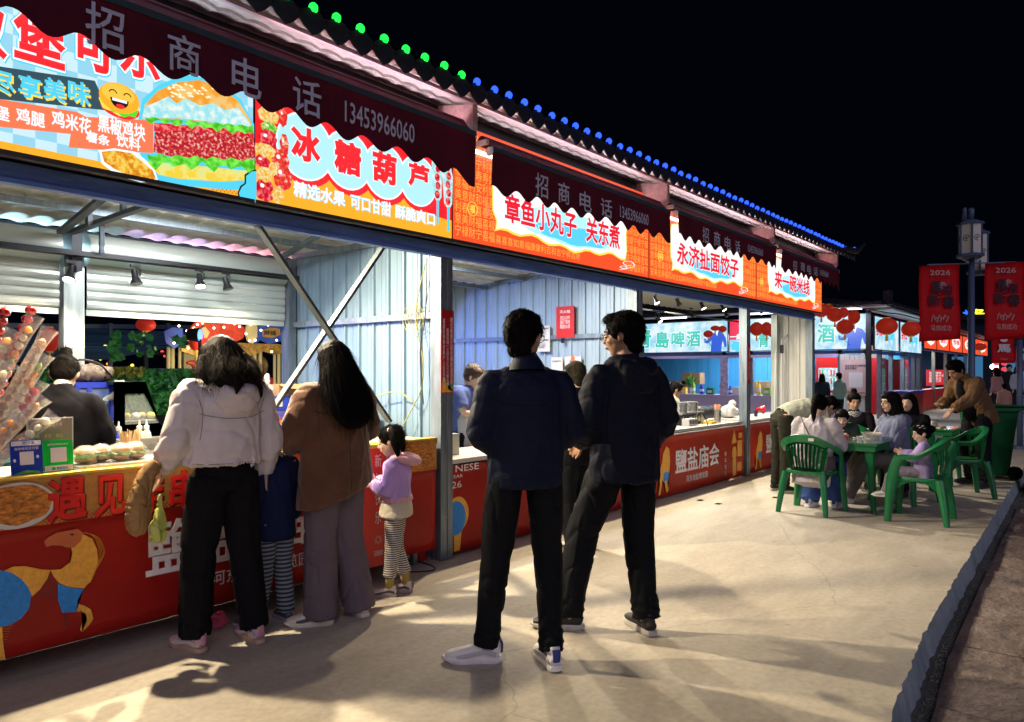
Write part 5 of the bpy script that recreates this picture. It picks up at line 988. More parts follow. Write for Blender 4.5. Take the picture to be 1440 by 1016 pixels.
for k in range(12): bm = NB(); bar(bm, (.02 * cos(k), .02 * sin(k), .02), (.04 * cos(k), .04 * sin(k), .24), .008); obj('straw', bm, mat('straw_peach', (.7, .35, .22), .5), T)
T = thing('plastic_bag', 'white crumpled plastic bag on the steel bench of the third stall', 'plastic bag', pos(1026, 575, 4.55, .772)); bm = NB(); ball(bm, (0, 0, .09), (.16, .12, .10)); ball(bm, (.1, 0, .2), (.07, .06, .06)); mobj('bag', fuse(bm, .014, 1, lambda q: .03 * noise.noise(q * 14)), m_white, T)
T = thing('food_basket', 'small tray of pale food next to the straw cup', 'tray', pos(1000, 588, 4.22, .772)); bx('tray', (-.13, -.06, 0), (.06, .08, .03), m_topy, T, .004); bm = NB(); [ball(bm, (-.1 + .035 * i, 0, .04), .025, 8, 6) for i in range(5)]; mobj('food', fuse(bm, .008, 1), mat('pale_food', (.7, .64, .4), .5), T)
T = thing('steel_bench', 'long steel bench behind the third and fourth counters', 'bench', (9.2, 5.3, 0)); bx('top', (-1.6, 0, .82), (3.5, .5, .85), m_steel, T); bx('body', (-1.55, .04, .1), (3.45, .46, .819), mat('steel_dull', (.3, .3, .31), .5, .6), T)
T = thing('grater_box', 'small vented box with a coiled cable on the third counter', 'heater', pos(975, 598, 4.2, .772)); bx('body', (-.12, 0, 0), (.12, .1, .09), m_white, T, .004); [bx('vent', (-.1 + k * .045, -.004, .02), (-.075 + k * .045, -.0005, .07), m_black, T) for k in range(5)]; wire('cable', [(.1, .05, .09), (.16, -.02, .16), (.22, -.08, .05), (.2, -.12, -.10)], .006, m_black, T)
T = thing('megaphone', 'small red megaphone hanging right of the far post', 'megaphone', pos(1063, 569, 4.35, .86)); bm = NB(); tube(bm, [(0, 0, .02, .02), (.05, -.03, .02, .03), (.11, -.07, .02, .07)], 16, n=2); obj('horn', bm, m_ext, T, 50); bx('stand', (-.02, -.02, -.088), (.02, .02, .0), m_dark, T)
T = thing('squeegee', 'long handled squeegee leaning in the corner of the last stall', 'squeegee', (12.55, 4.45, 0)); bm = NB(); bar(bm, (0, 0, .0), (.16, .04, 2.0), .022); obj('handle', bm, m_white, T); bm = NB(); bar(bm, (.16, .04, 2.0), (.42, -.02, 2.15), .02); obj('bent_neck', bm, m_white, T); bx('blade', (.12, .02, 1.78), (.2, .06, 1.92), m_black, T)
T = thing('broom', 'thin white broom stick beside the squeegee', 'broom', (12.45, 4.5, 0)); bm = NB(); bar(bm, (-.1, 0, .1), (.06, .02, 1.8), .018); obj('handle', bm, m_white, T); bx('head', (-.22, -.03, 0), (.02, .03, .1), m_dark, T)
# ---- bags held by the woman in white
def bagm(lab, loc, blobs, mt, nm='shopping_bag', cat='bag', f=.014):
    bm = NB(); [ball(bm, c, r) for c, r in blobs]; o = mobj(nm, fuse(bm, .009, 3, folds(f, 9, 3)), mt); o.location = loc; return tag(o, lab, cat)
p = at(207, 680, 3.72)
def drape(nm, lab, loc, P, mt, f):
    bm = NB(); tube(bm, P, 16, side=V((.8, .6, 0)), n=3); o = mobj(nm, fuse(bm, .006, 2, folds(f, 20, 3)), mt); o.location = loc; return tag(o, lab, 'bag' if 'bag' in nm else 'coat')
drape('folded_coat', 'tan coat hanging folded from the left arm of the woman in white', (p.x - .01, 3.72, .66), [(-.02, 0, 0, .030, .03), (-.035, 0, .04, .062, .045), (-.03, 0, .12, .075, .05), (-.01, 0, .22, .060, .045), (.03, 0, .31, .045, .04), (.055, 0, .345, .03, .03)], cloth('tan_coat', (.36, .21, .09)), .009)
drape('carrier_bag', 'yellow green plastic bag below the tan coat', (p.x + .055, 3.72, .60), [(0, 0, 0, .02, .02), (-.005, 0, .03, .045, .035), (.0, 0, .10, .040, .03), (.01, 0, .17, .018, .015), (.012, 0, .24, .010, .008)], mat('lime_bag', (.50, .55, .12), .35), .014)
p = at(309, 862, 3.9); bm = NB(); ball(bm, (0, 0, .05), (.05, .05, .05)); o = mobj('balloon_bag', fuse(bm, .006, 1, lambda q: .012 * noise.noise(q * 30)), mat('pink_film', (.75, .10, .20), .15, alpha=.6)); o.location = (2.17, 3.93, .0); tag(o, 'small crumpled pink wrapper on the ground between the sneakers', 'wrapper')
# litter on the pavement
random.seed(21)
for lab, g0 in (('torn white paper scrap on the pavement before the third counter', (1010, 709)), ('small crumpled tissue near the foot of the far post', (1090, 700)), ('thin straw wrapper lying in front of the third stall', (985, 704))):
    p = gr(*g0); bm = NB()
    vs = [[bm.verts.new((x * .02, y * .015, .003 + .010 * abs(noise.noise(V((x, y, g0[0])))))) for x in range(-2, 3)] for y in range(-2, 3)]
    for i in range(4):
        for k in range(4): bm.faces.new((vs[i][k], vs[i][k + 1], vs[i + 1][k + 1], vs[i + 1][k]))
    bmesh.ops.solidify(bm, geom=bm.faces[:], thickness=.0015); o = obj('paper_scrap', bm, m_white); o.location = p; tag(o, lab, 'litter')
from mathutils.bvhtree import BVHTree
# ================================================================== people
def skin(n, c): return mat('skin_' + n, c, .5, var=.08, vscale=18, bump=.08, bscale=140)
SK = skin('warm', (.52, .31, .21)); SKF = skin('fair', (.60, .40, .30)); SKT = skin('tan', (.40, .22, .14))
m_hair = mat('hair_black', (.006, .005, .005), .62, bump=.3, bscale=260, stretch=(1, 1, .06), spec=.06); m_hairb = mat('hair_brown', (.055, .028, .016), .4, bump=.6, bscale=260, stretch=(1, 1, .06))
m_eye = mat('eye_dark', (.01, .008, .008), .2); m_lip = mat('lips', (.42, .12, .10), .45)
def stripes(n, a, b, freq, thr=.5):
    m = bpy.data.materials.new(n); m.use_nodes = True; t = m.node_tree; L = t.links.new; p = t.nodes['Principled BSDF']; p.inputs['Roughness'].default_value = .85
    tc = t.nodes.new('ShaderNodeTexCoord'); w_ = t.nodes.new('ShaderNodeTexWave'); w_.bands_direction = 'Z'; w_.inputs['Scale'].default_value = freq; w_.inputs['Distortion'].default_value = .8; w_.inputs['Detail Scale'].default_value = .5
    r = t.nodes.new('ShaderNodeValToRGB'); r.color_ramp.interpolation = 'LINEAR'; r.color_ramp.elements[0].position = thr - .06; r.color_ramp.elements[1].position = thr + .06; r.color_ramp.elements[0].color = (*a, 1); r.color_ramp.elements[1].color = (*b, 1)
    L(tc.outputs['Object'], w_.inputs[0]); L(w_.outputs[0], r.inputs[0]); L(r.outputs[0], p.inputs['Base Color']); MC[n] = m; return m

J0 = dict(pel=(0, 0, .93), wst=(0, .0, 1.06), chs=(0, .0, 1.25), nck=(0, -.015, 1.42), hed=(0, .02, 1.575),
          sh=(.165, -.01, 1.355), el=(.215, -.045, 1.10), wr=(.225, .02, .865), hip=(.09, 0, .90), kn=(.095, .02, .49), an=(.095, -.03, .09))
def joints(pose, s):
    j = {}
    for k, v in J0.items():
        if k in ('sh', 'el', 'wr', 'hip', 'kn', 'an'):
            for sd, sg in (('R', 1), ('L', -1)): j[k + sd] = V((v[0] * sg, v[1], v[2]))
        else: j[k] = V(v)
    for k, v in pose.items():
        if k in j: j[k] = V(v)
        elif k + 'R' in j: j[k + 'R'] = V(v); j[k + 'L'] = V((-v[0], v[1], v[2]))
    return {k: v * s for k, v in j.items()}
def T5(p, rx, ry=None): return (p.x, p.y, p.z, rx, rx if ry is None else ry)
def hand(bm, w_, d, nrm, s, curl=.5, sgn=1):
    """palm, four unequal bent fingers and a thumb; nrm = direction the palm faces"""
    d = d.normalized(); nrm = (nrm - d * nrm.dot(d)).normalized(); sd = d.cross(nrm) * sgn
    k = w_ + d * .085 * s
    tube(bm, [T5(w_ - d * .02 * s, .026 * s, .020 * s), T5(w_ + d * .02 * s, .033 * s, .017 * s), T5(w_ + d * .06 * s, .041 * s, .015 * s), T5(k, .038 * s, .012 * s)], 8, side=sd)
    for i, (off, ln) in enumerate(((-.030, .9), (-.010, 1.0), (.011, .94), (.030, .74))):
        p = k + sd * off * s - d * .008 * s; P = [T5(p - d * .012 * s, .0088 * s)]; a = 0; dd = d
        for L_ in (.042, .027, .021):
            a += curl * (.55 + .12 * i); q_ = Matrix.Rotation(-a * sgn, 3, sd) @ d if False else (d * cos(a) + nrm * sin(a)); p = p + q_ * L_ * ln * s; P.append(T5(p, .0078 * s))
        tube(bm, P, 7)
    p = w_ + d * .028 * s - sd * .030 * s; a1 = (d * .75 - sd * .6 + nrm * .35).normalized(); a2 = (d * .9 - sd * .15 + nrm * .45).normalized()
    tube(bm, [T5(p, .012 * s), T5(p + a1 * .038 * s, .0105 * s), T5(p + a1 * .038 * s + a2 * .03 * s, .009 * s), T5(p + a1 * .038 * s + a2 * .052 * s, .0075 * s)], 7)
def head_M(j, s, hd, hs):
    return Matrix.Translation(j['hed']) @ Matrix.Rotation(radians(hd[0]), 4, 'Z') @ Matrix.Rotation(radians(hd[1]), 4, 'X') @ Matrix.Rotation(radians(hd[2]), 4, 'Y') @ Matrix.Scale(s * hs, 4)
def hb(bm, M, c, r, u=14, v=10): ball(bm, M @ V(c), (1, 1, 1), u, v, M=M.to_3x3().to_4x4() @ Matrix.Diagonal((*r, 1)))
def htube(bm, M, pts, seg=10, side=None, n=1):
    sc_ = M.to_scale().x; tube(bm, [(*(M @ V(p[:3])), *(x * sc_ for x in p[3:])) for p in pts], seg, side=None if side is None else (M.to_3x3() @ V(side)).normalized(), n=n)
def strands(me, M, n, L, flow, out=.006, w_=.0016, curl=.0, seed=1, zmin=None, zmax=None, jit=.25, kind_=''):
    """hair strands laid over the hull, appended to it"""
    rnd = random.Random(seed); bm = NB(); bm.from_mesh(me); bm.faces.ensure_lookup_table(); fs = list(bm.faces); sc_ = M.to_scale().x; Mi = M.inverted()
    for _ in range(n):
        f = rnd.choice(fs); p = f.calc_center_median(); nn = f.normal.copy(); lp = Mi @ p
        if nn.z < -.25 or (L > .09 and lp.z < (-.16 if kind_ == 'wavy' else -.36)) or (L > .09 and lp.z > .06): continue
        if zmin is not None and lp.z < zmin: continue
        if zmax is not None and lp.z > zmax: continue
        d = M.to_3x3() @ V(flow(lp)); d = d - nn * d.dot(nn)
        if d.length < 1e-6: continue
        d = (d.normalized() + V((rnd.gauss(0, jit), rnd.gauss(0, jit), rnd.gauss(0, jit * .4)))).normalized(); ln = L * sc_ * rnd.uniform(.6, 1.2); sd = d.cross(nn).normalized(); ph = rnd.uniform(0, 6)
        P = []
        for i in range(5):
            t = i / 4; P.append(p + d * ln * t + nn * sc_ * (out * (.25 + t * .75 - t * t * .6)) + V((0, 0, -1)) * .3 * ln * t * t * .3 + sd * curl * sc_ * sin(ph + t * 5))
        rr = [bm.verts.new(a + (sd * x + nn * y) * w_ * sc_ * (1.1 - i * .22)) for i, a in enumerate(P) for x, y in ((-1, -.4), (1, -.4), (0, .8))]
        for i in range(4):
            for q_ in range(3): bm.faces.new((rr[i * 3 + q_], rr[i * 3 + (q_ + 1) % 3], rr[i * 3 + 3 + (q_ + 1) % 3], rr[i * 3 + 3 + q_]))
    bm.to_mesh(me); bm.free(); me.shade_smooth(); return me
def down(p): return (p.x * 1.2, -.25 + p.y * .5, -1.0 if p.z < .06 else -.35)
def hair(kind, M, vox, T, m, fine=1.0):
    bm = NB(); sc_ = M.to_scale().x
    hb(bm, M, (0, -.020, .030), (.086, .100, .092))
    if kind == 'short':
        hb(bm, M, (0, -.048, -.018), (.074, .062, .066)); hb(bm, M, (0, -.05, -.07), (.058, .042, .045)); hb(bm, M, (0, .042, .080), (.062, .048, .034)); hb(bm, M, (.066, .012, .02), (.018, .03, .045)); hb(bm, M, (-.066, .012, .02), (.018, .03, .045)); n, L, fl, out = 1500, .030, down, .006
    elif kind == 'bowl':
        hb(bm, M, (0, .030, .062), (.074, .066, .046)); hb(bm, M, (0, -.03, .0), (.088, .082, .085)); n, L, fl, out = 900, .04, lambda p: (p.x, .4 if p.y > 0 else -.5, -1), .004
    elif kind in ('long', 'wavy', 'shoulder'):
        hb(bm, M, (0, .028, .072), (.070, .062, .038))
        if kind == 'long':
            htube(bm, M, [(0, -.03, .05, .088, .085), (0, -.050, -.05, .108, .088), (0, -.075, -.15, .138, .078), (0, -.105, -.25, .150, .062), (.0, -.125, -.34, .132, .046), (.0, -.125, -.41, .098, .034), (.0, -.12, -.45, .045, .018)], 18, (1, 0, 0), 3); n, L, fl, out, cu = 3600, .14, lambda p: (p.x * 3, (p.y + .02) * 2, -1) if p.z > .04 else (0, 0, -1), .003, .002
        elif kind == 'wavy':
            htube(bm, M, [(0, -.03, .05, .088, .085), (0, -.05, -.05, .118, .090), (0, -.075, -.12, .142, .082), (0, -.09, -.18, .135, .062), (0, -.10, -.225, .085, .035)], 14, (1, 0, 0), 3)
            for x, y, l_ in ((-.11, -.10, .27), (-.07, -.15, .29), (.03, -.16, .24), (.09, -.13, .28), (-.135, -.05, .22), (.135, -.06, .25), (-.02, -.16, .20), (.06, -.16, .21), (-.15, -.04, .17), (.11, -.10, .20), (-.09, -.14, .20), (-.045, -.16, .26), (.12, -.09, .29)):
                htube(bm, M, [(x * .7, y * .5, .0, .03, .024), (x * .95 + .008, y * .85, -l_ * .35, .030, .022), (x - .010, y, -l_ * .62, .026, .018), (x + .008, y, -l_ * .8, .018, .012), (x - .006, y + .004, -l_ * .92, .006, .005)], 8, None, 3)
            n, L, fl, out, cu = 4200, .10, lambda p: (p.x * (3 if p.z > .04 else .6), (p.y + .02) * (1.5 if p.z > .04 else .3), -1), .003, .008
        else:
            htube(bm, M, [(0, -.03, .05, .086, .085), (0, -.04, -.06, .104, .085), (0, -.045, -.15, .112, .072), (0, -.045, -.20, .09, .05)], 14, (1, 0, 0), 3); n, L, fl, out, cu = 1300, .12, lambda p: (p.x * 3, (p.y + .02) * 2, -1) if p.z > .04 else (0, 0, -1), .004, .003
    elif kind in ('pony', 'bun', 'twin', 'bunlow'):
        hb(bm, M, (0, .026, .068), (.070, .060, .036)); hb(bm, M, (0, -.045, -.015), (.076, .062, .068)); n, L, fl, out, cu = 1200, .05, lambda p: (-p.x, -1, .2), .002, .001
        if kind == 'pony': htube(bm, M, [(0, -.10, .05, .03), (.0, -.15, .03, .034), (0, -.17, -.06, .038), (0, -.165, -.17, .032), (.01, -.15, -.26, .018), (.015, -.14, -.30, .004)], 10, None, 3)
        elif kind == 'bun': hb(bm, M, (0, -.045, .135), (.042, .040, .034))
        elif kind == 'bunlow': hb(bm, M, (0, -.125, .02), (.045, .036, .045))
        elif kind == 'twin':
            for x in (-1, 1): htube(bm, M, [(x * .062, -.04, .085, .026), (x * .092, -.055, .070, .036), (x * .110, -.06, .0, .036), (x * .108, -.055, -.07, .028), (x * .10, -.05, -.135, .008)], 10, None, 3)
    cu = locals().get('cu', 0)
    me = fuse(bm, vox * sc_ * 1.0, 3, lambda p: .0022 * noise.noise(V((p.x * 60, p.y * 60, p.z * 9))) * sc_ * 1.2)
    strands(me, M, int(n * fine), L, fl, out, .0009 if L > .09 else .0013, cu, seed=len(kind) * 7, jit=.05 if kind == 'long' else .2, kind_=kind)
    return mobj('hair', me, m, T)
def shoe(T, an, ang, s, kind, name='shoe'):
    """an = ankle joint; ang = toe direction (deg, 0 = +y)"""
    S_ = dict(white=((.86, .84, .84), (.88, .86, .86)), pink=((.60, .42, .46), (.50, .36, .26)), black=((.015, .015, .018), (.50, .48, .46)), dark=((.02, .02, .024), (.03, .03, .032)), kid=((.62, .52, .46), (.36, .30, .30)), purple=((.10, .09, .14), (.42, .34, .52)), cream=((.70, .66, .54), (.66, .62, .50)))[kind]
    up = mat('shoe_' + kind, S_[0], .55, var=.08, vscale=25, bump=.2, bscale=90); so = mat('sole_' + kind, S_[1], .6, var=.12, vscale=12)
    M = Matrix.Translation((an.x, an.y, 0)) @ Matrix.Rotation(radians(ang), 4, 'Z') @ Matrix.Scale(s, 4); z0 = max(an.z - .09 * s, 0)
    M = Matrix.Translation((0, 0, z0)) @ M
    out = [(.0, -.075), (.026, -.068), (.034, -.04), (.031, 0), (.036, .06), (.047, .12), (.046, .165), (.030, .200), (.004, .213), (-.022, .200), (-.038, .165), (-.041, .12), (-.034, .06), (-.030, 0), (-.034, -.04), (-.026, -.068)]
    bm = NB(); a = []
    for (z, g) in ((0, .94), (.006, 1.02), (.024, 1.03), (.031, .99)):
        a.append([bm.verts.new(M @ V((x * g, .07 + (y - .07) * g, z + (.012 if y > .19 and z < .01 else 0)))) for x, y in out])
    for r0, r1 in zip(a, a[1:]):
        for i in range(len(out)): bm.faces.new((r0[i], r0[(i + 1) % 16], r1[(i + 1) % 16], r1[i]))
    bm.faces.new(a[0][::-1]); bm.faces.new(a[-1]); U = None
    bm2 = NB()
    def L_(pts, side=(1, 0, 0)): htube(bm2, M, pts, 12, side, 3)
    L_([(0, -.066, .045, .026, .02), (0, -.05, .05, .032, .032), (0, 0, .052, .033, .040), (.002, .06, .050, .037, .036), (.004, .11, .044, .043, .028), (.004, .16, .038, .041, .022), (.004, .198, .032, .026, .014)])
    L_([(0, -.022, .05, .034, .042), (0, -.024, .085, .033, .043), (0, -.020, .108, .035, .044)])
    me = fuse(bm2, .006 * s, 2); U = mobj(name, me, up, T); obj('sole', bm, so, U, 50)
    if kind in ('white', 'pink', 'kid', 'cream') and s > .3:
        bm = NB()
        for i in range(5):
            y = .045 + i * .020; z = .092 - i * .0075; htube(bm, M, [(-.020, y - .004, z - .010, .0028), (0, y, z + .001, .0028), (.022, y + .004, z - .010, .0028)], 5, None, 2)
        obj('laces', bm, so, U, True)
        ac = mat('accent_' + kind, {'white': (.55, .53, .57), 'pink': (.70, .60, .62), 'kid': (.06, .05, .05), 'cream': (.08, .08, .08)}[kind], .5)
        for x in (-1, 1):
            bm = NB(); htube(bm, M, [(x * .033, -.05, .045, .004, .012), (x * .036, 0, .058, .004, .014), (x * .037, .05, .050, .004, .010), (x * .043, .10, .040, .004, .012), (x * .043, .14, .036, .003, .006)], 6, (1, 0, 0), 3); obj('side_panel', bm, ac, U, 50)
        bm = NB(); htube(bm, M, [(0, -.076, .05, .017, .006), (0, -.078, .085, .019, .006), (0, -.070, .106, .020, .007)], 8, (1, 0, 0)); obj('heel_tab', bm, mat('heel_' + kind, {'white': (.03, .05, .25), 'pink': (.55, .28, .34), 'kid': (.2, .17, .18), 'cream': (.06, .06, .06)}[kind], .5), U, 50)
    return U

def person(label, loc, face, h, pose={}, top=None, legs=None, hairk=('short', None), sk=SK, shoes=('white', 0, 0), hd=(0, 0, 0), hs=1.0, lod=1, curl=(.5, .5), palm=((-1, 0, 0), (1, 0, 0)), group='people at the night market', slim=1.0, glasses=False, socks=None, face_on=True, extra=None):
    """face = world heading in degrees"""
    T = thing('person', label, 'person', loc, radians(face - 90), group)
    s = h / 1.70; j = joints(pose, s); M = head_M(j, s, hd, hs); g_ = s * slim
    X1 = (j['shR'] - j['shL']).normalized(); XP = (j['hipR'] - j['hipL']).normalized(); vx = (.0085, .0115, .017)[lod] * (1 if s > .8 else .85)
    # ---- one continuous body
    bm = NB()
    hb(bm, M, (0, -.014, .020), (.076, .094, .090)); hb(bm, M, (0, .016, -.036), (.060, .068, .074)); hb(bm, M, (0, .036, -.082), (.037, .038, .030)); hb(bm, M, (0, .062, .024), (.050, .024, .016), 10, 8)
    htube(bm, M, [(0, .078, .016, .007), (0, .094, -.014, .009), (0, .099, -.028, .0125), (0, .080, -.036, .010)], 8, (1, 0, 0)); hb(bm, M, (0, .078, -.058), (.022, .014, .010), 10, 8); hb(bm, M, (.034, .055, -.03), (.022, .022, .024), 8, 6); hb(bm, M, (-.034, .055, -.03), (.022, .022, .024), 8, 6)
    for x in (-1, 1): hb(bm, M, (x * .076, -.008, -.012), (.010, .018, .030), 8, 8)
    tube(bm, [T5(j['nck'] - V((0, 0, .05 * s)), .075 * g_), T5(j['nck'], .060 * g_), T5(j['nck'].lerp(M @ V((0, -.02, -.05)), .6), .050 * g_), T5(M @ V((0, -.015, -.02)), .052 * g_)], 12)
    tube(bm, [T5(j['pel'] - V((0, 0, .06 * s)), .12 * g_, .09 * g_), T5(j['pel'], .135 * g_, .088 * g_), T5(j['wst'], .125 * g_, .085 * g_), T5(j['chs'], .150 * g_, .10 * g_), T5(j['chs'].lerp(j['nck'], .75), .145 * g_, .072 * g_), T5(j['nck'], .05 * g_, .05 * g_)], 14, side=X1, n=2)
    for q_, sg, cu_, pn in (('R', 1, curl[1], palm[1]), ('L', -1, curl[0], palm[0])):
        a, e, w_ = j['sh' + q_], j['el' + q_], j['wr' + q_]
        tube(bm, [T5(a.lerp(j['chs'], .35), .05 * g_), T5(a, .052 * g_), T5(a.lerp(e, .5), .044 * g_), T5(e, .037 * g_), T5(e.lerp(w_, .4), .036 * g_), T5(w_, .024 * g_)], 10, n=2)
        hand(bm, w_, w_ - e, V(pn), s, cu_, 1)
        hp, k_, an = j['hip' + q_], j['kn' + q_], j['an' + q_]
        tube(bm, [T5(hp + V((0, 0, .04 * s)), .062 * g_), T5(hp.lerp(k_, .4), .068 * g_), T5(k_, .052 * g_), T5(k_.lerp(an, .35), .052 * g_), T5(an, .035 * g_), T5(an - V((0, 0, .04 * s)), .03 * g_)], 10, n=2)
    body = mobj('body', fuse(bm, vx, 2), sk, T)
    if face_on:
        for x in (-1, 1):
            bm = NB(); hb(bm, M, (x * .031, .0775, -.004), (.0135, .006, .0042), 10, 6); obj('eye', bm, m_eye, T, True); bm = NB(); htube(bm, M, [(x * .015, .086, .021, .0022), (x * .031, .084, .0255, .0032), (x * .049, .074, .020, .0018)], 6, None, 2); obj('eyebrow', bm, m_hair, T, True)
        bm = NB(); hb(bm, M, (0, .0885, -.0585), (.020, .0055, .0065), 10, 6); obj('lips', bm, m_lip, T, True)
    if glasses:
        bm = NB()
        for x in (-1, 1):
            htube(bm, M, [(x * .034 + .024 * cos(a * pi / 6), .098, -.004 + .018 * sin(a * pi / 6), .0017) for a in range(13)], 5); htube(bm, M, [(x * .058, .097, .002, .0017), (x * .076, .06, .004, .0017), (x * .080, -.005, .002, .0017)], 5)
        htube(bm, M, [(-.010, .099, .002, .0017), (.010, .099, .002, .0017)], 5); obj('glasses', bm, m_black, T, True)
    # ---- trousers
    L = dict(m=cloth('navy', (.010, .013, .024)), r=(.100, .078, .060), fold=.006, hem=-.015, cuff=None, vox=1); L.update(legs or {})
    bm = NB(); r1, r2, r3 = L['r']
    tube(bm, [T5(j['wst'], .14 * g_, .100 * g_), T5(j['pel'], .158 * g_, .115 * g_), T5(j['pel'].lerp((j['hipR'] + j['hipL']) / 2, 1) - V((0, 0, .05 * s)), .150 * g_, .115 * g_)], 16, side=XP, n=2)
    for q_ in 'RL':
        hp, k_, an = j['hip' + q_], j['kn' + q_], j['an' + q_]; P = [T5(hp + V((0, 0, .03 * s)), r1 * g_ * .9, r1 * g_)]; b = an + V((0, 0, L['hem'] * s)) + (an - k_).normalized() * 0
        P += [T5(hp.lerp(k_, .45), r1 * g_ * .92, r1 * g_ * .95), T5(k_, r2 * g_), T5(k_.lerp(b, .5), (r2 + r3) / 2 * g_), T5(k_.lerp(b, .72), r3 * g_ * 1.04)] + ([T5(k_.lerp(b, t_), r3 * g_ * q2) for t_, q2 in ((.80, 1.16), (.85, 1.0), (.90, 1.20), (.945, .98), (.98, 1.14), (1, .92))] if r3 < .075 else [T5(k_.lerp(b, .9), r3 * g_ * 1.03), T5(b, r3 * g_ * .99)])
        tube(bm, P, 14, side=XP, n=2)
    mobj('trousers', fuse(bm, vx * 1.25, 3, folds(L['fold'], 8, 3.2, 1.2)), L['m'], T)
    if socks:
        for q_ in 'RL': bm = NB(); an = j['an' + q_]; tube(bm, [T5(an + V((0, 0, .16 * s)), .050 * g_), T5(an + V((0, 0, .08 * s)), .046 * g_), T5(an, .042 * g_)], 12); obj('sock', bm, socks, T, True)
    # ---- top
    t_ = dict(m=cloth('navy'), hem=.80, r=(.185, .18, .195), d=(.135, .13, .135), sl=(.074, .062, .046), hood=False, collar=True, fold=.009, cuff=True, sleeve=1.0, shl=.155, tilt=0); t_.update(top or {})
    bm = NB(); up_ = (j['chs'] - j['pel']).normalized(); hemc = j['pel'] + up_ * (t_['hem'] - .93) * s; R_ = t_['r']; D_ = t_['d']
    tube(bm, [T5(hemc, R_[0] * g_ * .99, D_[0] * g_ * .97), T5(hemc + up_ * .02 * s, R_[0] * g_, D_[0] * g_), T5(j['wst'], R_[1] * g_, D_[1] * g_), T5(j['chs'], R_[2] * g_, D_[2] * g_), T5(j['chs'].lerp(j['nck'], .55), (R_[2] * .97) * g_, D_[2] * .86 * g_), T5(j['chs'].lerp(j['nck'], .85), t_['shl'] * g_, .082 * g_), T5(j['nck'] + (j['nck'] - j['chs']).normalized() * .012 * s, .075 * g_, .066 * g_)], 18, side=X1, n=3)
    for q_ in 'RL':
        a, e, w_ = j['sh' + q_], j['el' + q_], j['wr' + q_]; s1, s2, s3 = t_['sl']; e2 = e.lerp(w_, max(0, t_['sleeve'] * 2 - 1)) if t_['sleeve'] > .5 else a.lerp(e, t_['sleeve'] * 2)
        P = [T5(a.lerp(j['chs'].lerp(j['nck'], .75), .45), s1 * g_ * .62), T5(a.lerp(e, .02), s1 * g_ * .86), T5(a.lerp(e, .22), s1 * g_), T5(a.lerp(e, .5), (s1 + s2) / 2 * g_)]
        if t_['sleeve'] > .5: P += [T5(e, s2 * g_ * 1.02), T5(e.lerp(w_, .45), s2 * g_ * .97), T5(e.lerp(w_, .86), (s3 + .008) * g_), T5(e2, s3 * g_)]
        else: P[-1] = T5(e2, s1 * g_)
        tube(bm, P, 14, n=2)
    if t_['hood']:
        nb = j['nck']; bk = V((0, -1, 0)); q0 = t_['hood'] if isinstance(t_['hood'], float) else 1.0
        tube(bm, [T5(nb + V((-.095, .045, .0)) * s, .026 * s), T5(nb + V((-.10, -.035, .005)) * s, .040 * s * q0, .034 * s), T5(nb + V((-.055, -.10, -.015)) * s, .052 * s * q0, .040 * s), T5(nb + V((0, -.125, -.035)) * s, .060 * s * q0, .046 * s), T5(nb + V((.055, -.10, -.015)) * s, .052 * s * q0, .040 * s), T5(nb + V((.10, -.035, .005)) * s, .040 * s * q0, .034 * s), T5(nb + V((.095, .045, .0)) * s, .026 * s)], 12, n=3)
        tube(bm, [T5(nb + V((0, -.10, .01)) * s, .10 * s * q0, .045 * s), T5(nb + V((0, -.125, -.08)) * s, .105 * s * q0, .045 * s), T5(nb + V((0, -.125, -.15)) * s, .06 * s * q0, .03 * s)], 12, side=V((1, 0, 0)), n=2)
    if t_['collar']:
        nb = j['nck']; tube(bm, [T5(nb - V((0, 0, .02)) * s, .080 * s), T5(nb + V((0, .004, .02)) * s, .070 * s), T5(nb + V((0, .008, .048)) * s, .064 * s)], 16)
    ff = folds(t_['fold'], 7, 2.6, .9); hz = hemc.z
    def dsp(p):
        v = ff(p)
        if t_.get('gather') and abs(p.z - hz) < .045 * s: v += .004 * sin(math.atan2(p.y, p.x) * 46) * (1 - abs(p.z - hz) / (.045 * s)) - .004
        return v
    me = fuse(bm, vx * 1.2, 3, dsp)
    if t_['tilt']:
        for v in me.vertices:
            if v.co.z < j['chs'].z: f = (j['chs'].z - v.co.z) / max(j['chs'].z - hz, .1); v.co.z += t_['tilt'] * v.co.x * f * f; v.co.x *= 1 + .0 * f
    mobj(t_.get('name', 'jacket'), me, t_['m'], T)
    if lod == 0 and t_.get('seams'):
        bv = BVHTree.FromPolygons([v.co.copy() for v in me.vertices], [tuple(p.vertices) for p in me.polygons])
        for ln in t_['seams']:
            P = []
            for x, z in catmull([list(q_) for q_ in ln], 5):
                hit = bv.ray_cast(V((x * s, -1.2, z * s)), V((0, 1, 0)))
                if hit[0] is not None: P.append((*(hit[0] + hit[1] * .0004), .0022))
            if len(P) > 2: bm = NB(); tube(bm, P, 4); obj('seam', bm, mat('seam_' + t_['m'].name, tuple(c_ * .35 for c_ in t_['m'].node_tree.nodes['Principled BSDF'].inputs['Base Color'].default_value[:3]), .9), T)
    hair(hairk[0], M, .0085 if lod == 0 else .011, T, hairk[1] or m_hair, (1.0, .45, .2)[lod])
    if shoes:
        for q_, a in (('L', shoes[1]), ('R', shoes[2])): shoe(T, j['an' + q_], a, s, shoes[0])
    if extra: extra(T, j, M, s)
    return T, j, M, s
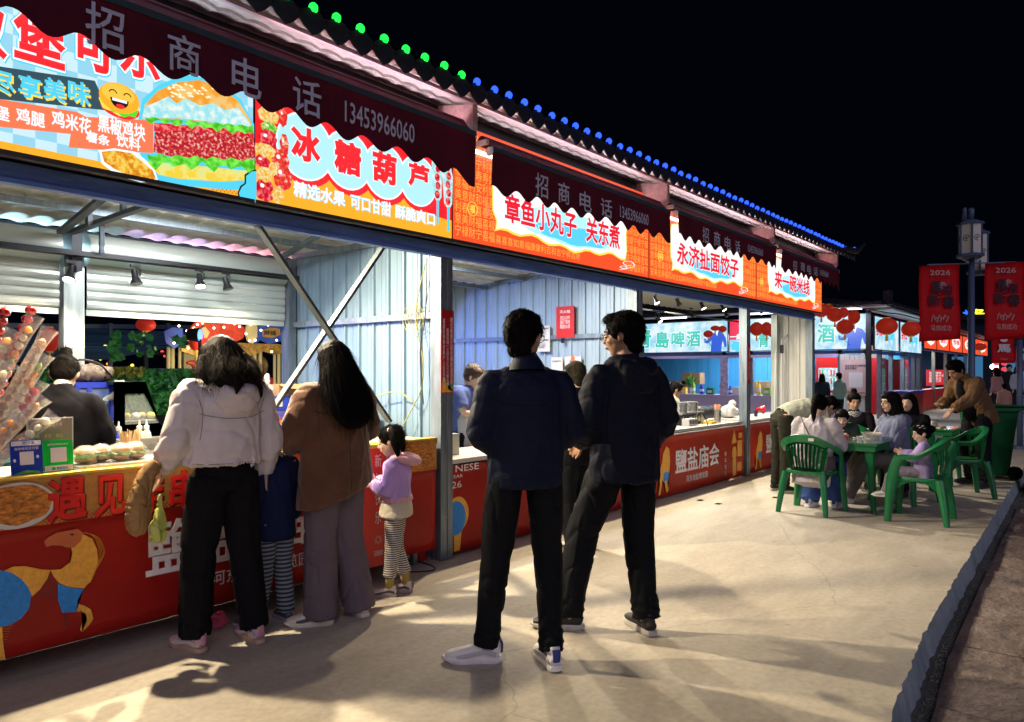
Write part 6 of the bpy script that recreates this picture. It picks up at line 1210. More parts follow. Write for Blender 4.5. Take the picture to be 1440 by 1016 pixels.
# ---- two men in navy
def man1x(T, j, M, s):
    bm = NB(); nb = j['nck']; tube(bm, [T5(nb + V((0, .0, -.03)) * s, .082 * s, .078 * s), T5(nb + V((0, .002, .028)) * s, .064 * s, .062 * s), T5(nb + V((0, -.006, .030)) * s, .072 * s, .070 * s), T5(nb + V((0, -.012, -.016)) * s, .100 * s, .094 * s)], 20, side=V((1, 0, 0)), n=2, cap=False); obj('collar', bm, cloth('navy_jacket', (.010, .014, .036), .62), T, True)
person('tall man in a plain navy jacket and white trainers, seen from behind', (2.92, 2.32, 0), 52, 1.765,
       dict(anL=(-.19, .02, .09), knL=(-.14, .03, .50), anR=(.10, -.11, .09), knR=(.115, .0, .50), hipL=(-.095, 0, .90), el=(.232, -.04, 1.11), wr=(.11, .20, 1.02)),
       dict(m=cloth('navy_jacket', (.010, .014, .036), .62), hem=.845, seams=[[(-.19, 1.27), (-.09, 1.245), (0, 1.24), (.09, 1.245), (.19, 1.27)], [(-.185, 1.34), (-.165, 1.25), (-.18, 1.13)], [(.185, 1.34), (.165, 1.25), (.18, 1.13)], [(-.17, .905), (0, .90), (.17, .905)]], r=(.185, .192, .200), d=(.14, .14, .14), sl=(.074, .066, .052), fold=.007, collar=False), dict(m=cloth('black_trouser', (.006, .007, .010), .7), r=(.096, .074, .058), fold=.007),
       ('short', None), SK, ('white', 78, 4), (-38, -4, 0), 1.06, 0, glasses=True, extra=man1x)
person('tall man in a dark hooded coat and glasses turning his head left', (3.62, 2.16, 0), 68, 1.795,
       dict(anL=(-.25, .15, .09), knL=(-.18, .14, .50), anR=(.07, -.09, .09), knR=(.09, .0, .50), el=(.25, -.04, 1.12), wrR=(.20, .12, .93), wrL=(-.15, .20, 1.0), elL=(-.245, -.0, 1.12)),
       dict(m=cloth('black_coat', (.009, .011, .022), .68), hem=.80, seams=[[(-.19, 1.27), (-.09, 1.245), (0, 1.24), (.09, 1.245), (.19, 1.27)], [(-.185, 1.34), (-.165, 1.25), (-.18, 1.13)], [(.185, 1.34), (.165, 1.25), (.18, 1.13)], [(0, 1.23), (0, 1.1), (.003, .84)]], r=(.205, .205, .215), d=(.155, .15, .15), sl=(.084, .074, .060), fold=.010, hood=1.1), dict(m=cloth('black_trouser'), r=(.106, .088, .068), fold=.008),
       ('short', None), SKT, ('black', 55, -8), (38, -6, 0), 1.07, 0, glasses=True)
# ---- woman in the white jacket
person('woman in a cropped white jacket and wide black trousers at the snack counter', (2.07, 3.70, 0), 90, 1.66,
       dict(anL=(-.155, .02, .09), anR=(.125, -.10, .09), knL=(-.13, .03, .5), knR=(.11, -.02, .5), hed=(0, .045, 1.56), elL=(-.265, .0, 1.13), wrL=(-.285, .12, .97), elR=(.262, -.02, 1.13), wrR=(.265, .03, .90), shL=(-.185, -.01, 1.385), shR=(.185, -.01, 1.385)),
       dict(m=cloth('white_jacket', (.66, .60, .62), .6, bump=.1), hem=.985, seams=[[(-.19, 1.27), (-.09, 1.245), (0, 1.24), (.09, 1.245), (.19, 1.27)], [(-.185, 1.34), (-.165, 1.25), (-.18, 1.13)], [(.185, 1.34), (.165, 1.25), (.18, 1.13)], [(-.2, 1.005), (0, 1.0), (.2, 1.005)]], r=(.222, .212, .212), d=(.155, .15, .145), sl=(.088, .080, .050), fold=.012, hood=1.25, gather=True), dict(m=cloth('wide_black', (.007, .007, .009)), r=(.112, .092, .080), fold=.008, hem=-.01),
       ('wavy', mat('hair_dark_brown', (.010, .007, .006), .6, bump=.3, bscale=260, stretch=(1, 1, .06), spec=.08)), SKF, ('pink', 8, -6), (6, -24, 0), 1.04, 0)
# ---- woman in the brown jacket
person('woman with long straight black hair and a brown suede jacket', (2.71, 3.58, 0), 86, 1.645,
       dict(anL=(-.13, -.04, .09), anR=(.13, -.06, .09), hed=(0, .04, 1.57), elL=(-.27, .06, 1.12), wrL=(-.10, .26, 1.10), elR=(.255, .04, 1.12), wrR=(.10, .26, 1.12), shL=(-.18, 0, 1.37), shR=(.18, 0, 1.37)),
       dict(m=mat('suede_brown', (.115, .048, .022), .85, var=.35, vscale=3.2, bump=.3, bscale=120, sheen=.3), hem=.765, seams=[[(-.19, 1.27), (-.09, 1.245), (0, 1.24), (.09, 1.245), (.19, 1.27)], [(-.185, 1.34), (-.165, 1.25), (-.18, 1.13)], [(.185, 1.34), (.165, 1.25), (.18, 1.13)], [(0, 1.2), (0, 1.0), (.0, .80)]], r=(.255, .225, .205), d=(.165, .15, .14), sl=(.090, .085, .060), fold=.009, tilt=.32), dict(m=cloth('mauve_grey', (.150, .115, .135), .8), r=(.112, .100, .098), fold=.009, hem=-.055),
       ('long', None), SKF, ('cream', 55, -5), (-4, -18, 0), 1.04, 0)
# ---- child half hidden behind the woman in white
person('child in striped trousers hidden between the woman in white and the counter', (2.43, 3.78, 0), 95, 1.16,
       dict(hed=(0, .10, 1.53), anL=(-.13, .06, .09), anR=(.10, -.02, .09)), dict(m=cloth('navy_kid', (.012, .018, .06)), hem=.73, r=(.19, .18, .18), name='top', collar=False), dict(m=stripes('stripe_dark', (.02, .03, .05), (.24, .27, .30), 13), r=(.10, .08, .075), fold=.004),
       ('short', None), SKF, ('purple', 35, -10), (0, -15, 0), 1.25, 1)
# ---- girl in lavender
m_lav = cloth('lavender', (.50, .34, .72), .8); m_pk = cloth('pale_pink', (.72, .42, .46), .85)
def girlx(T, j, M, s):
    bm = NB(); tube(bm, [T5(j['pel'] + V((0, 0, -.15 * s)), .215 * s, .165 * s), T5(j['pel'] + V((0, 0, -.02 * s)), .20 * s, .155 * s), T5(j['wst'], .17 * s, .13 * s)], 18, side=V((1, 0, 0)), n=2); me = fuse(bm, .009, 2, folds(.006, 14, 5)); mobj('skirt', me, cloth('cream_skirt', (.60, .55, .45), .85), T)
    nb = j['nck']; bm = NB(); tube(bm, [T5(nb + V((-.10, .05, -.02)) * s, .03 * s), T5(nb + V((-.125, -.06, .0)) * s, .045 * s), T5(nb + V((-.06, -.165, -.03)) * s, .07 * s, .05 * s), T5(nb + V((.06, -.165, -.03)) * s, .07 * s, .05 * s), T5(nb + V((.125, -.06, 0)) * s, .045 * s), T5(nb + V((.10, .05, -.02)) * s, .03 * s)], 12, n=3); mobj('hood', fuse(bm, .009, 3, folds(.006, 12, 5)), m_pk, T)
    bm = NB(); hb(bm, M, (.082, -.035, .085), (.016, .022, .020)); hb(bm, M, (-.082, -.035, .085), (.016, .022, .020)); obj('hair_tie', bm, m_white, T, True)
    bm = NB(); tube(bm, [T5(j['pel'] + V((0, 0, -.0)) * s, .21 * s, .16 * s), T5(j['pel'] + V((0, 0, .06)) * s, .205 * s, .155 * s)], 18, side=V((1, 0, 0))); mobj('frill', fuse(bm, .008, 1, folds(.01, 22, 8)), m_pk, T)
person('little girl with twin tails, lavender hoodie and striped leggings', (3.25, 3.66, 0), 128, 1.12,
       dict(hed=(0, .06, 1.52), nck=(0, -.01, 1.36), sh=(.15, 0, 1.31), elL=(-.20, .06, 1.05), wrL=(-.08, .22, 1.10), elR=(.20, .06, 1.05), wrR=(.08, .22, 1.12), anL=(-.08, .05, .09), anR=(.07, -.08, .09), kn=(.085, .02, .47)),
       dict(m=m_lav, hem=.95, r=(.20, .19, .185), d=(.15, .145, .14), sl=(.080, .074, .050), fold=.010, collar=False, name='hoodie'), dict(m=stripes('stripe_light', (.03, .03, .04), (.60, .56, .50), 22), r=(.095, .078, .062), fold=.003, hem=.10),
       ('twin', None), SKF, ('kid', 4, -10), (0, -14, 0), 1.30, 0, curl=(.9, .9), socks=cloth('olive_sock', (.36, .28, .08)), extra=girlx)
# ---- shopper behind the two men
def packx(T, j, M, s):
    bm = NB(); ball(bm, (0, -.21 * s, 1.20 * s), (.15 * s, .10 * s, .20 * s)); ball(bm, (0, -.28 * s, 1.10 * s), (.10 * s, .06 * s, .10 * s)); mobj('backpack', fuse(bm, .012, 3, folds(.006)), cloth('pack_black', (.012, .012, .014), .5), T)
person('shopper in black with a knitted cap and backpack standing between the two men', (5.02, 3.45, 0), 80, 1.54, dict(wr=(.14, .22, 1.05), el=(.24, .02, 1.1)), dict(m=cloth('black_top', (.005, .005, .008)), hem=.78, fold=.008), dict(m=cloth('black_trouser')), ('short', cloth('knit_olive', (.035, .032, .022))), SKF, ('cream', 10, -10), (-10, -15, 0), 1.05, 1, extra=packx)
# ---- vendors
def apronx(col):
    def f(T, j, M, s):
        bm = NB(); tube(bm, [T5(j['pel'] + V((0, .03, -.25)) * s, .17 * s, .11 * s), T5(j['wst'] + V((0, .03, 0)) * s, .17 * s, .115 * s), T5(j['chs'] + V((0, .045, .06)) * s, .12 * s, .09 * s)], 14, side=V((1, 0, 0)), n=2); mobj('apron', fuse(bm, .012, 2, folds(.004)), col, T)
    return f
person('vendor in black with hair in a bun, working at the griddle', (1.72, 4.95, 0), 58, 1.60, dict(hed=(0, .08, 1.53), elR=(.25, .06, 1.12), wrR=(.17, .27, 1.0), elL=(-.24, .05, 1.1), wrL=(-.1, .28, 1.0)), dict(m=cloth('black_top'), hem=.74, r=(.19, .19, .195), fold=.007), dict(m=cloth('black_trouser')), ('bun', None), SKF, ('dark', 0, 0), (0, -30, 0), 1.03, 1)
person('vendor with short brown hair in a blue shirt behind the second counter', (5.24, 4.95, 0), -62, 1.60, dict(hed=(0, .13, 1.50), nck=(0, .06, 1.40), chs=(0, .03, 1.24), elR=(.22, .08, 1.14), wrR=(.14, .30, 1.08), elL=(-.22, .08, 1.12), wrL=(-.14, .30, 1.05)), dict(m=cloth('blue_tee', (.10, .14, .36)), hem=.85, r=(.17, .16, .17), sleeve=.40, fold=.006, collar=False, name='shirt'), dict(m=cloth('black_trouser')), ('shoulder' if False else 'bowl', m_hairb), SKF, ('dark', 0, 0), (-6, -30, 0), 1.05, 1, extra=apronx(cloth('apron_pale', (.45, .46, .50))))
person('boy vendor in a cream shirt looking down behind the third counter', (9.22, 4.75, 0), -75, 1.36, dict(hed=(0, .06, 1.52), wr=(.14, .26, 1.02), el=(.21, .06, 1.1)), dict(m=cloth('cream_tee', (.62, .58, .40)), hem=.82, r=(.17, .165, .17), fold=.006, collar=False, name='shirt', sleeve=.45), dict(m=cloth('navy')), ('short', None), SKT, ('dark', 0, 0), (30, -26, 0), 1.16, 1, extra=apronx(cloth('apron_dark', (.03, .03, .03))))

# ---- diners: seated pose shared by several
def sit(lean=.0, kx=.11, kf=.42, hz=.50):
    return dict(pel=(0, 0, hz), wst=(0, .02 + lean * .3, hz + .13), chs=(0, .02 + lean * .7, hz + .32), nck=(0, lean, hz + .49), hed=(0, lean + .05, hz + .64), sh=(.175, lean * .95, hz + .45), el=(.225, lean + .10, hz + .20), wr=(.14, lean + .30, hz + .24),
                hip=(.09, .02, hz - .02), kn=(kx, kf, hz - .02), an=(kx, kf + .03, .09))
def P_(base, **k): base.update(k); return base
def bagx(T, j, M, s):
    bm = NB(); tube(bm, [T5(j['shL'] + V((.05, -.08, .06)), .006), T5(j['chs'] + V((0, -.155, 0)), .006), T5(j['pel'] + V((.20, -.06, .06)), .006)], 6, n=4); box(bm, .15, .20, -.12, .10, j['pel'].z - .04, j['pel'].z + .10); obj('shoulder_bag', bm, mat('bag_grey', (.10, .09, .09), .6), T, 40)
person('woman with a ponytail in a pale coat and jeans seated at the green table', (7.98, 2.50, 0), -4, 1.64, P_(sit(.09), hed=(0, .22, 1.12), anR=(.12, .36, .09), anL=(-.12, .22, .09), knL=(-.12, .40, .48)), dict(m=cloth('pale_coat', (.52, .48, .52), .8, var=.18), hem=.72, r=(.20, .20, .20), d=(.16, .15, .15), sl=(.088, .08, .058), fold=.010, hood=False), dict(m=cloth('blue_jeans', (.05, .10, .30), .85), r=(.10, .095, .10)), ('pony', None), SKF, ('white', 0, 0), (6, -38, 0), 1.04, 0, glasses=True, extra=bagx)
person('long haired woman in a grey blue hooded jacket seated right of the table', (9.12, 1.92, 0), 128, 1.64, P_(sit(.05), wrR=(.12, .40, .70), elR=(.24, .12, .70), wrL=(-.15, .42, .72), anR=(.10, .58, .09), anL=(-.06, .62, .09), kn=(.10, .42, .50), hed=(0, .10, 1.16)), dict(m=cloth('slate_blue', (.15, .17, .27), .7), hem=.76, r=(.21, .20, .205), d=(.165, .155, .15), sl=(.090, .080, .056), fold=.012, hood=1.1), dict(m=cloth('khaki_grey', (.16, .14, .13)), r=(.105, .09, .08)), ('shoulder', None), SKF, ('white', 0, 0), (8, -4, 0), 1.04, 0, curl=(.3, .3), palm=((0, 0, 1), (0, 0, 1)))
def clipx(T, j, M, s):
    for a in ((.07, .02, .075), (.075, -.01, .09), (.05, .03, .1), (.08, -.02, .06)): bm = NB(); hb(bm, M, (-a[0], a[1], a[2]), (.006, .02, .006), 6, 5); obj('hair_clip', bm, m_white, T, True)
person('little girl in a lilac jacket with white hair clips', (8.16, 1.50, 0), 94, 1.06, dict(pel=(0, -.02, .74), wst=(0, 0, .88), chs=(0, 0, 1.06), nck=(0, 0, 1.20), hed=(0, .03, 1.37), sh=(.15, 0, 1.16), el=(.2, .10, .98), wr=(.07, .28, 1.04), hip=(.09, .0, .73), kn=(.10, .42, .72), an=(.10, .52, .42)), dict(m=cloth('lilac', (.42, .34, .66)), hem=.80, r=(.20, .19, .18), sl=(.086, .08, .055), fold=.012, collar=True), dict(m=cloth('grey_lilac', (.30, .25, .30)), r=(.10, .085, .075)), ('bunlow', None), SKF, ('white', 0, 0), (26, -12, 0), 1.32, 0, extra=clipx)
person('boy in a dark coat smiling over a bowl across the green table', (9.33, 2.58, 0), 196, 1.25, P_(sit(.16, hz=.66), anR=(.1, .4, .3), anL=(-.1, .4, .3), hed=(0, .26, 1.24)), dict(m=cloth('green_coat', (.03, .045, .04)), hem=.85, fold=.008), None, ('bowl', None), SKF, ('dark', 0, 0), (0, -12, 0), 1.22, 1)
def scarfx(T, j, M, s):
    bm = NB(); nb = j['nck']; tube(bm, [T5(nb + V((0, .02, -.01)), .10 * s), T5(nb + V((0, .05, -.10)), .085 * s, .06 * s), T5(nb + V((0, .10, -.20)), .05 * s, .03 * s)], 12, side=V((1, 0, 0)), n=2)
    m = mat('houndstooth', (.3, .3, .3), .8); t = m.node_tree; c = t.nodes.new('ShaderNodeTexChecker'); c.inputs['Scale'].default_value = 60; c.inputs[1].default_value = (.02, .02, .02, 1); c.inputs[2].default_value = (.55, .55, .55, 1); tc = t.nodes.new('ShaderNodeTexCoord'); t.links.new(tc.outputs['Object'], c.inputs[0]); t.links.new(c.outputs[0], t.nodes['Principled BSDF'].inputs['Base Color']); obj('scarf', bm, m, T, True)
person('woman with a top bun and checked scarf behind the boy', (10.35, 2.72, 0), 202, 1.60, P_(sit(.05)), dict(m=cloth('dark_jacket', (.015, .014, .022)), hem=.72, fold=.008), None, ('bun', None), SK, ('dark', 0, 0), (8, -10, 0), 1.05, 1, extra=scarfx)
person('diner in black seated behind the woman in the grey blue jacket', (9.98, 1.98, 0), 170, 1.62, P_(sit(.0)), dict(m=cloth('black_top'), hem=.72), None, ('shoulder', None), SKF, ('dark', 0, 0), (0, 0, 0), 1.03, 2)
person('man in a sage sweater bending right over toward the green table', (9.02, 3.18, 0), -42, 1.72, dict(pel=(0, 0, .88), wst=(0, .12, .95), chs=(0, .31, .99), nck=(0, .47, 1.01), hed=(0, .61, 1.02), sh=(.165, .42, 1.0), el=(.22, .46, .80), wr=(.12, .62, .78), kn=(.1, .0, .49)), dict(m=cloth('sage', (.36, .38, .31)), hem=.915, r=(.165, .175, .18), fold=.010, collar=True, name='sweater'), dict(m=cloth('dark_olive', (.03, .03, .022))), ('short', None), SK, ('black', 0, 0), (0, -48, 0), 1.05, 1)
person('man in an open brown jacket leaning forward, one arm out', (11.12, 1.42, 0), 140, 1.72, dict(pel=(0, -.02, .92), wst=(0, .03, 1.04), chs=(0, .12, 1.21), nck=(0, .20, 1.36), hed=(0, .33, 1.46), sh=(.18, .17, 1.32), elR=(.27, .20, 1.06), wrR=(.16, .40, 1.02), elL=(-.30, .36, 1.12), wrL=(-.30, .62, .98), anL=(-.17, .05, .09), anR=(.16, -.05, .09), kn=(.13, .05, .5)),
       dict(m=cloth('brown_jacket', (.150, .085, .045), .8), hem=.80, r=(.215, .20, .205), d=(.15, .15, .145), sl=(.086, .078, .056), fold=.012), dict(m=cloth('black_trouser'), r=(.108, .09, .072)), ('short', None), SKT, ('dark', 20, -20), (10, -28, 0), 1.06, 0, curl=(.5, .6), palm=((0, 0, -1), (0, 0, 1)),
       extra=lambda T, j, M, s: obj('shirt_front', (lambda b: (tube(b, [T5(j['pel'] + V((0, .05, -.05)), .12, .13), T5(j['chs'] + V((0, .045, 0)), .11, .135), T5(j['nck'] + V((0, .01, 0)), .06, .075)], 14, side=V((1, 0, 0)), n=2), b)[1])(NB()), cloth('black_top'), T, True))
# ---- people further off on the plaza
def far(label, px, py, d, face, h, col, leg=(.02, .02, .03), hk='short'):
    p = atd(px, py, d); person(label, (p.x, p.y, 0), face, h, {}, dict(m=cloth('far_' + label, col), hem=.8), dict(m=cloth('farleg_' + label, leg)), (hk, None), SKF, ('dark', 0, 0), (0, -5, 0), 1.03, 2, group='people far off on the plaza')
far('distant passer-by in a pink coat left of the farther banner pole', 1401, 524, 24, 60, 1.6, (.42, .22, .20), hk='shoulder'); far('small child in a peach jacket in the distance near the bins', 1412, 524, 20, 20, 1.15, (.45, .25, .20))
far('distant passer-by in a black coat', 1419, 524, 27, 200, 1.75, (.02, .02, .025)); far('distant passer-by in a pale blue white top', 1431, 524, 26, 230, 1.68, (.45, .47, .55), hk='shoulder')
p = atd(1155, 540, 21.5); far('customer with black hair seen from behind in front of the drinks fridge', 1156, 540, 21.8, 20, 1.42, (.02, .03, .05), hk='shoulder'); far('customer in a mint green top beside the pink notice', 1180, 540, 21.3, 60, 1.45, (.22, .38, .30))
# ================================================================== behind the first stall: canopy roofs, lanterns, carousel, ivy fence
m_lan = mat('lantern_red', (.50, .015, .008), .55, emit=.16, emitc=(1, .06, .02), sample=False); m_lang = mat('lantern_gold', (.55, .30, .05), .4, emit=.15, emitc=(1, .5, .1), sample=False)
def lantern(lab, p, r, hh=None, lit=1, grp='red festival lanterns', tassel=True, T0=None):
    hh = hh or r * .8
    T = thing('red_lantern', lab, 'lantern', tuple(p), 0, grp); bm = NB(); n = 16; rr = []
    for k in range(9):
        a = -pi / 2 + pi * (k + .6) / 9.2
        rr.append([bm.verts.new((r * cos(a) * (1 + .05 * (i % 2)) * cos(2 * pi * i / 32), r * cos(a) * (1 + .05 * (i % 2)) * sin(2 * pi * i / 32), hh * sin(a))) for i in range(32)])
    for a, b in zip(rr, rr[1:]):
        for i in range(32): bm.faces.new((a[i], a[(i + 1) % 32], b[(i + 1) % 32], b[i]))
    obj('shade', bm, m_lan, T, True)
    for z in (-hh * 1.02, hh * .92): bm = NB(); cyl(bm, (0, 0, z), (0, 0, z + hh * .12), r * .36, seg=12); obj('collar', bm, m_lang, T, 40)
    if tassel: bm = NB(); tube(bm, [(0, 0, -hh * 1.02, r * .08), (0, 0, -hh * 1.3, r * .14), (0, 0, -hh * 1.75, r * .16)], 8); obj('tassel', bm, m_lang, T)
    return T
m_pipe = mat('frame_pipe', (.10, .13, .20), .4, .6); m_canv = mat('canopy_cloth', (.06, .16, .26), .6, var=.5, vscale=2.5, stretch=(.3, 3, 1), bump=.2)
T = thing('canopy', 'slanting blue lit cloth canopy on steel pipes beyond the shutters', 'canopy', (0, 0, 0)); a, b = at(-60, 478, 11), at(330, 470, 11); c_, d_ = at(-60, 440, 14), at(330, 452, 14)
raw('cloth', [at(-80, 484, 11), at(250, 486, 11.5), at(335, 470, 14), at(-80, 455, 14.5)], [(0, 1, 2, 3)], m_canv, T); raw('cloth', [at(-80, 512, 10), at(150, 506, 10), at(250, 487, 11.5), at(-80, 485, 11)], [(0, 1, 2, 3)], m_canv, T)
for (p, q2) in (((-80, 457), (420, 462)), ((-80, 478), (420, 470))): bm = NB(); bar(bm, at(*p, 13), at(*q2, 13), .07); obj('pipe', bm, m_pipe, T)
for px in (155, 205, 236, 300, 322): bm = NB(); p = at(px, 455, 12.8); bar(bm, p, (p.x, p.y, 0), .06); obj('post', bm, m_pipe, T)
bm = NB(); bar(bm, at(120, 495, 12.7), at(330, 500, 12.7), .05); obj('pipe', bm, m_pipe, T)
lantern('red lantern hanging left of the near back post', at(70, 478, 8.2), .085, .125); lantern('red lantern among the carousel boards', at(276, 478, 10), .10, .16); lantern('dim red lantern under the canopy right of the shutter post', at(205, 457, 10), .12, .09)
# far lantern clusters, each glowing
G_l = [glow('far_lantern_red', (1, .05, .03), 2.0, False), glow('far_lantern_orange', (1, .28, .04), 2.5, False), glow('far_lantern_yellow', (1, .75, .1), 2.5, False)]
random.seed(9); p0 = None
spots = [(126, 491, 0), (140, 492, 0), (148, 487, 2), (134, 499, 1), (150, 498, 1), (129, 505, 0), (141, 505, 2), (156, 504, 0), (124, 515, 0), (133, 516, 0), (186, 514, 2), (146, 495, 0), (228, 495, 0), (236, 497, 0), (242, 493, 1), (232, 501, 0), (239, 488, 0), (152, 512, 1), (160, 492, 0), (118, 498, 0)]
T = thing('lantern_string', 'cluster of tiny glowing red and yellow lanterns far behind the first stall', 'string light', at(140, 500, 24))
for px, py, k in spots:
    p = at(px, py, 24) - T.location; bm = NB(); ball(bm, (0, 0, 0), (.055, .055, .045), 8, 6); o = obj('lantern', bm, G_l[k], T, True); o.location = p
# ivy fence
m_ivy = mat('ivy', (.05, .30, .06), .5, var=.6, vscale=8); m_ivy2 = mat('ivy_yellow', (.28, .30, .04), .5, var=.4, vscale=8)
def leafmass(nm, lab, px0, px1, py0, py1, Y, n, s, m, ygap=.25, seed=1, parent=None):
    random.seed(seed); bm = NB()
    for _ in range(n):
        p = at(random.uniform(px0, px1), random.uniform(py0, py1), Y + random.uniform(0, ygap)); q_ = Matrix.Translation(p) @ Matrix.Rotation(random.uniform(0, 6), 4, 'Y') @ Matrix.Rotation(random.uniform(-.8, .8), 4, 'X'); z = s * random.uniform(.6, 1.2)
        vs = [bm.verts.new(q_ @ V(v)) for v in ((0, 0, -z), (z * .8, .01, -z * .2), (z * .5, -.01, z * .6), (0, .015, z), (-z * .5, -.01, z * .6), (-z * .8, .01, -z * .2))]; bm.faces.new(vs)
    o = obj(nm, bm, m, parent); 
    if parent is None: tag(o, lab, 'ivy', kind='stuff')
    return o
leafmass('ivy', 'mass of green ivy leaves on the fence behind the food warmer', 100, 300, 523, 580, 7.4, 1900, .045, m_ivy); leafmass('ivy', 'yellow green leaves along the top of the ivy fence', 140, 200, 519, 530, 7.35, 160, .04, m_ivy2, seed=4); leafmass('ivy', 'ivy trailing in strands from the canopy pipes', 155, 170, 470, 505, 9, 26, .06, m_ivy, seed=6); leafmass('ivy', 'ivy sprigs hanging right of the canopy post', 178, 260, 470, 500, 9, 20, .06, m_ivy, seed=8); leafmass('ivy', 'ivy behind the candied fruit skewers', 30, 95, 520, 560, 7.4, 500, .045, m_ivy, seed=9)
a, b = at(30, 522, 7.5), at(310, 522, 7.5); T = thing('fence', 'dark fence carrying the ivy behind the first stall', 'fence', (a.x, 7.65, 0)); bx('top_rail', (0, 0, 1.45), (b.x - a.x, .04, 1.49), m_pipe, T); bx('panel', (0, .01, 0), (b.x - a.x, .03, 1.449), m_dark, T)
# carousel
T = thing('carousel', 'brightly painted carousel with rounded boards and small bulbs beyond the shutter', 'carousel', at(335, 524, 10.5)); o0 = T.location.copy(); YK = 10.5
m_cy = mat('carousel_cream', (.62, .55, .28), .4); m_cr = mat('carousel_red', (.6, .06, .03), .4, var=.4, vscale=9); m_cb = mat('carousel_blue', (.03, .09, .55), .4); m_cw = mat('carousel_gilt', (.55, .33, .08), .35, .3, var=.5, vscale=14)
def kp(pts, Y=YK): return [((at(a, b, Y) - o0).x, (at(a, b, Y) - o0).z) for a, b in pts]
def kboard(nm, pts, dy, m, th=.05): bm = NB(); poly(bm, kp(pts), th, Matrix(((1, 0, 0, 0), (0, 0, 1, dy), (0, 1, 0, 0), (0, 0, 0, 1)))); return obj(nm, bm, m, T)
kboard('rounding_board', [(268, 476), (266, 464), (274, 454), (290, 450), (318, 450), (336, 454), (346, 464), (342, 476), (330, 482), (300, 480), (282, 486)], 0, m_cr); kboard('rounding_board', [(352, 478), (345, 468), (349, 456), (357, 454), (362, 462), (374, 456), (400, 456), (410, 462), (410, 486), (396, 480), (378, 484), (366, 478), (358, 484)], -.02, m_cb)
kboard('rounding_board', [(235, 466), (248, 460), (262, 462), (262, 484), (250, 490), (238, 482)], .1, m_cb); kboard('emblem', [(342, 468), (344, 456), (352, 452), (358, 460), (358, 474), (352, 484), (345, 480)], -.08, m_cy, .04); kboard('emblem', [(272, 474), (276, 464), (286, 460), (292, 468), (288, 476)], -.06, m_cy); kboard('emblem', [(367, 474), (368, 464), (378, 461), (390, 463), (391, 471), (380, 476)], -.07, m_cw, .04)
kboard('canopy_skirt', [(262, 486), (300, 482), (340, 482), (400, 484), (412, 488), (412, 494), (395, 499), (378, 494), (360, 500), (342, 494), (322, 500), (300, 494), (280, 500), (262, 494)], .15, m_cw); kboard('drum', [(300, 495), (405, 495), (405, 590), (300, 590)], .9, m_cy)
for px, w_ in ((246, .05), (252, .05), (262, .04), (368, .05), (376, .05), (396, .04), (402, .05)): p = kp([(px, 488)])[0]; bm = NB(); cyl(bm, (p[0], .2, p[1]), (p[0], .2, p[1] - 1.5), w_ * .6, seg=8); obj('pole', bm, m_cy, T, True)
for px, py, r in ((352, 517, .16), (386, 515, .20), (330, 520, .14)): p = kp([(px, py)])[0]; bm = NB(); ball(bm, (p[0], .5, p[1]), (r, .1, r)); obj('painted_panel', bm, m_cw, T, True)
for px, py in ((310, 530), (352, 535), (388, 540)):     # horses
    p = kp([(px, py)])[0]; bm = NB(); ball(bm, (p[0], .3, p[1]), (.22, .1, .12)); tube(bm, [(p[0] - .16, .3, p[1] + .04, .07), (p[0] - .28, .3, p[1] + .22, .05), (p[0] - .38, .3, p[1] + .20, .035)], 8)
    for dx in (-.14, .14): tube(bm, [(p[0] + dx, .3, p[1], .05), (p[0] + dx * 1.5, .3, p[1] - .18, .03), (p[0] + dx * 1.1, .3, p[1] - .32, .025)], 8)
    mobj('horse', fuse(bm, .03, 2), m_cr, T)
G_w = glow('warm_bulb', (1, .85, .55), 5, False); p0 = None
for px, py in ((268, 462), (273, 457), (280, 455), (302, 451), (325, 456), (283, 452), (348, 457), (346, 480), (354, 479), (362, 465), (384, 479), (247, 459), (258, 466), (254, 477), (240, 483), (260, 478), (290, 451), (296, 462), (318, 452), (332, 460), (341, 470), (270, 470), (266, 478), (400, 470), (408, 478), (372, 458), (391, 458), (404, 462), (395, 502), (397, 510), (394, 518), (260, 490), (377, 495), (310, 461), (396, 490)):
    p = kp([(px, py)])[0]; o = inst(p0, 'bulb', T) if p0 else None
    if o is None: bm = NB(); ball(bm, (0, 0, 0), .018, 8, 6); p0 = o = obj('bulb', bm, G_w, T, True)
    o.location = (p[0], -.1, p[1])
text('财福', front(YK - .09), *(lambda r: (r[0], r[1], r[2], r[3]))(pbox(371, 388, 465, 472, YK - .09)), 0, m_ink, None, .02).name = 'emblem_text'
bpy.data.objects['emblem_text'].parent = T; bpy.data.objects['emblem_text'].matrix_parent_inverse = Matrix.Translation(-o0)
lamp('carousel_lamp', 'POINT', tuple(at(345, 500, 9.3)), 75, (1, .8, .5), size=.2)
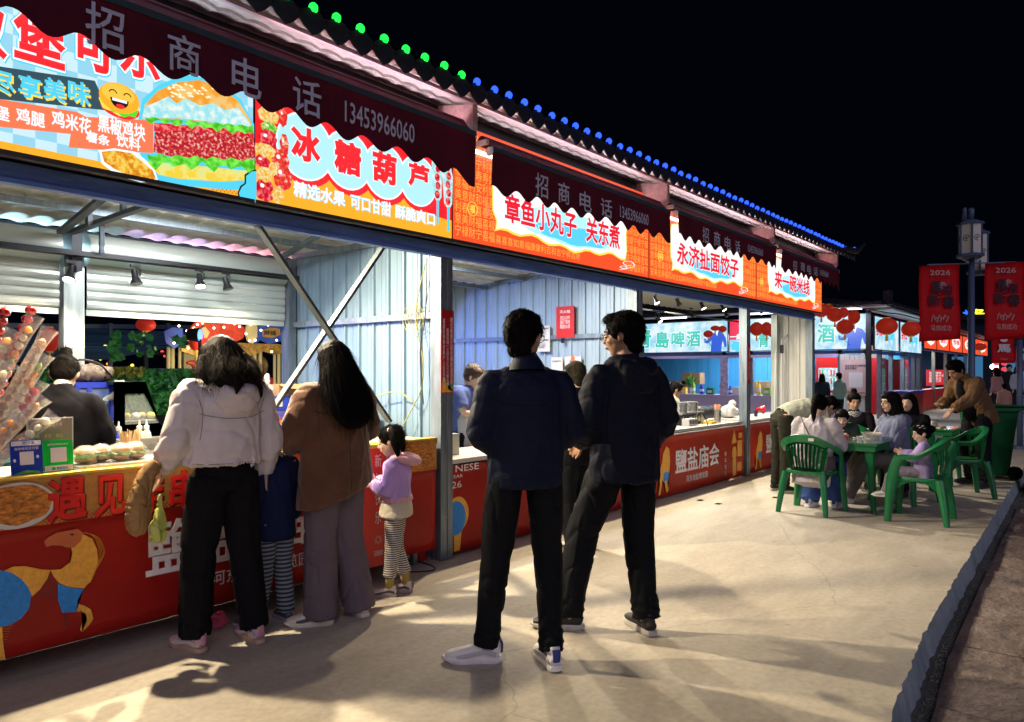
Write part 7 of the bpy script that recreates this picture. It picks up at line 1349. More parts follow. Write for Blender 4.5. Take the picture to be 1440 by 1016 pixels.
# stage light that throws blue on the first side wall, and neon above the back eave
def fixture(lab, p, tgt, e, col, spot=60, kind='SPOT', size=.06, blend=.25):
    T = thing('stage_light', lab, 'stage light', p, 0, 'coloured stage lights behind the row'); d = (V(tgt) - V(p)).normalized(); bm = NB(); cyl(bm, d * -.14, d * .0, .07, .09, 14); obj('housing', bm, m_black, T, 40); bm = NB(); bar(bm, (0, 0, -.05), (0, 0, -p[2]), .03); obj('stand', bm, m_black, T); bm = NB(); cyl(bm, d * .001, d * .004, .075, seg=14); obj('lens', bm, glow('lens_%d%d%d' % tuple(int(c * 9) for c in col), col, 3, False), T); lamp('stage_lamp', kind, V(p) + d * .02, e, col, tgt, size, spot, blend)
fixture('blue stage light on a stand shining through the back of the first stall', (.6, 8.3, 1.72), (4.05, 5.35, 1.66), 130, (.05, .20, 1.0), 20)
fixture('violet stage light on a stand behind the first stall', (.9, 8.6, 1.75), (4.05, 4.85, 1.58), 90, (.16, .14, 1.0), 18)
fixture('blue stage light behind the second stall', (4.5, 8.6, 1.9), (7.04, 5.7, 1.75), 170, (.10, .25, 1.0), 34)
for i, (x, col, e) in enumerate(((.9, (1, .45, .6), 26), (2.1, (.5, .85, 1), 30), (3.2, (.75, .5, 1), 26), (3.9, (1, .35, .45), 20))):
    T = thing('neon_bar', ['pink', 'pale blue', 'violet', 'rose'][i] + ' neon bar just behind the back eave of the first stall', 'neon light', (x, 6.62, 2.42), 0, 'neon bars behind the back eave'); bx('tube', (-.4, -.015, 0), (.4, .015, .03), glow('neon_%d' % i, col, 3, False), T, .005); bx('bracket', (-.42, .016, -.02), (.42, .03, .05), m_dark, T); lamp('neon_lamp', 'AREA', (x, 6.60, 2.44), e * .16, col, (x, 6.2, 2.62), .7, sizey=.05)

# ================================================================== beer stall building across the lane end (its left face looks at us)
XB = 23.7; PB = facemX(XB - .06)
def pB(px0, px1, py0, py1, X=XB - .06):
    a, b = atX(px0, py0, X), atX(px1, py1, X); dm = X / (C + S * kk((px0 + px1) / 2)); return -a.y, -b.y, H + (HOR - py1) * dm / F, H + (HOR - py0) * dm / F
B = thing('beer_stall_building', 'far corner building of beer stalls with pale lit signs and a dark roof', 'stall building', (XB, 5.8, 0))
def Bp(o): o.parent = B; o.matrix_parent_inverse = Matrix.Translation((-XB, -5.8, 0)); return o
for y in (5.86, 6.62, 9.38, 10.3, 13.5, 16.5): Bp(bx('post', (XB, y - .06, 0), (XB + .14, y + .06, 2.2), m_galv))
for x in (25.2, 26.7, 28.4, 30.1, 31): Bp(bx('post', (x - .06, 5.8, 0), (x + .06, 5.92, 2.2), m_galv))
Bp(bx('beam', (XB, 5.8, 2.02), (XB + .14, 16.6, 2.12), m_beam)); Bp(bx('beam', (XB + .15, 5.8, 2.02), (31, 5.94, 2.12), m_beam))
Bp(bx('corner_post', (XB - .1, 5.72, 0), (XB - .001, 5.86, 3.3), m_dark))
m_bwall = mat('wall_blue', (.05, .30, .62), .5, var=.12, vscale=2, stretch=(3, 3, .3)); m_lil = mat('lilac_panel', (.42, .36, .56), .5)
for k in range(22): y = 6.7 + k * .45; Bp(bx('wall_panel', (26.4, y, 0), (26.43, y + .44, 2.6), m_bwall))
for k in range(14): x = XB + .3 + k * .5; Bp(bx('wall_panel', (x, 8.2, 0), (x + .49, 8.23, 2.6), m_wallc))
for k in range(5): Bp(bx('wall_panel', (XB - .02, 5.90 + k * .145, 0), (XB - .004, 6.03 + k * .145, 2.0), m_wallc))
Bp(bx('counter_front', (XB - .02, 6.65, 0), (XB + .02, 16, .66), m_lil)); Bp(bx('counter_top', (XB - .06, 6.65, .661), (XB + .6, 16, .70), m_lil)); Bp(bx('lilac_beam', (XB - .03, 6.65, 1.93), (XB - .001, 16.6, 2.02), m_lil)); Bp(bx('lilac_post', (XB - .04, 10.15, .70), (XB - .021, 10.42, 2.0), mat('lilac_print', (.40, .34, .55), .5, var=.5, vscale=9)))
tiles('roof_sheet', 0, .01, 0, 0, 1, 1, m_tile) if 0 else None
def roofB(v, f, nm, m): return Bp(raw(nm, v, f, m))
for k in range(46):
    y = 5.3 + k * .26; Bp(bx('roof_tile', (XB - .7, y, 3.42 + (k % 2) * .0), (XB - .58, y + .24, 3.50), m_tile))
Bp(bx('eave_soffit', (XB - .6, 5.2, 3.36), (XB + .1, 16.6, 3.39), mat('white_soffit', (.60, .58, .62), .4))); Bp(bx('eave_soffit', (XB + .11, 5.2, 3.30), (32, 5.9, 3.33), MC['white_soffit'])); roofB([(XB - .6, 5.2, 3.45), (32, 5.2, 3.45), (32, 9, 4.1), (XB + 1.8, 9, 4.1), (XB + 1.8, 16.6, 4.1), (XB - .6, 16.6, 3.45)], [(0, 1, 2, 3), (0, 3, 4, 5)], 'roof', m_tile)
for k in range(30): x = XB - .5 + k * .28; Bp(bx('roof_tile', (x, 5.12, 3.40), (x + .26, 5.24, 3.50), m_tile))
Bp(bx('ridge_ornament', (XB - .5, 5.1, 3.5), (XB - .2, 5.3, 3.8), m_tile, bev=.05))
G_beer = noisy_glow('print_beer_ice', (.35, .72, .95), (.85, .95, 1), (.6, .88, 1), 3, .95, sample=True); G_beert = glow('print_beer_teal', (.03, .62, .50), .95); G_suit = glow('print_suit_blue', (.03, .12, .72), .95)
def beer(lab, px0, px1, chars_, man=None, red=False):
    y0, y1, _, _ = pB(px0, px1, 460, 490); z0, z1 = 2.13, 3.22; T = thing('beer_sign', lab, 'sign', (XB - .05, -y0, z0), 0, 'backlit beer signs'); O = T.location.copy()
    def A(o): o.parent = T; o.matrix_parent_inverse = Matrix.Translation(-O); return o
    A(bx('box', (XB - .05, -y1, z0), (XB - .001, -y0, z1), m_frame)); A(shape('face', facemX(XB - .052), rect(y0 + .03, y1 - .03, z0 + .03, z1 - .03), 0, G_beer if not red else glow('print_beer_red', (.92, .03, .10), .95)))
    for ch_, a, b, c_, d_ in chars_:
        u0, u1, v0, v1 = pB(a, b, c_, d_); A(text(ch_, facemX(XB - .058), u0 - .02, u1 + .02, v0 - .02, v1 + .02, 0, G_wh, None, .07)); A(text(ch_, facemX(XB - .062), u0, u1, v0, v1, 0, G_beert if not red else G_wh, None, .04))
    if man:
        u0, u1, v0, v1 = pB(*man); w_, h = u1 - u0, v1 - v0; Pm = facemX(XB - .066); body = [(.25, .0), (.75, 0), (.78, .35), (.82, .50), (.90, .20), (1.0, .22), (.96, .62), (.82, .86), (.62, .95), (.48, .90), (.30, .80), (.12, .55), (.02, .50), (.0, .62), (-.06, .60), (-.04, .42), (.10, .38), (.30, .52), (.32, .3)]
        A(shape('print', Pm, [(u0 + a * w_, v0 + b * h) for a, b in body], 0, G_suit)); A(shape('print', facemX(XB - .069), [(u0 + a * w_, v0 + b * h) for a, b in ((.46, .92), (.62, .96), (.56, .70))], 0, G_wh))
        bm = NB(); tube(bm, [(XB - .072, -(u0 + .0 * w_), v0 + .6 * h, .008), (XB - .072, -(u0 + .35 * w_), v0 + .2 * h, .008)], 5); A(obj('print', bm, G_bk))
    return A
beer('pale beer sign with teal characters seen through the third stall', 905, 1024, [('青', 896, 916, 463, 490), ('島', 922, 941, 466, 490), ('啤', 944, 963, 466, 489), ('酒', 965, 985, 465, 488)], (992, 1022, 464, 495))
A = beer('red and pale beer sign beside the post of the last stall', 1025, 1052, [('一起', 1027, 1045, 471, 477)], red=True); u0, u1, v0, v1 = pB(1026, 1046, 478, 495); A(shape('print', facemX(XB - .07), rect(u0, u1, v0, v1), 0, G_beer)); A(shape('print', facemX(XB - .074), ell(u0 + .25, v0 + .18, .2, .16, wob=.03), 0, G_tq)); A(shape('print', facemX(XB - .074), [(u0 + .3, v1), (u0 + .45, v1), (u1 - .05, v0 + .3), (u1 - .05, v0 + .15), (u0 + .35, v0 + .4)], 0, G_rd))
beer('long pale beer sign with a man in blue at the corner of the far building', 1053, 1222, [('青', 1066, 1082, 468, 489), ('島', 1090, 1108, 462, 486), ('啤', 1118, 1140, 459, 485), ('酒', 1149, 1174, 455, 482)], (1181, 1220, 459, 491)); 
# signs of the front past the corner
for i, (px0, px1, lab) in enumerate(((1230, 1264, 'pale beer sign behind the large round lantern'), (1266, 1296, 'pale beer sign left of the vermilion row'))):
    a, b = at(px0, 490, 5.76), at(px1, 490, 5.76); T = thing('beer_sign', lab, 'sign', (a.x, 5.76, 2.13), 0, 'backlit beer signs'); w_ = b.x - a.x
    bx('box', (0, .0, 0), (w_ - .04, .05, 1.05), m_frame, T); shape('face', front(-.003), rect(.03, w_ - .07, .03, 1.02), 0, G_beer, T); text('鲜啤', front(-.008), w_ * .35, w_ * .8, .30, .62, 0, G_tq, T, .05); text('扎', front(-.008), .12, w_ * .3, .45, .75, 0, G_rd, T, .05); text('精酿', front(-.008), .1, w_ * .3, .75, .98, 0, G_tq, T, .02)
# vermilion row further on
T = thing('far_stall_row', 'farther row of stalls with vermilion signs beyond the beer corner', 'stall building', (31.2, 5.8, 0))
m_wl = mat('wall_lit_cream', (.70, .62, .52), .6)
for k in range(6): x = k * 2.6; bx('post', (x, 0, 0), (x + .12, .12, 2.3), m_galv, T); bx('back_wall', (x + .0, 2.4, 0), (x + 2.58, 2.44, 2.6), m_wl if k < 2 else m_bwall, T); bx('counter', (x + .14, .04, 0), (x + 2.58, .5, .78), m_red, T)
bx('roof', (-.2, -.7, 3.2), (16, 3, 3.3), m_tile, T); bx('beam', (0, -.02, 2.3), (15.8, .1, 2.42), m_beam, T)
lamp('far_lamp', 'AREA', (33, 6.6, 2.5), 90, (1, .8, .55), (33, 7, 0), 1.2); lamp('far_lamp', 'AREA', (38.5, 6.6, 2.5), 120, (.5, .8, 1), (38, 7.5, 0.5), 1.2)
for k in range(5):
    a = at(1299 + k * 18, 490, 5.74).x; b = at(1299 + (k + 1) * 18 - 1, 490, 5.74).x; S_ = thing('far_sign', 'small vermilion sign, %s of the farther row' % ['first', 'second', 'third', 'fourth', 'fifth'][k], 'sign', (a, 5.72, 2.35), 0, 'vermilion signs of the farther row'); w_ = b - a
    bx('box', (0, 0, 0), (w_, .05, .80), m_frame, S_); shape('face', front(-.003), rect(.02, w_ - .02, .02, .78), 0, G_ver, S_); shape('print', front(-.008), ell(w_ * .5, .42, w_ * .34, .26, 16, wob=.02), 0, MC['print_cloud_white'], S_); text(['小吃', '酸奶', '炸串', '凉皮', '奶茶'][k], front(-.014), w_ * .25, w_ * .75, .30, .56, 0, G_rd, S_, .04)
T = thing('price_poster', 'bright red price poster in the lit stall behind the reaching man', 'poster', at(1303, 543, 7.2)); w_ = (at(1333, 543, 7.2) - at(1303, 543, 7.2)).x; bx('sheet', (0, 0, 0), (w_, .02, .78), glow('poster_red', (.75, .02, .02), .8, False), T); text('新疆烤肉\n羊肉串十元\n板筋五元\n烤饼三元', front(-.004), w_ * .1, w_ * .8, .15, .68, 0, G_wh, T)
# pink notice (its code left out) on the corner of the beer building
u0, u1, v0, v1 = pB(1183, 1222, 506, 556, XB - .03); T = thing('pink_notice', 'large pale pink notice with a blank square on the corner wall', 'notice', (XB - .024, -u1, v0)); O = T.location.copy(); bx('sheet', (-.012, 0, 0), (0, u1 - u0, v1 - v0), mat('notice_pink', (.72, .50, .50), .6, var=.08, vscale=3), T); w_, h = u1 - u0, v1 - v0; pl = Plane((-.014, w_, 0), (0, -1, 0), (0, 0, 1)); text('河东池盐文化博览园\n投诉与建议', pl, w_ * .14, w_ * .9, h * .72, h * .86, 0, m_ink, T, .02); shape('print', pl, rect(w_ * .28, w_ * .78, h * .22, h * .64), 0, m_sel, T); shape('print', pl, [(w_ * .05, .04), (w_ * .9, .04), (w_ * .8, h * .1), (w_ * .5, h * .07), (w_ * .2, h * .14)], 0, mat('print_rust', (.45, .22, .15)), T)
# fridges
m_fr = mat('fridge_red', (.42, .012, .012), .3); G_fr = noisy_glow('fridge_light', (.1, .45, .6), (.75, .95, 1), (.35, .75, .85), 9, 1.0, sample=True)
def fridge(lab, loc, rz, w_=.8, h=1.95, lit=True, head=None):
    T = thing('drinks_fridge', lab, 'fridge', loc, rz, 'red drinks fridges'); bx('cabinet', (-w_ / 2, .03, 0), (w_ / 2, .65, h), m_fr, T, .01)
    for a in ((-w_ / 2, -w_ / 2 + .07, .1, h), (w_ / 2 - .07, w_ / 2, .1, h)): bx('door_frame', (a[0], 0, a[2]), (a[1], .029, a[3]), m_fr, T)
    bx('header', (-w_ / 2 + .071, 0, h - .35), (w_ / 2 - .071, .029, h), m_fr, T); bx('kick_plate', (-w_ / 2 + .071, 0, .1), (w_ / 2 - .071, .029, .2), m_fr, T); bx('interior', (-w_ / 2 + .072, .022, .201), (w_ / 2 - .072, .028, h - .351), G_fr if lit else mat('fridge_dim', (.06, .14, .15), .3, emit=.18, emitc=(.2, .45, .45), sample=False), T)
    for k in range(1, 5): z = .2 + k * (h - .55) / 5; bx('shelf', (-w_ / 2 + .075, .005, z), (w_ / 2 - .075, .021, z + .02), m_white, T)
    if lit:
        random.seed(4)
        for k in range(4):
            for c in range(7): z = .22 + (k + 1) * (h - .55) / 5; bm = NB(); cyl(bm, (-w_ / 2 + .12 + c * .09, .012, z), (-w_ / 2 + .12 + c * .09, .012, z + .2), .026, seg=8); obj('bottle', bm, random.choice([m_payg, m_red, m_white, m_payb, m_bun]), T)
    bx('pane', (-w_ / 2 + .072, -.006, .202), (w_ / 2 - .072, -.002, h - .352), mat('fridge_glass', (.8, .9, .9), .05, alpha=.12), T)
    if head: text(head, front(-.004), -.12, .22, h - .24, h - .10, 0, m_sel, T, .03)
p = atX(1168, 540, 25.3); fridge('lit drinks fridge in a red frame behind the dark haired customer', (25.6, p.y, 0), radians(-90), 1.1)
p = at(1240, 540, 6.5); fridge('tall red fridge with a dim glass door behind the long haired woman', (p.x, 6.5, 0), 0, 1.3, lit=False, head='冰爽'); p = at(1275, 540, 6.5); fridge('tall red fridge farther along the lane', (p.x - .2, 6.55, 0), 0, 1.5, lit=False)
T = thing('chest_freezer', 'red chest freezer with a blue lid at the beer corner', 'freezer', (24.2, 5.1, 0)); bx('body', (-.3, -.35, 0), (1.6, .3, .82), m_fr, T, .02); bx('lid', (-.33, -.38, .821), (1.63, .33, .90), m_payb, T, .01)
for y in (6.4, 9, 12): T = thing('eave_tube_light', 'white tube light under the far beer stall eave, ' + {6.4: 'nearest the corner', 9: 'middle one', 12: 'farthest from the corner'}[y], 'tube lamp', (XB - .35, y, 3.33), 0, 'tube lights under the far eave'); bx('tube', (-.02, -.5, -.02), (.02, .5, .02), glow('tube_white', (.85, .88, 1), 4, False), T); lamp('eave_lamp', 'AREA', (XB - .36, y, 3.28), 90 if y < 7 else 40, (.85, .85, 1), (XB - .9, y, 1.0), 1.0, sizey=.1)
# goods behind the through view
G_goods = [m_red, m_payb, m_botb, m_topy, m_green, m_white, m_lett, m_ext]; random.seed(31); gl = ['red', 'blue', 'dark blue', 'yellow', 'green', 'white', 'lime', 'scarlet']
ORD = 'first second third fourth fifth sixth seventh eighth ninth tenth eleventh twelfth thirteenth fourteenth fifteenth sixteenth seventeenth eighteenth nineteenth twentieth'.split()
for i in range(20):
    Y = 6.9 + i * .33 + random.uniform(-.05, .05); k = (i * 5) % 8; h = random.uniform(.22, .46); T = thing('packet', 'small %s drink packet on the lilac shelf, number' % gl[k], 'packet', (XB + .1 + .1 * (i % 3), Y, .702), 0, 'packets on the far lilac counter'); T['label'] = '%s %s on the far lilac counter, %s from the corner' % (gl[k], 'bottle' if i % 3 else 'carton', ORD[i])
    if i % 3: bm = NB(); tube(bm, [(0, 0, 0, .07), (0, 0, h * .7, .07), (0, 0, h * .85, .035), (0, 0, h, .03)], 10); obj('bottle', bm, G_goods[k], T, 40); bm = NB(); cyl(bm, (0, 0, h * .25), (0, 0, h * .5), .072, seg=10); obj('label', bm, m_white, T)
    else: bx('carton', (-.08, -.12, 0), (.08, .12, h * .8), G_goods[k], T, .008); bx('label', (-.082, -.08, h * .2), (-.0805, .08, h * .5), m_white, T)
for i, (px, lab) in enumerate(((955, 'cardboard box stacked at the left of the far lit stall'), (975, 'cardboard box stacked high in the far lit stall'), (1068, 'pale box near the last stall post in the far lit stall'))):
    p = atX(px, 535, 25.2); T = thing('cardboard_box', lab, 'cardboard box', (25.2, p.y, .72 + .3 * (i == 1))); bx('box', (-.2, -.35, 0), (.2, .35, .42), m_card, T, .006); bx('tape', (-.202, -.03, .0), (-.2005, .03, .42), m_topy, T)
p = atX(972, 545, 24.9); T = thing('potted_plant', 'potted green plant standing in the far lit stall', 'plant', (24.9, p.y, .70)); bm = NB(); tube(bm, [(0, 0, 0, .1), (0, 0, .2, .13)], 10); obj('pot', bm, m_white, T); bm = NB()
for i in range(40): a = random.uniform(0, 6.3); q_ = Matrix.Translation((0, 0, .2)) @ Matrix.Rotation(a, 4, 'Z') @ Matrix.Rotation(random.uniform(-.9, -.2), 4, 'X'); bm.faces.new([bm.verts.new(q_ @ V(v)) for v in ((-.01, 0, 0), (.01, 0, 0), (.04, 0, .22), (0, 0, .45), (-.04, 0, .22))])
obj('leaves', bm, m_ivy, T)
lamp('beer_stall_lamp', 'AREA', (24.8, 9.5, 2.7), 260, (.85, .92, 1), (24.6, 9.5, 0), 3.5, sizey=1.0); lamp('beer_stall_lamp', 'AREA', (25.2, 7.0, 2.5), 60, (.85, .92, 1), (25.2, 7, 0), 1.2); lamp('beer_stall_lamp', 'AREA', (27, 6.8, 2.5), 50, (.9, .9, 1), (27, 6.8, 0), 1.2)
# lanterns along the beer eaves
for lab, px, py, d, r, h in (('red lantern touching the end of the vermilion sign row', 1155, 437, 19, .22, .2), ('red lantern third from the left in the bunch over the beer sign', 1174, 443, 19, .23, .21), ('small red lantern behind the bunch over the beer sign', 1186, 440, 21, .17, .17), ('red lantern in front of the printed man in blue', 1188, 460, 19, .24, .22), ('tall pinkish red lantern near the corner of the beer sign', 1201, 446, 19, .17, .21), ('red lantern partly behind the bunch', 1165, 436, 21, .2, .18), ('largest flattened red lantern with a tassel before the beer signs', 1247, 459, 15, .235, .20), ('flattened red lantern cut by the left new year banner', 1281, 463, 16, .22, .19), ('small flattened red lantern right of the lamp pole', 1378, 488, 22, .20, .13), ('red lantern seen through the last stall opening, left', 1064, 463, 19, .20, .20), ('red lantern seen through the last stall opening, middle', 1078, 463, 19, .18, .2), ('red lantern seen through the last stall, right and low', 1088, 467, 19, .2, .17), ('red lantern in front of the beer sign in the third stall', 996, 470, 20, .15, .11), ('red lantern near the printed man in the third stall', 1006, 462, 20, .15, .08), ('red lantern in the third stall at the edge of the red sign', 1016, 463, 20, .13, .1)):
    lantern(lab, atd(px, py, d), r * .84, h * .86, grp='red lanterns before the beer stalls')
a, b = atd(1120, 424, 19), atd(1300, 440, 16); 
o = wire('lantern_cable', [atd(1140, 426, 19), atd(1180, 428, 19), atd(1205, 432, 18), atd(1247, 440, 15), atd(1281, 446, 16), atd(1378, 474, 22)], .012, m_black); tag(o, 'thin cable carrying the red lanterns past the beer corner', 'cable')

# ================================================================== lamp posts and new year banners
m_lp = mat('lamp_post_blue', (.10, .15, .27), .5, .2); m_lpan = mat('lamp_panel', (.80, .76, .70), .4); m_cred = mat('banner_cloth_red', (.80, .018, .030), .6, var=.08, vscale=3); m_bink = mat('banner_ink', (.045, .012, .03), .6); m_bpk = mat('banner_pink', (.70, .36, .34), .6)
d0 = 16; LP = atd(1366, 560, d0); T = thing('street_lamp', 'tall blue grey lamp post with two unlit six sided lantern heads', 'street lamp', (LP.x, LP.y, 0)); zt = atd(1366, 362, d0).z
bm = NB(); tube(bm, [(0, 0, 0, .11), (0, 0, .5, .075), (0, 0, zt, .062)], 16); obj('pole', bm, m_lp, T, True)
rv = V((S, -C, 0)); fv = V((C, S, 0))
def head(off, z0, z1, r):
    hd_ = bpy.data.objects.new('lantern_head', None); link(hd_, T); hd_.location = off
    for za, zb, ra, rb in ((z0 - .03, z0 + .03, r * 1.18, r * 1.18), (z0 - .06, z0 - .03, r * .9, r * 1.1), (z1, z1 + .05, r * 1.22, r * 1.12), (z1 + .05, z1 + .10, r * .9, r * .6)): bm = NB(); tube(bm, [(0, 0, za, ra), (0, 0, zb, rb)], 6); obj('ring', bm, m_lp, hd_)
    for k in range(6):
        a0, a1 = (k) * pi / 3 + .3, (k + 1) * pi / 3 + .3; p_, q_ = V((r * cos(a0), r * sin(a0), 0)), V((r * cos(a1), r * sin(a1), 0)); bm = NB(); bar(bm, p_ + V((0, 0, z0 + .03)), p_ + V((0, 0, z1)), .035); obj('frame_bar', bm, m_lp, hd_)
        u = (q_ - p_).normalized(); pl = Plane(p_ + u * .02 + V((0, 0, z0 + .03)), u, (0, 0, 1)); wd = (q_ - p_).length - .04; o = shape('panel', pl, rect(0, wd, 0, z1 - z0 - .03), 0, m_lpan, hd_)
        bm = NB(); cc = pl.p(wd / 2, (z1 - z0) * .5, .004); pts = [(*(cc + pl.u * (wd * .33 * cos(a / 10 * 6.28)) + pl.v * (wd * .33 * sin(a / 10 * 6.28))), .007) for a in range(9)]; tube(bm, pts, 5); obj('emblem', bm, m_ink, hd_); bx_ = text('盐', Plane(cc + pl.n * .002, pl.u, pl.v), -wd * .15, wd * .15, -wd * .13, wd * .13, 0, m_ink, hd_, .02)
    return hd_
z0, z1 = atd(1358, 361, d0).z, atd(1358, 318, d0).z; head(-rv * .10 - fv * .12, z0, z1, .225); head(rv * .37 + fv * .35, z0 - .30, z1 - .12, .19)
for k, (dx, zz_) in enumerate(((-.12, z1 + .10), (.02, z1 + .10))): bm = NB(); tube(bm, [(*( -rv * .10 + rv * dx - fv * .12 + V((0, 0, zz_))), .05), (*(-rv * .10 + rv * dx - fv * .12 + V((0, 0, zz_ + .22))), .07 if k else .04), (*(-rv * .10 + rv * dx - fv * .12 + V((0, 0, zz_ + .26))), .04)], 10); obj('finial', bm, m_lp, T, True)
for s_ in (-1, 1): bm = NB(); bar(bm, (0, 0, zt - .15), rv * .22 * s_ + V((0, 0, zt - .02)), .03); obj('bracket', bm, m_white, T); bm = NB(); bar(bm, (0, 0, atd(1366, 372, d0).z + .02), rv * s_ * .95 + V((0, 0, atd(1366, 372, d0).z + .02 + s_ * .03)), .025); obj('banner_arm', bm, m_lp, T)
def nybanner(lab, pa, pb, zt_, zb_, tilt=0, big=True, grp='red new year banners'):
    """pa, pb = ground points of the two side edges"""
    T = thing('new_year_banner', lab, 'banner', (pa.x, pa.y, zb_), 0, grp); u = (pb - pa); u.z = 0; w_ = u.length; pl = Plane((0, 0, 0), u, (0, 0, 1)); h = zt_ - zb_; sk = lambda x: tilt * x / w_
    bm = NB(); G = [[bm.verts.new(pl.p(w_ * i / 10, h * k / 10 + sk(w_ * i / 10), .02 * sin(i * .9 + k * .2) + .02 * sin(k * .7))) for k in range(11)] for i in range(11)]
    for a, b in zip(G, G[1:]):
        for k in range(10): bm.faces.new((a[k], b[k], b[k + 1], a[k + 1]))
    bmesh.ops.solidify(bm, geom=bm.faces[:], thickness=.004); obj('cloth', bm, m_cred, T, True); f = .045
    def tx(s_, a, b, c, d, m, bo): o = text(s_, pl, w_ * a, w_ * b, h * c + sk(w_ * .5), h * d + sk(w_ * .5), f, m, T, bo); return o
    if big:
        tx('2026', .24, .74, .86, .93, m_bpk, .03); tx('新春大吉', .3, .7, .825, .84, m_bink, 0)
        shape('print', Plane(pl.p(0, 0, f - .006), pl.u, pl.v), [(w_ * .55 + w_ * .12 * cos(a) , h * .72 + h * .07 * sin(a)) for a in [x * .35 for x in range(13)]] + [(w_ * .57 + w_ * .09 * cos(a), h * .73 + h * .05 * sin(a)) for a in [x * .35 for x in range(12, -1, -1)]], 0, m_bpk, T)
        tx('馬', .26, .52, .62, .78, m_bink, .045); tx('迎', .54, .80, .60, .73, m_bink, .045); tx('新', .20, .50, .45, .61, m_bink, .045); tx('春', .54, .84, .42, .59, m_bink, .045)
        for k in range(6): bm = NB(); tube(bm, [(*pl.p(w_ * (.28 + .07 * k), h * (.27 + .02 * sin(k * 2)), f), .012), (*pl.p(w_ * (.33 + .07 * k), h * (.35 - .03 * (k % 2)), f), .014), (*pl.p(w_ * (.40 + .06 * k), h * (.26 + .015 * k % 2), f), .006)], 5, n=3); obj('print', bm, m_bpk, T)
        tx('马到成功', .26, .76, .12, .20, m_bpk, .02)
    else: tx('馬', .2, .8, .40, .72, m_sel, .06); shape('print', Plane(pl.p(0, 0, f), pl.u, pl.v), ell(w_ * .5, h * .88, w_ * .16, h * .08, 14, wob=.02), 0, m_sel, T); tx('吉祥如意', .35, .65, .12, .18, m_bpk, 0)
    return T
e = lambda px, d=d0: atd(px, 500, d)
nybanner('large red new year banner left of the lamp post', e(1292), e(1350), atd(1320, 375, d0).z, atd(1320, 481, d0).z, .06); nybanner('large red new year banner right of the lamp post', e(1384), e(1442), atd(1400, 371, d0).z, atd(1400, 479, d0).z, .05)
nybanner('smaller red banner with one white horse character below the right banner', e(1394, 24), e(1427, 24), atd(1400, 474, 24).z, atd(1400, 511, 24).z, 0, False); nybanner('red banner cut off by the right edge below the large one', e(1427, 20), e(1456, 20), atd(1440, 488, 20).z, atd(1440, 523, 20).z, 0, False)
P2 = e(1434, 14); T = thing('banner_pole', 'plain dark blue pole at the right edge carrying small banners', 'pole', (P2.x, P2.y, 0)); bm = NB(); cyl(bm, (0, 0, 0), (0, 0, atd(1434, 478, 14).z), .05, seg=12); obj('pole', bm, m_lp, T, True); bm = NB(); cyl(bm, (0, 0, 0), (0, 0, .06), .12, seg=12); obj('foot', bm, m_lp, T, 40)
# neon characters, floodlight and decorations far away
for ch_, px0, px1, py0, py1, m_, lab in (('主', 1354, 1364, 436, 451, glow('neon_char_blue', (.02, .12, 1), 2, False), 'blue neon character left of the lamp post'), ('场', 1370, 1384, 435, 452, glow('neon_char_yellow', (1, .85, .03), 2, False), 'yellow neon character right of the lamp post')):
    a = atd(px0, py1, 60); b = atd(px1, py0, 60); o = text(ch_, Plane((a.x, a.y, a.z), rv, (0, 0, 1)), 0, (b - a).length if 0 else (px1 - px0) * 60 / F, 0, b.z - a.z, 0, m_, None, .04, 'neon_character', ext=.03); tag(o, lab, 'neon sign')
m_farw = mat('far_dark', (.015, .025, .05), .8)
T = thing('far_building', 'low dark building at the far end of the plaza behind the neon characters', 'building', (52, 10, 0)); bx('wall', (0, -10, 0), (6, 8, 4.6), m_farw, T); bx('roof', (-.5, -10.5, 4.6), (6.5, 8.5, 4.9), m_tile, T)
for k in range(6): bx('window', (-.05, -9 + k * 2.7, 1.0), (-.001, -7.4 + k * 2.7, 2.4), glow('far_window', (.06, .25, .5), .6, False), T)
p = atd(1398, 516, 40); T = thing('flood_lamp', 'dazzling white work light far off on the plaza', 'flood light', tuple(p)); bm = NB(); ball(bm, (0, 0, 0), (.2, .2, .16)); obj('lens', bm, glow('dazzle', (.75, .95, 1), 6, False), T, True); bm = NB(); bar(bm, (0, 0, -.2), (0, 0, -p.z), .1); obj('pole', bm, m_dark, T)
for px, h in ((1401, 60), (1412, 52)):
    p = atd(px, 524, 34); T = thing('festival_column', 'thin red and pink festive column in the distance, %s' % ('left one' if px < 1405 else 'right one'), 'decoration', (p.x, p.y, 0), 0, 'festive columns in the distance')
    for k in range(9): bm = NB(); ball(bm, (0, 0, .3 + k * .26), (.12, .12, .10), 8, 6); obj('lantern_ball', bm, glow('festive_pink', (1, .08, .10), .9, False), T, True)
T = thing('guard_rail', 'low pale barrier across the far plaza behind the passers-by', 'barrier', (e(1396, 30).x, e(1396, 30).y, 0)); 
for z in (.5, .8, 1.05): bm = NB(); bar(bm, (0, 0, z), rv * 3.2 + V((0, 0, z)), .05); obj('rail', bm, m_white, T)
for k in range(7): bm = NB(); bar(bm, rv * .53 * k, rv * .53 * k + V((0, 0, 1.1)), .05); obj('post', bm, m_white, T)
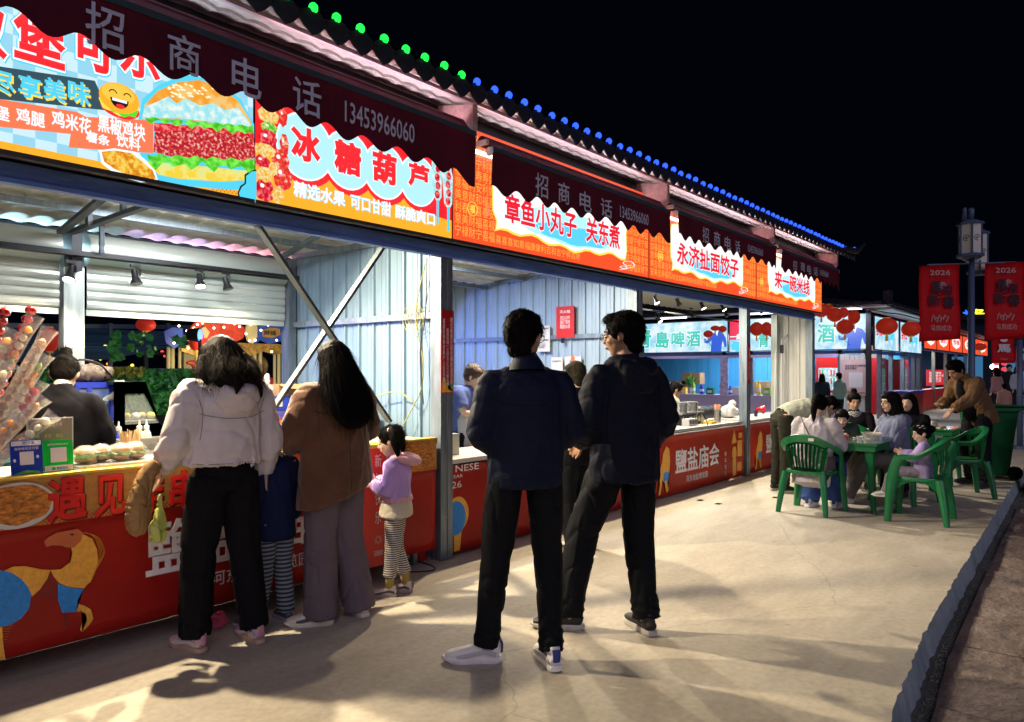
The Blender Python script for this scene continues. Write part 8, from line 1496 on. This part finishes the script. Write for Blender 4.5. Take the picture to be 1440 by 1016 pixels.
# ================================================================== LED floods hung just inside each opening
m_led = glow('led_panel', (1, .93, .78), 6, False)
def flood(label, x, y, z, tgt, e, col=(1, .81, .53), sz=.07, spot=None):
    T = thing('flood_light', label, 'flood light', (x, y, z), group='LED flood lights under the front beam')
    o = bx('housing', (-.11, -.03, .015), (.11, .06, .09), m_dark, T, bev=.008); bx('lens', (-.09, -.02, .009), (.09, .05, .014), m_led, T)
    l = lamp('flood_lamp', 'AREA', (x, y, z - .0), e, col, tgt, sz); return l
flood('LED flood light under the beam of the first stall, behind the burger sign', 1.65, 4.5, 2.53, (1.5, 3.2, 0), 150)
flood('LED flood light under the beam of the first stall, behind the candied fruit sign', 2.8, 4.78, 2.52, (3.2, 2.6, 0), 265)
flood('LED flood light under the beam of the second stall', 5.5, 4.60, 2.52, (5.6, 3.0, 0), 110)
flood('LED flood light under the beam of the third stall', 8.4, 4.60, 2.52, (8.2, 3.2, 0), 120, (1, .86, .62))
flood('LED flood light under the beam of the last stall', 11.3, 4.55, 2.52, (10.4, 2.7, 0), 125, (1, .86, .62))
# added, unseen tubes and lamps standing in for sign glow on the soffit
for x, w_, col, e in ((.8, 2.6, (.85, .80, 1), 6), (3.2, 1.5, (.95, .72, .85), 5), (5.5, 2.6, (.92, .74, .9), 6.5), (8.5, 2.6, (.92, .74, .9), 6.5), (11.4, 2.4, (.95, .72, .85), 6)):
    T = thing('sign_fill_tube', 'added fill tube hidden behind the awning along the top of the ' + {.8: 'burger sign', 3.2: 'candied fruit sign', 5.5: 'octopus ball sign', 8.5: 'dumpling sign', 11.4: 'rice noodle sign'}[x], 'tube lamp', (x, 3.90, 3.18)); bx('tube', (-w_ / 2, -.012, -.012), (w_ / 2, .012, .012), m_led, T); lamp('fill_lamp', 'AREA', (x, 3.885, 3.2), e, col, (x, 3.75, 3.45), w_, sizey=.06)
for x, e, nm in ((2.7, 36, 'first'), (5.6, 55, 'second'), (8.5, 45, 'third')):  # ceiling tubes and lamps added to brighten the stall interiors
    T = thing('ceiling_fill_tube', 'added white fill tube under the ceiling of the %s stall' % nm, 'tube lamp', (x, 5.25, 2.615), 0, 'added fill tubes under the stall ceilings'); bx('tube', (-.5, -.015, 0), (.5, .015, .03), m_led, T); lamp('fill_lamp', 'AREA', (x, 5.25, 2.605), e, (.92, .96, 1), (x + .01, 5.3, 0), 1.0, sizey=.05)
bpy.data.scenes.remove(TS)
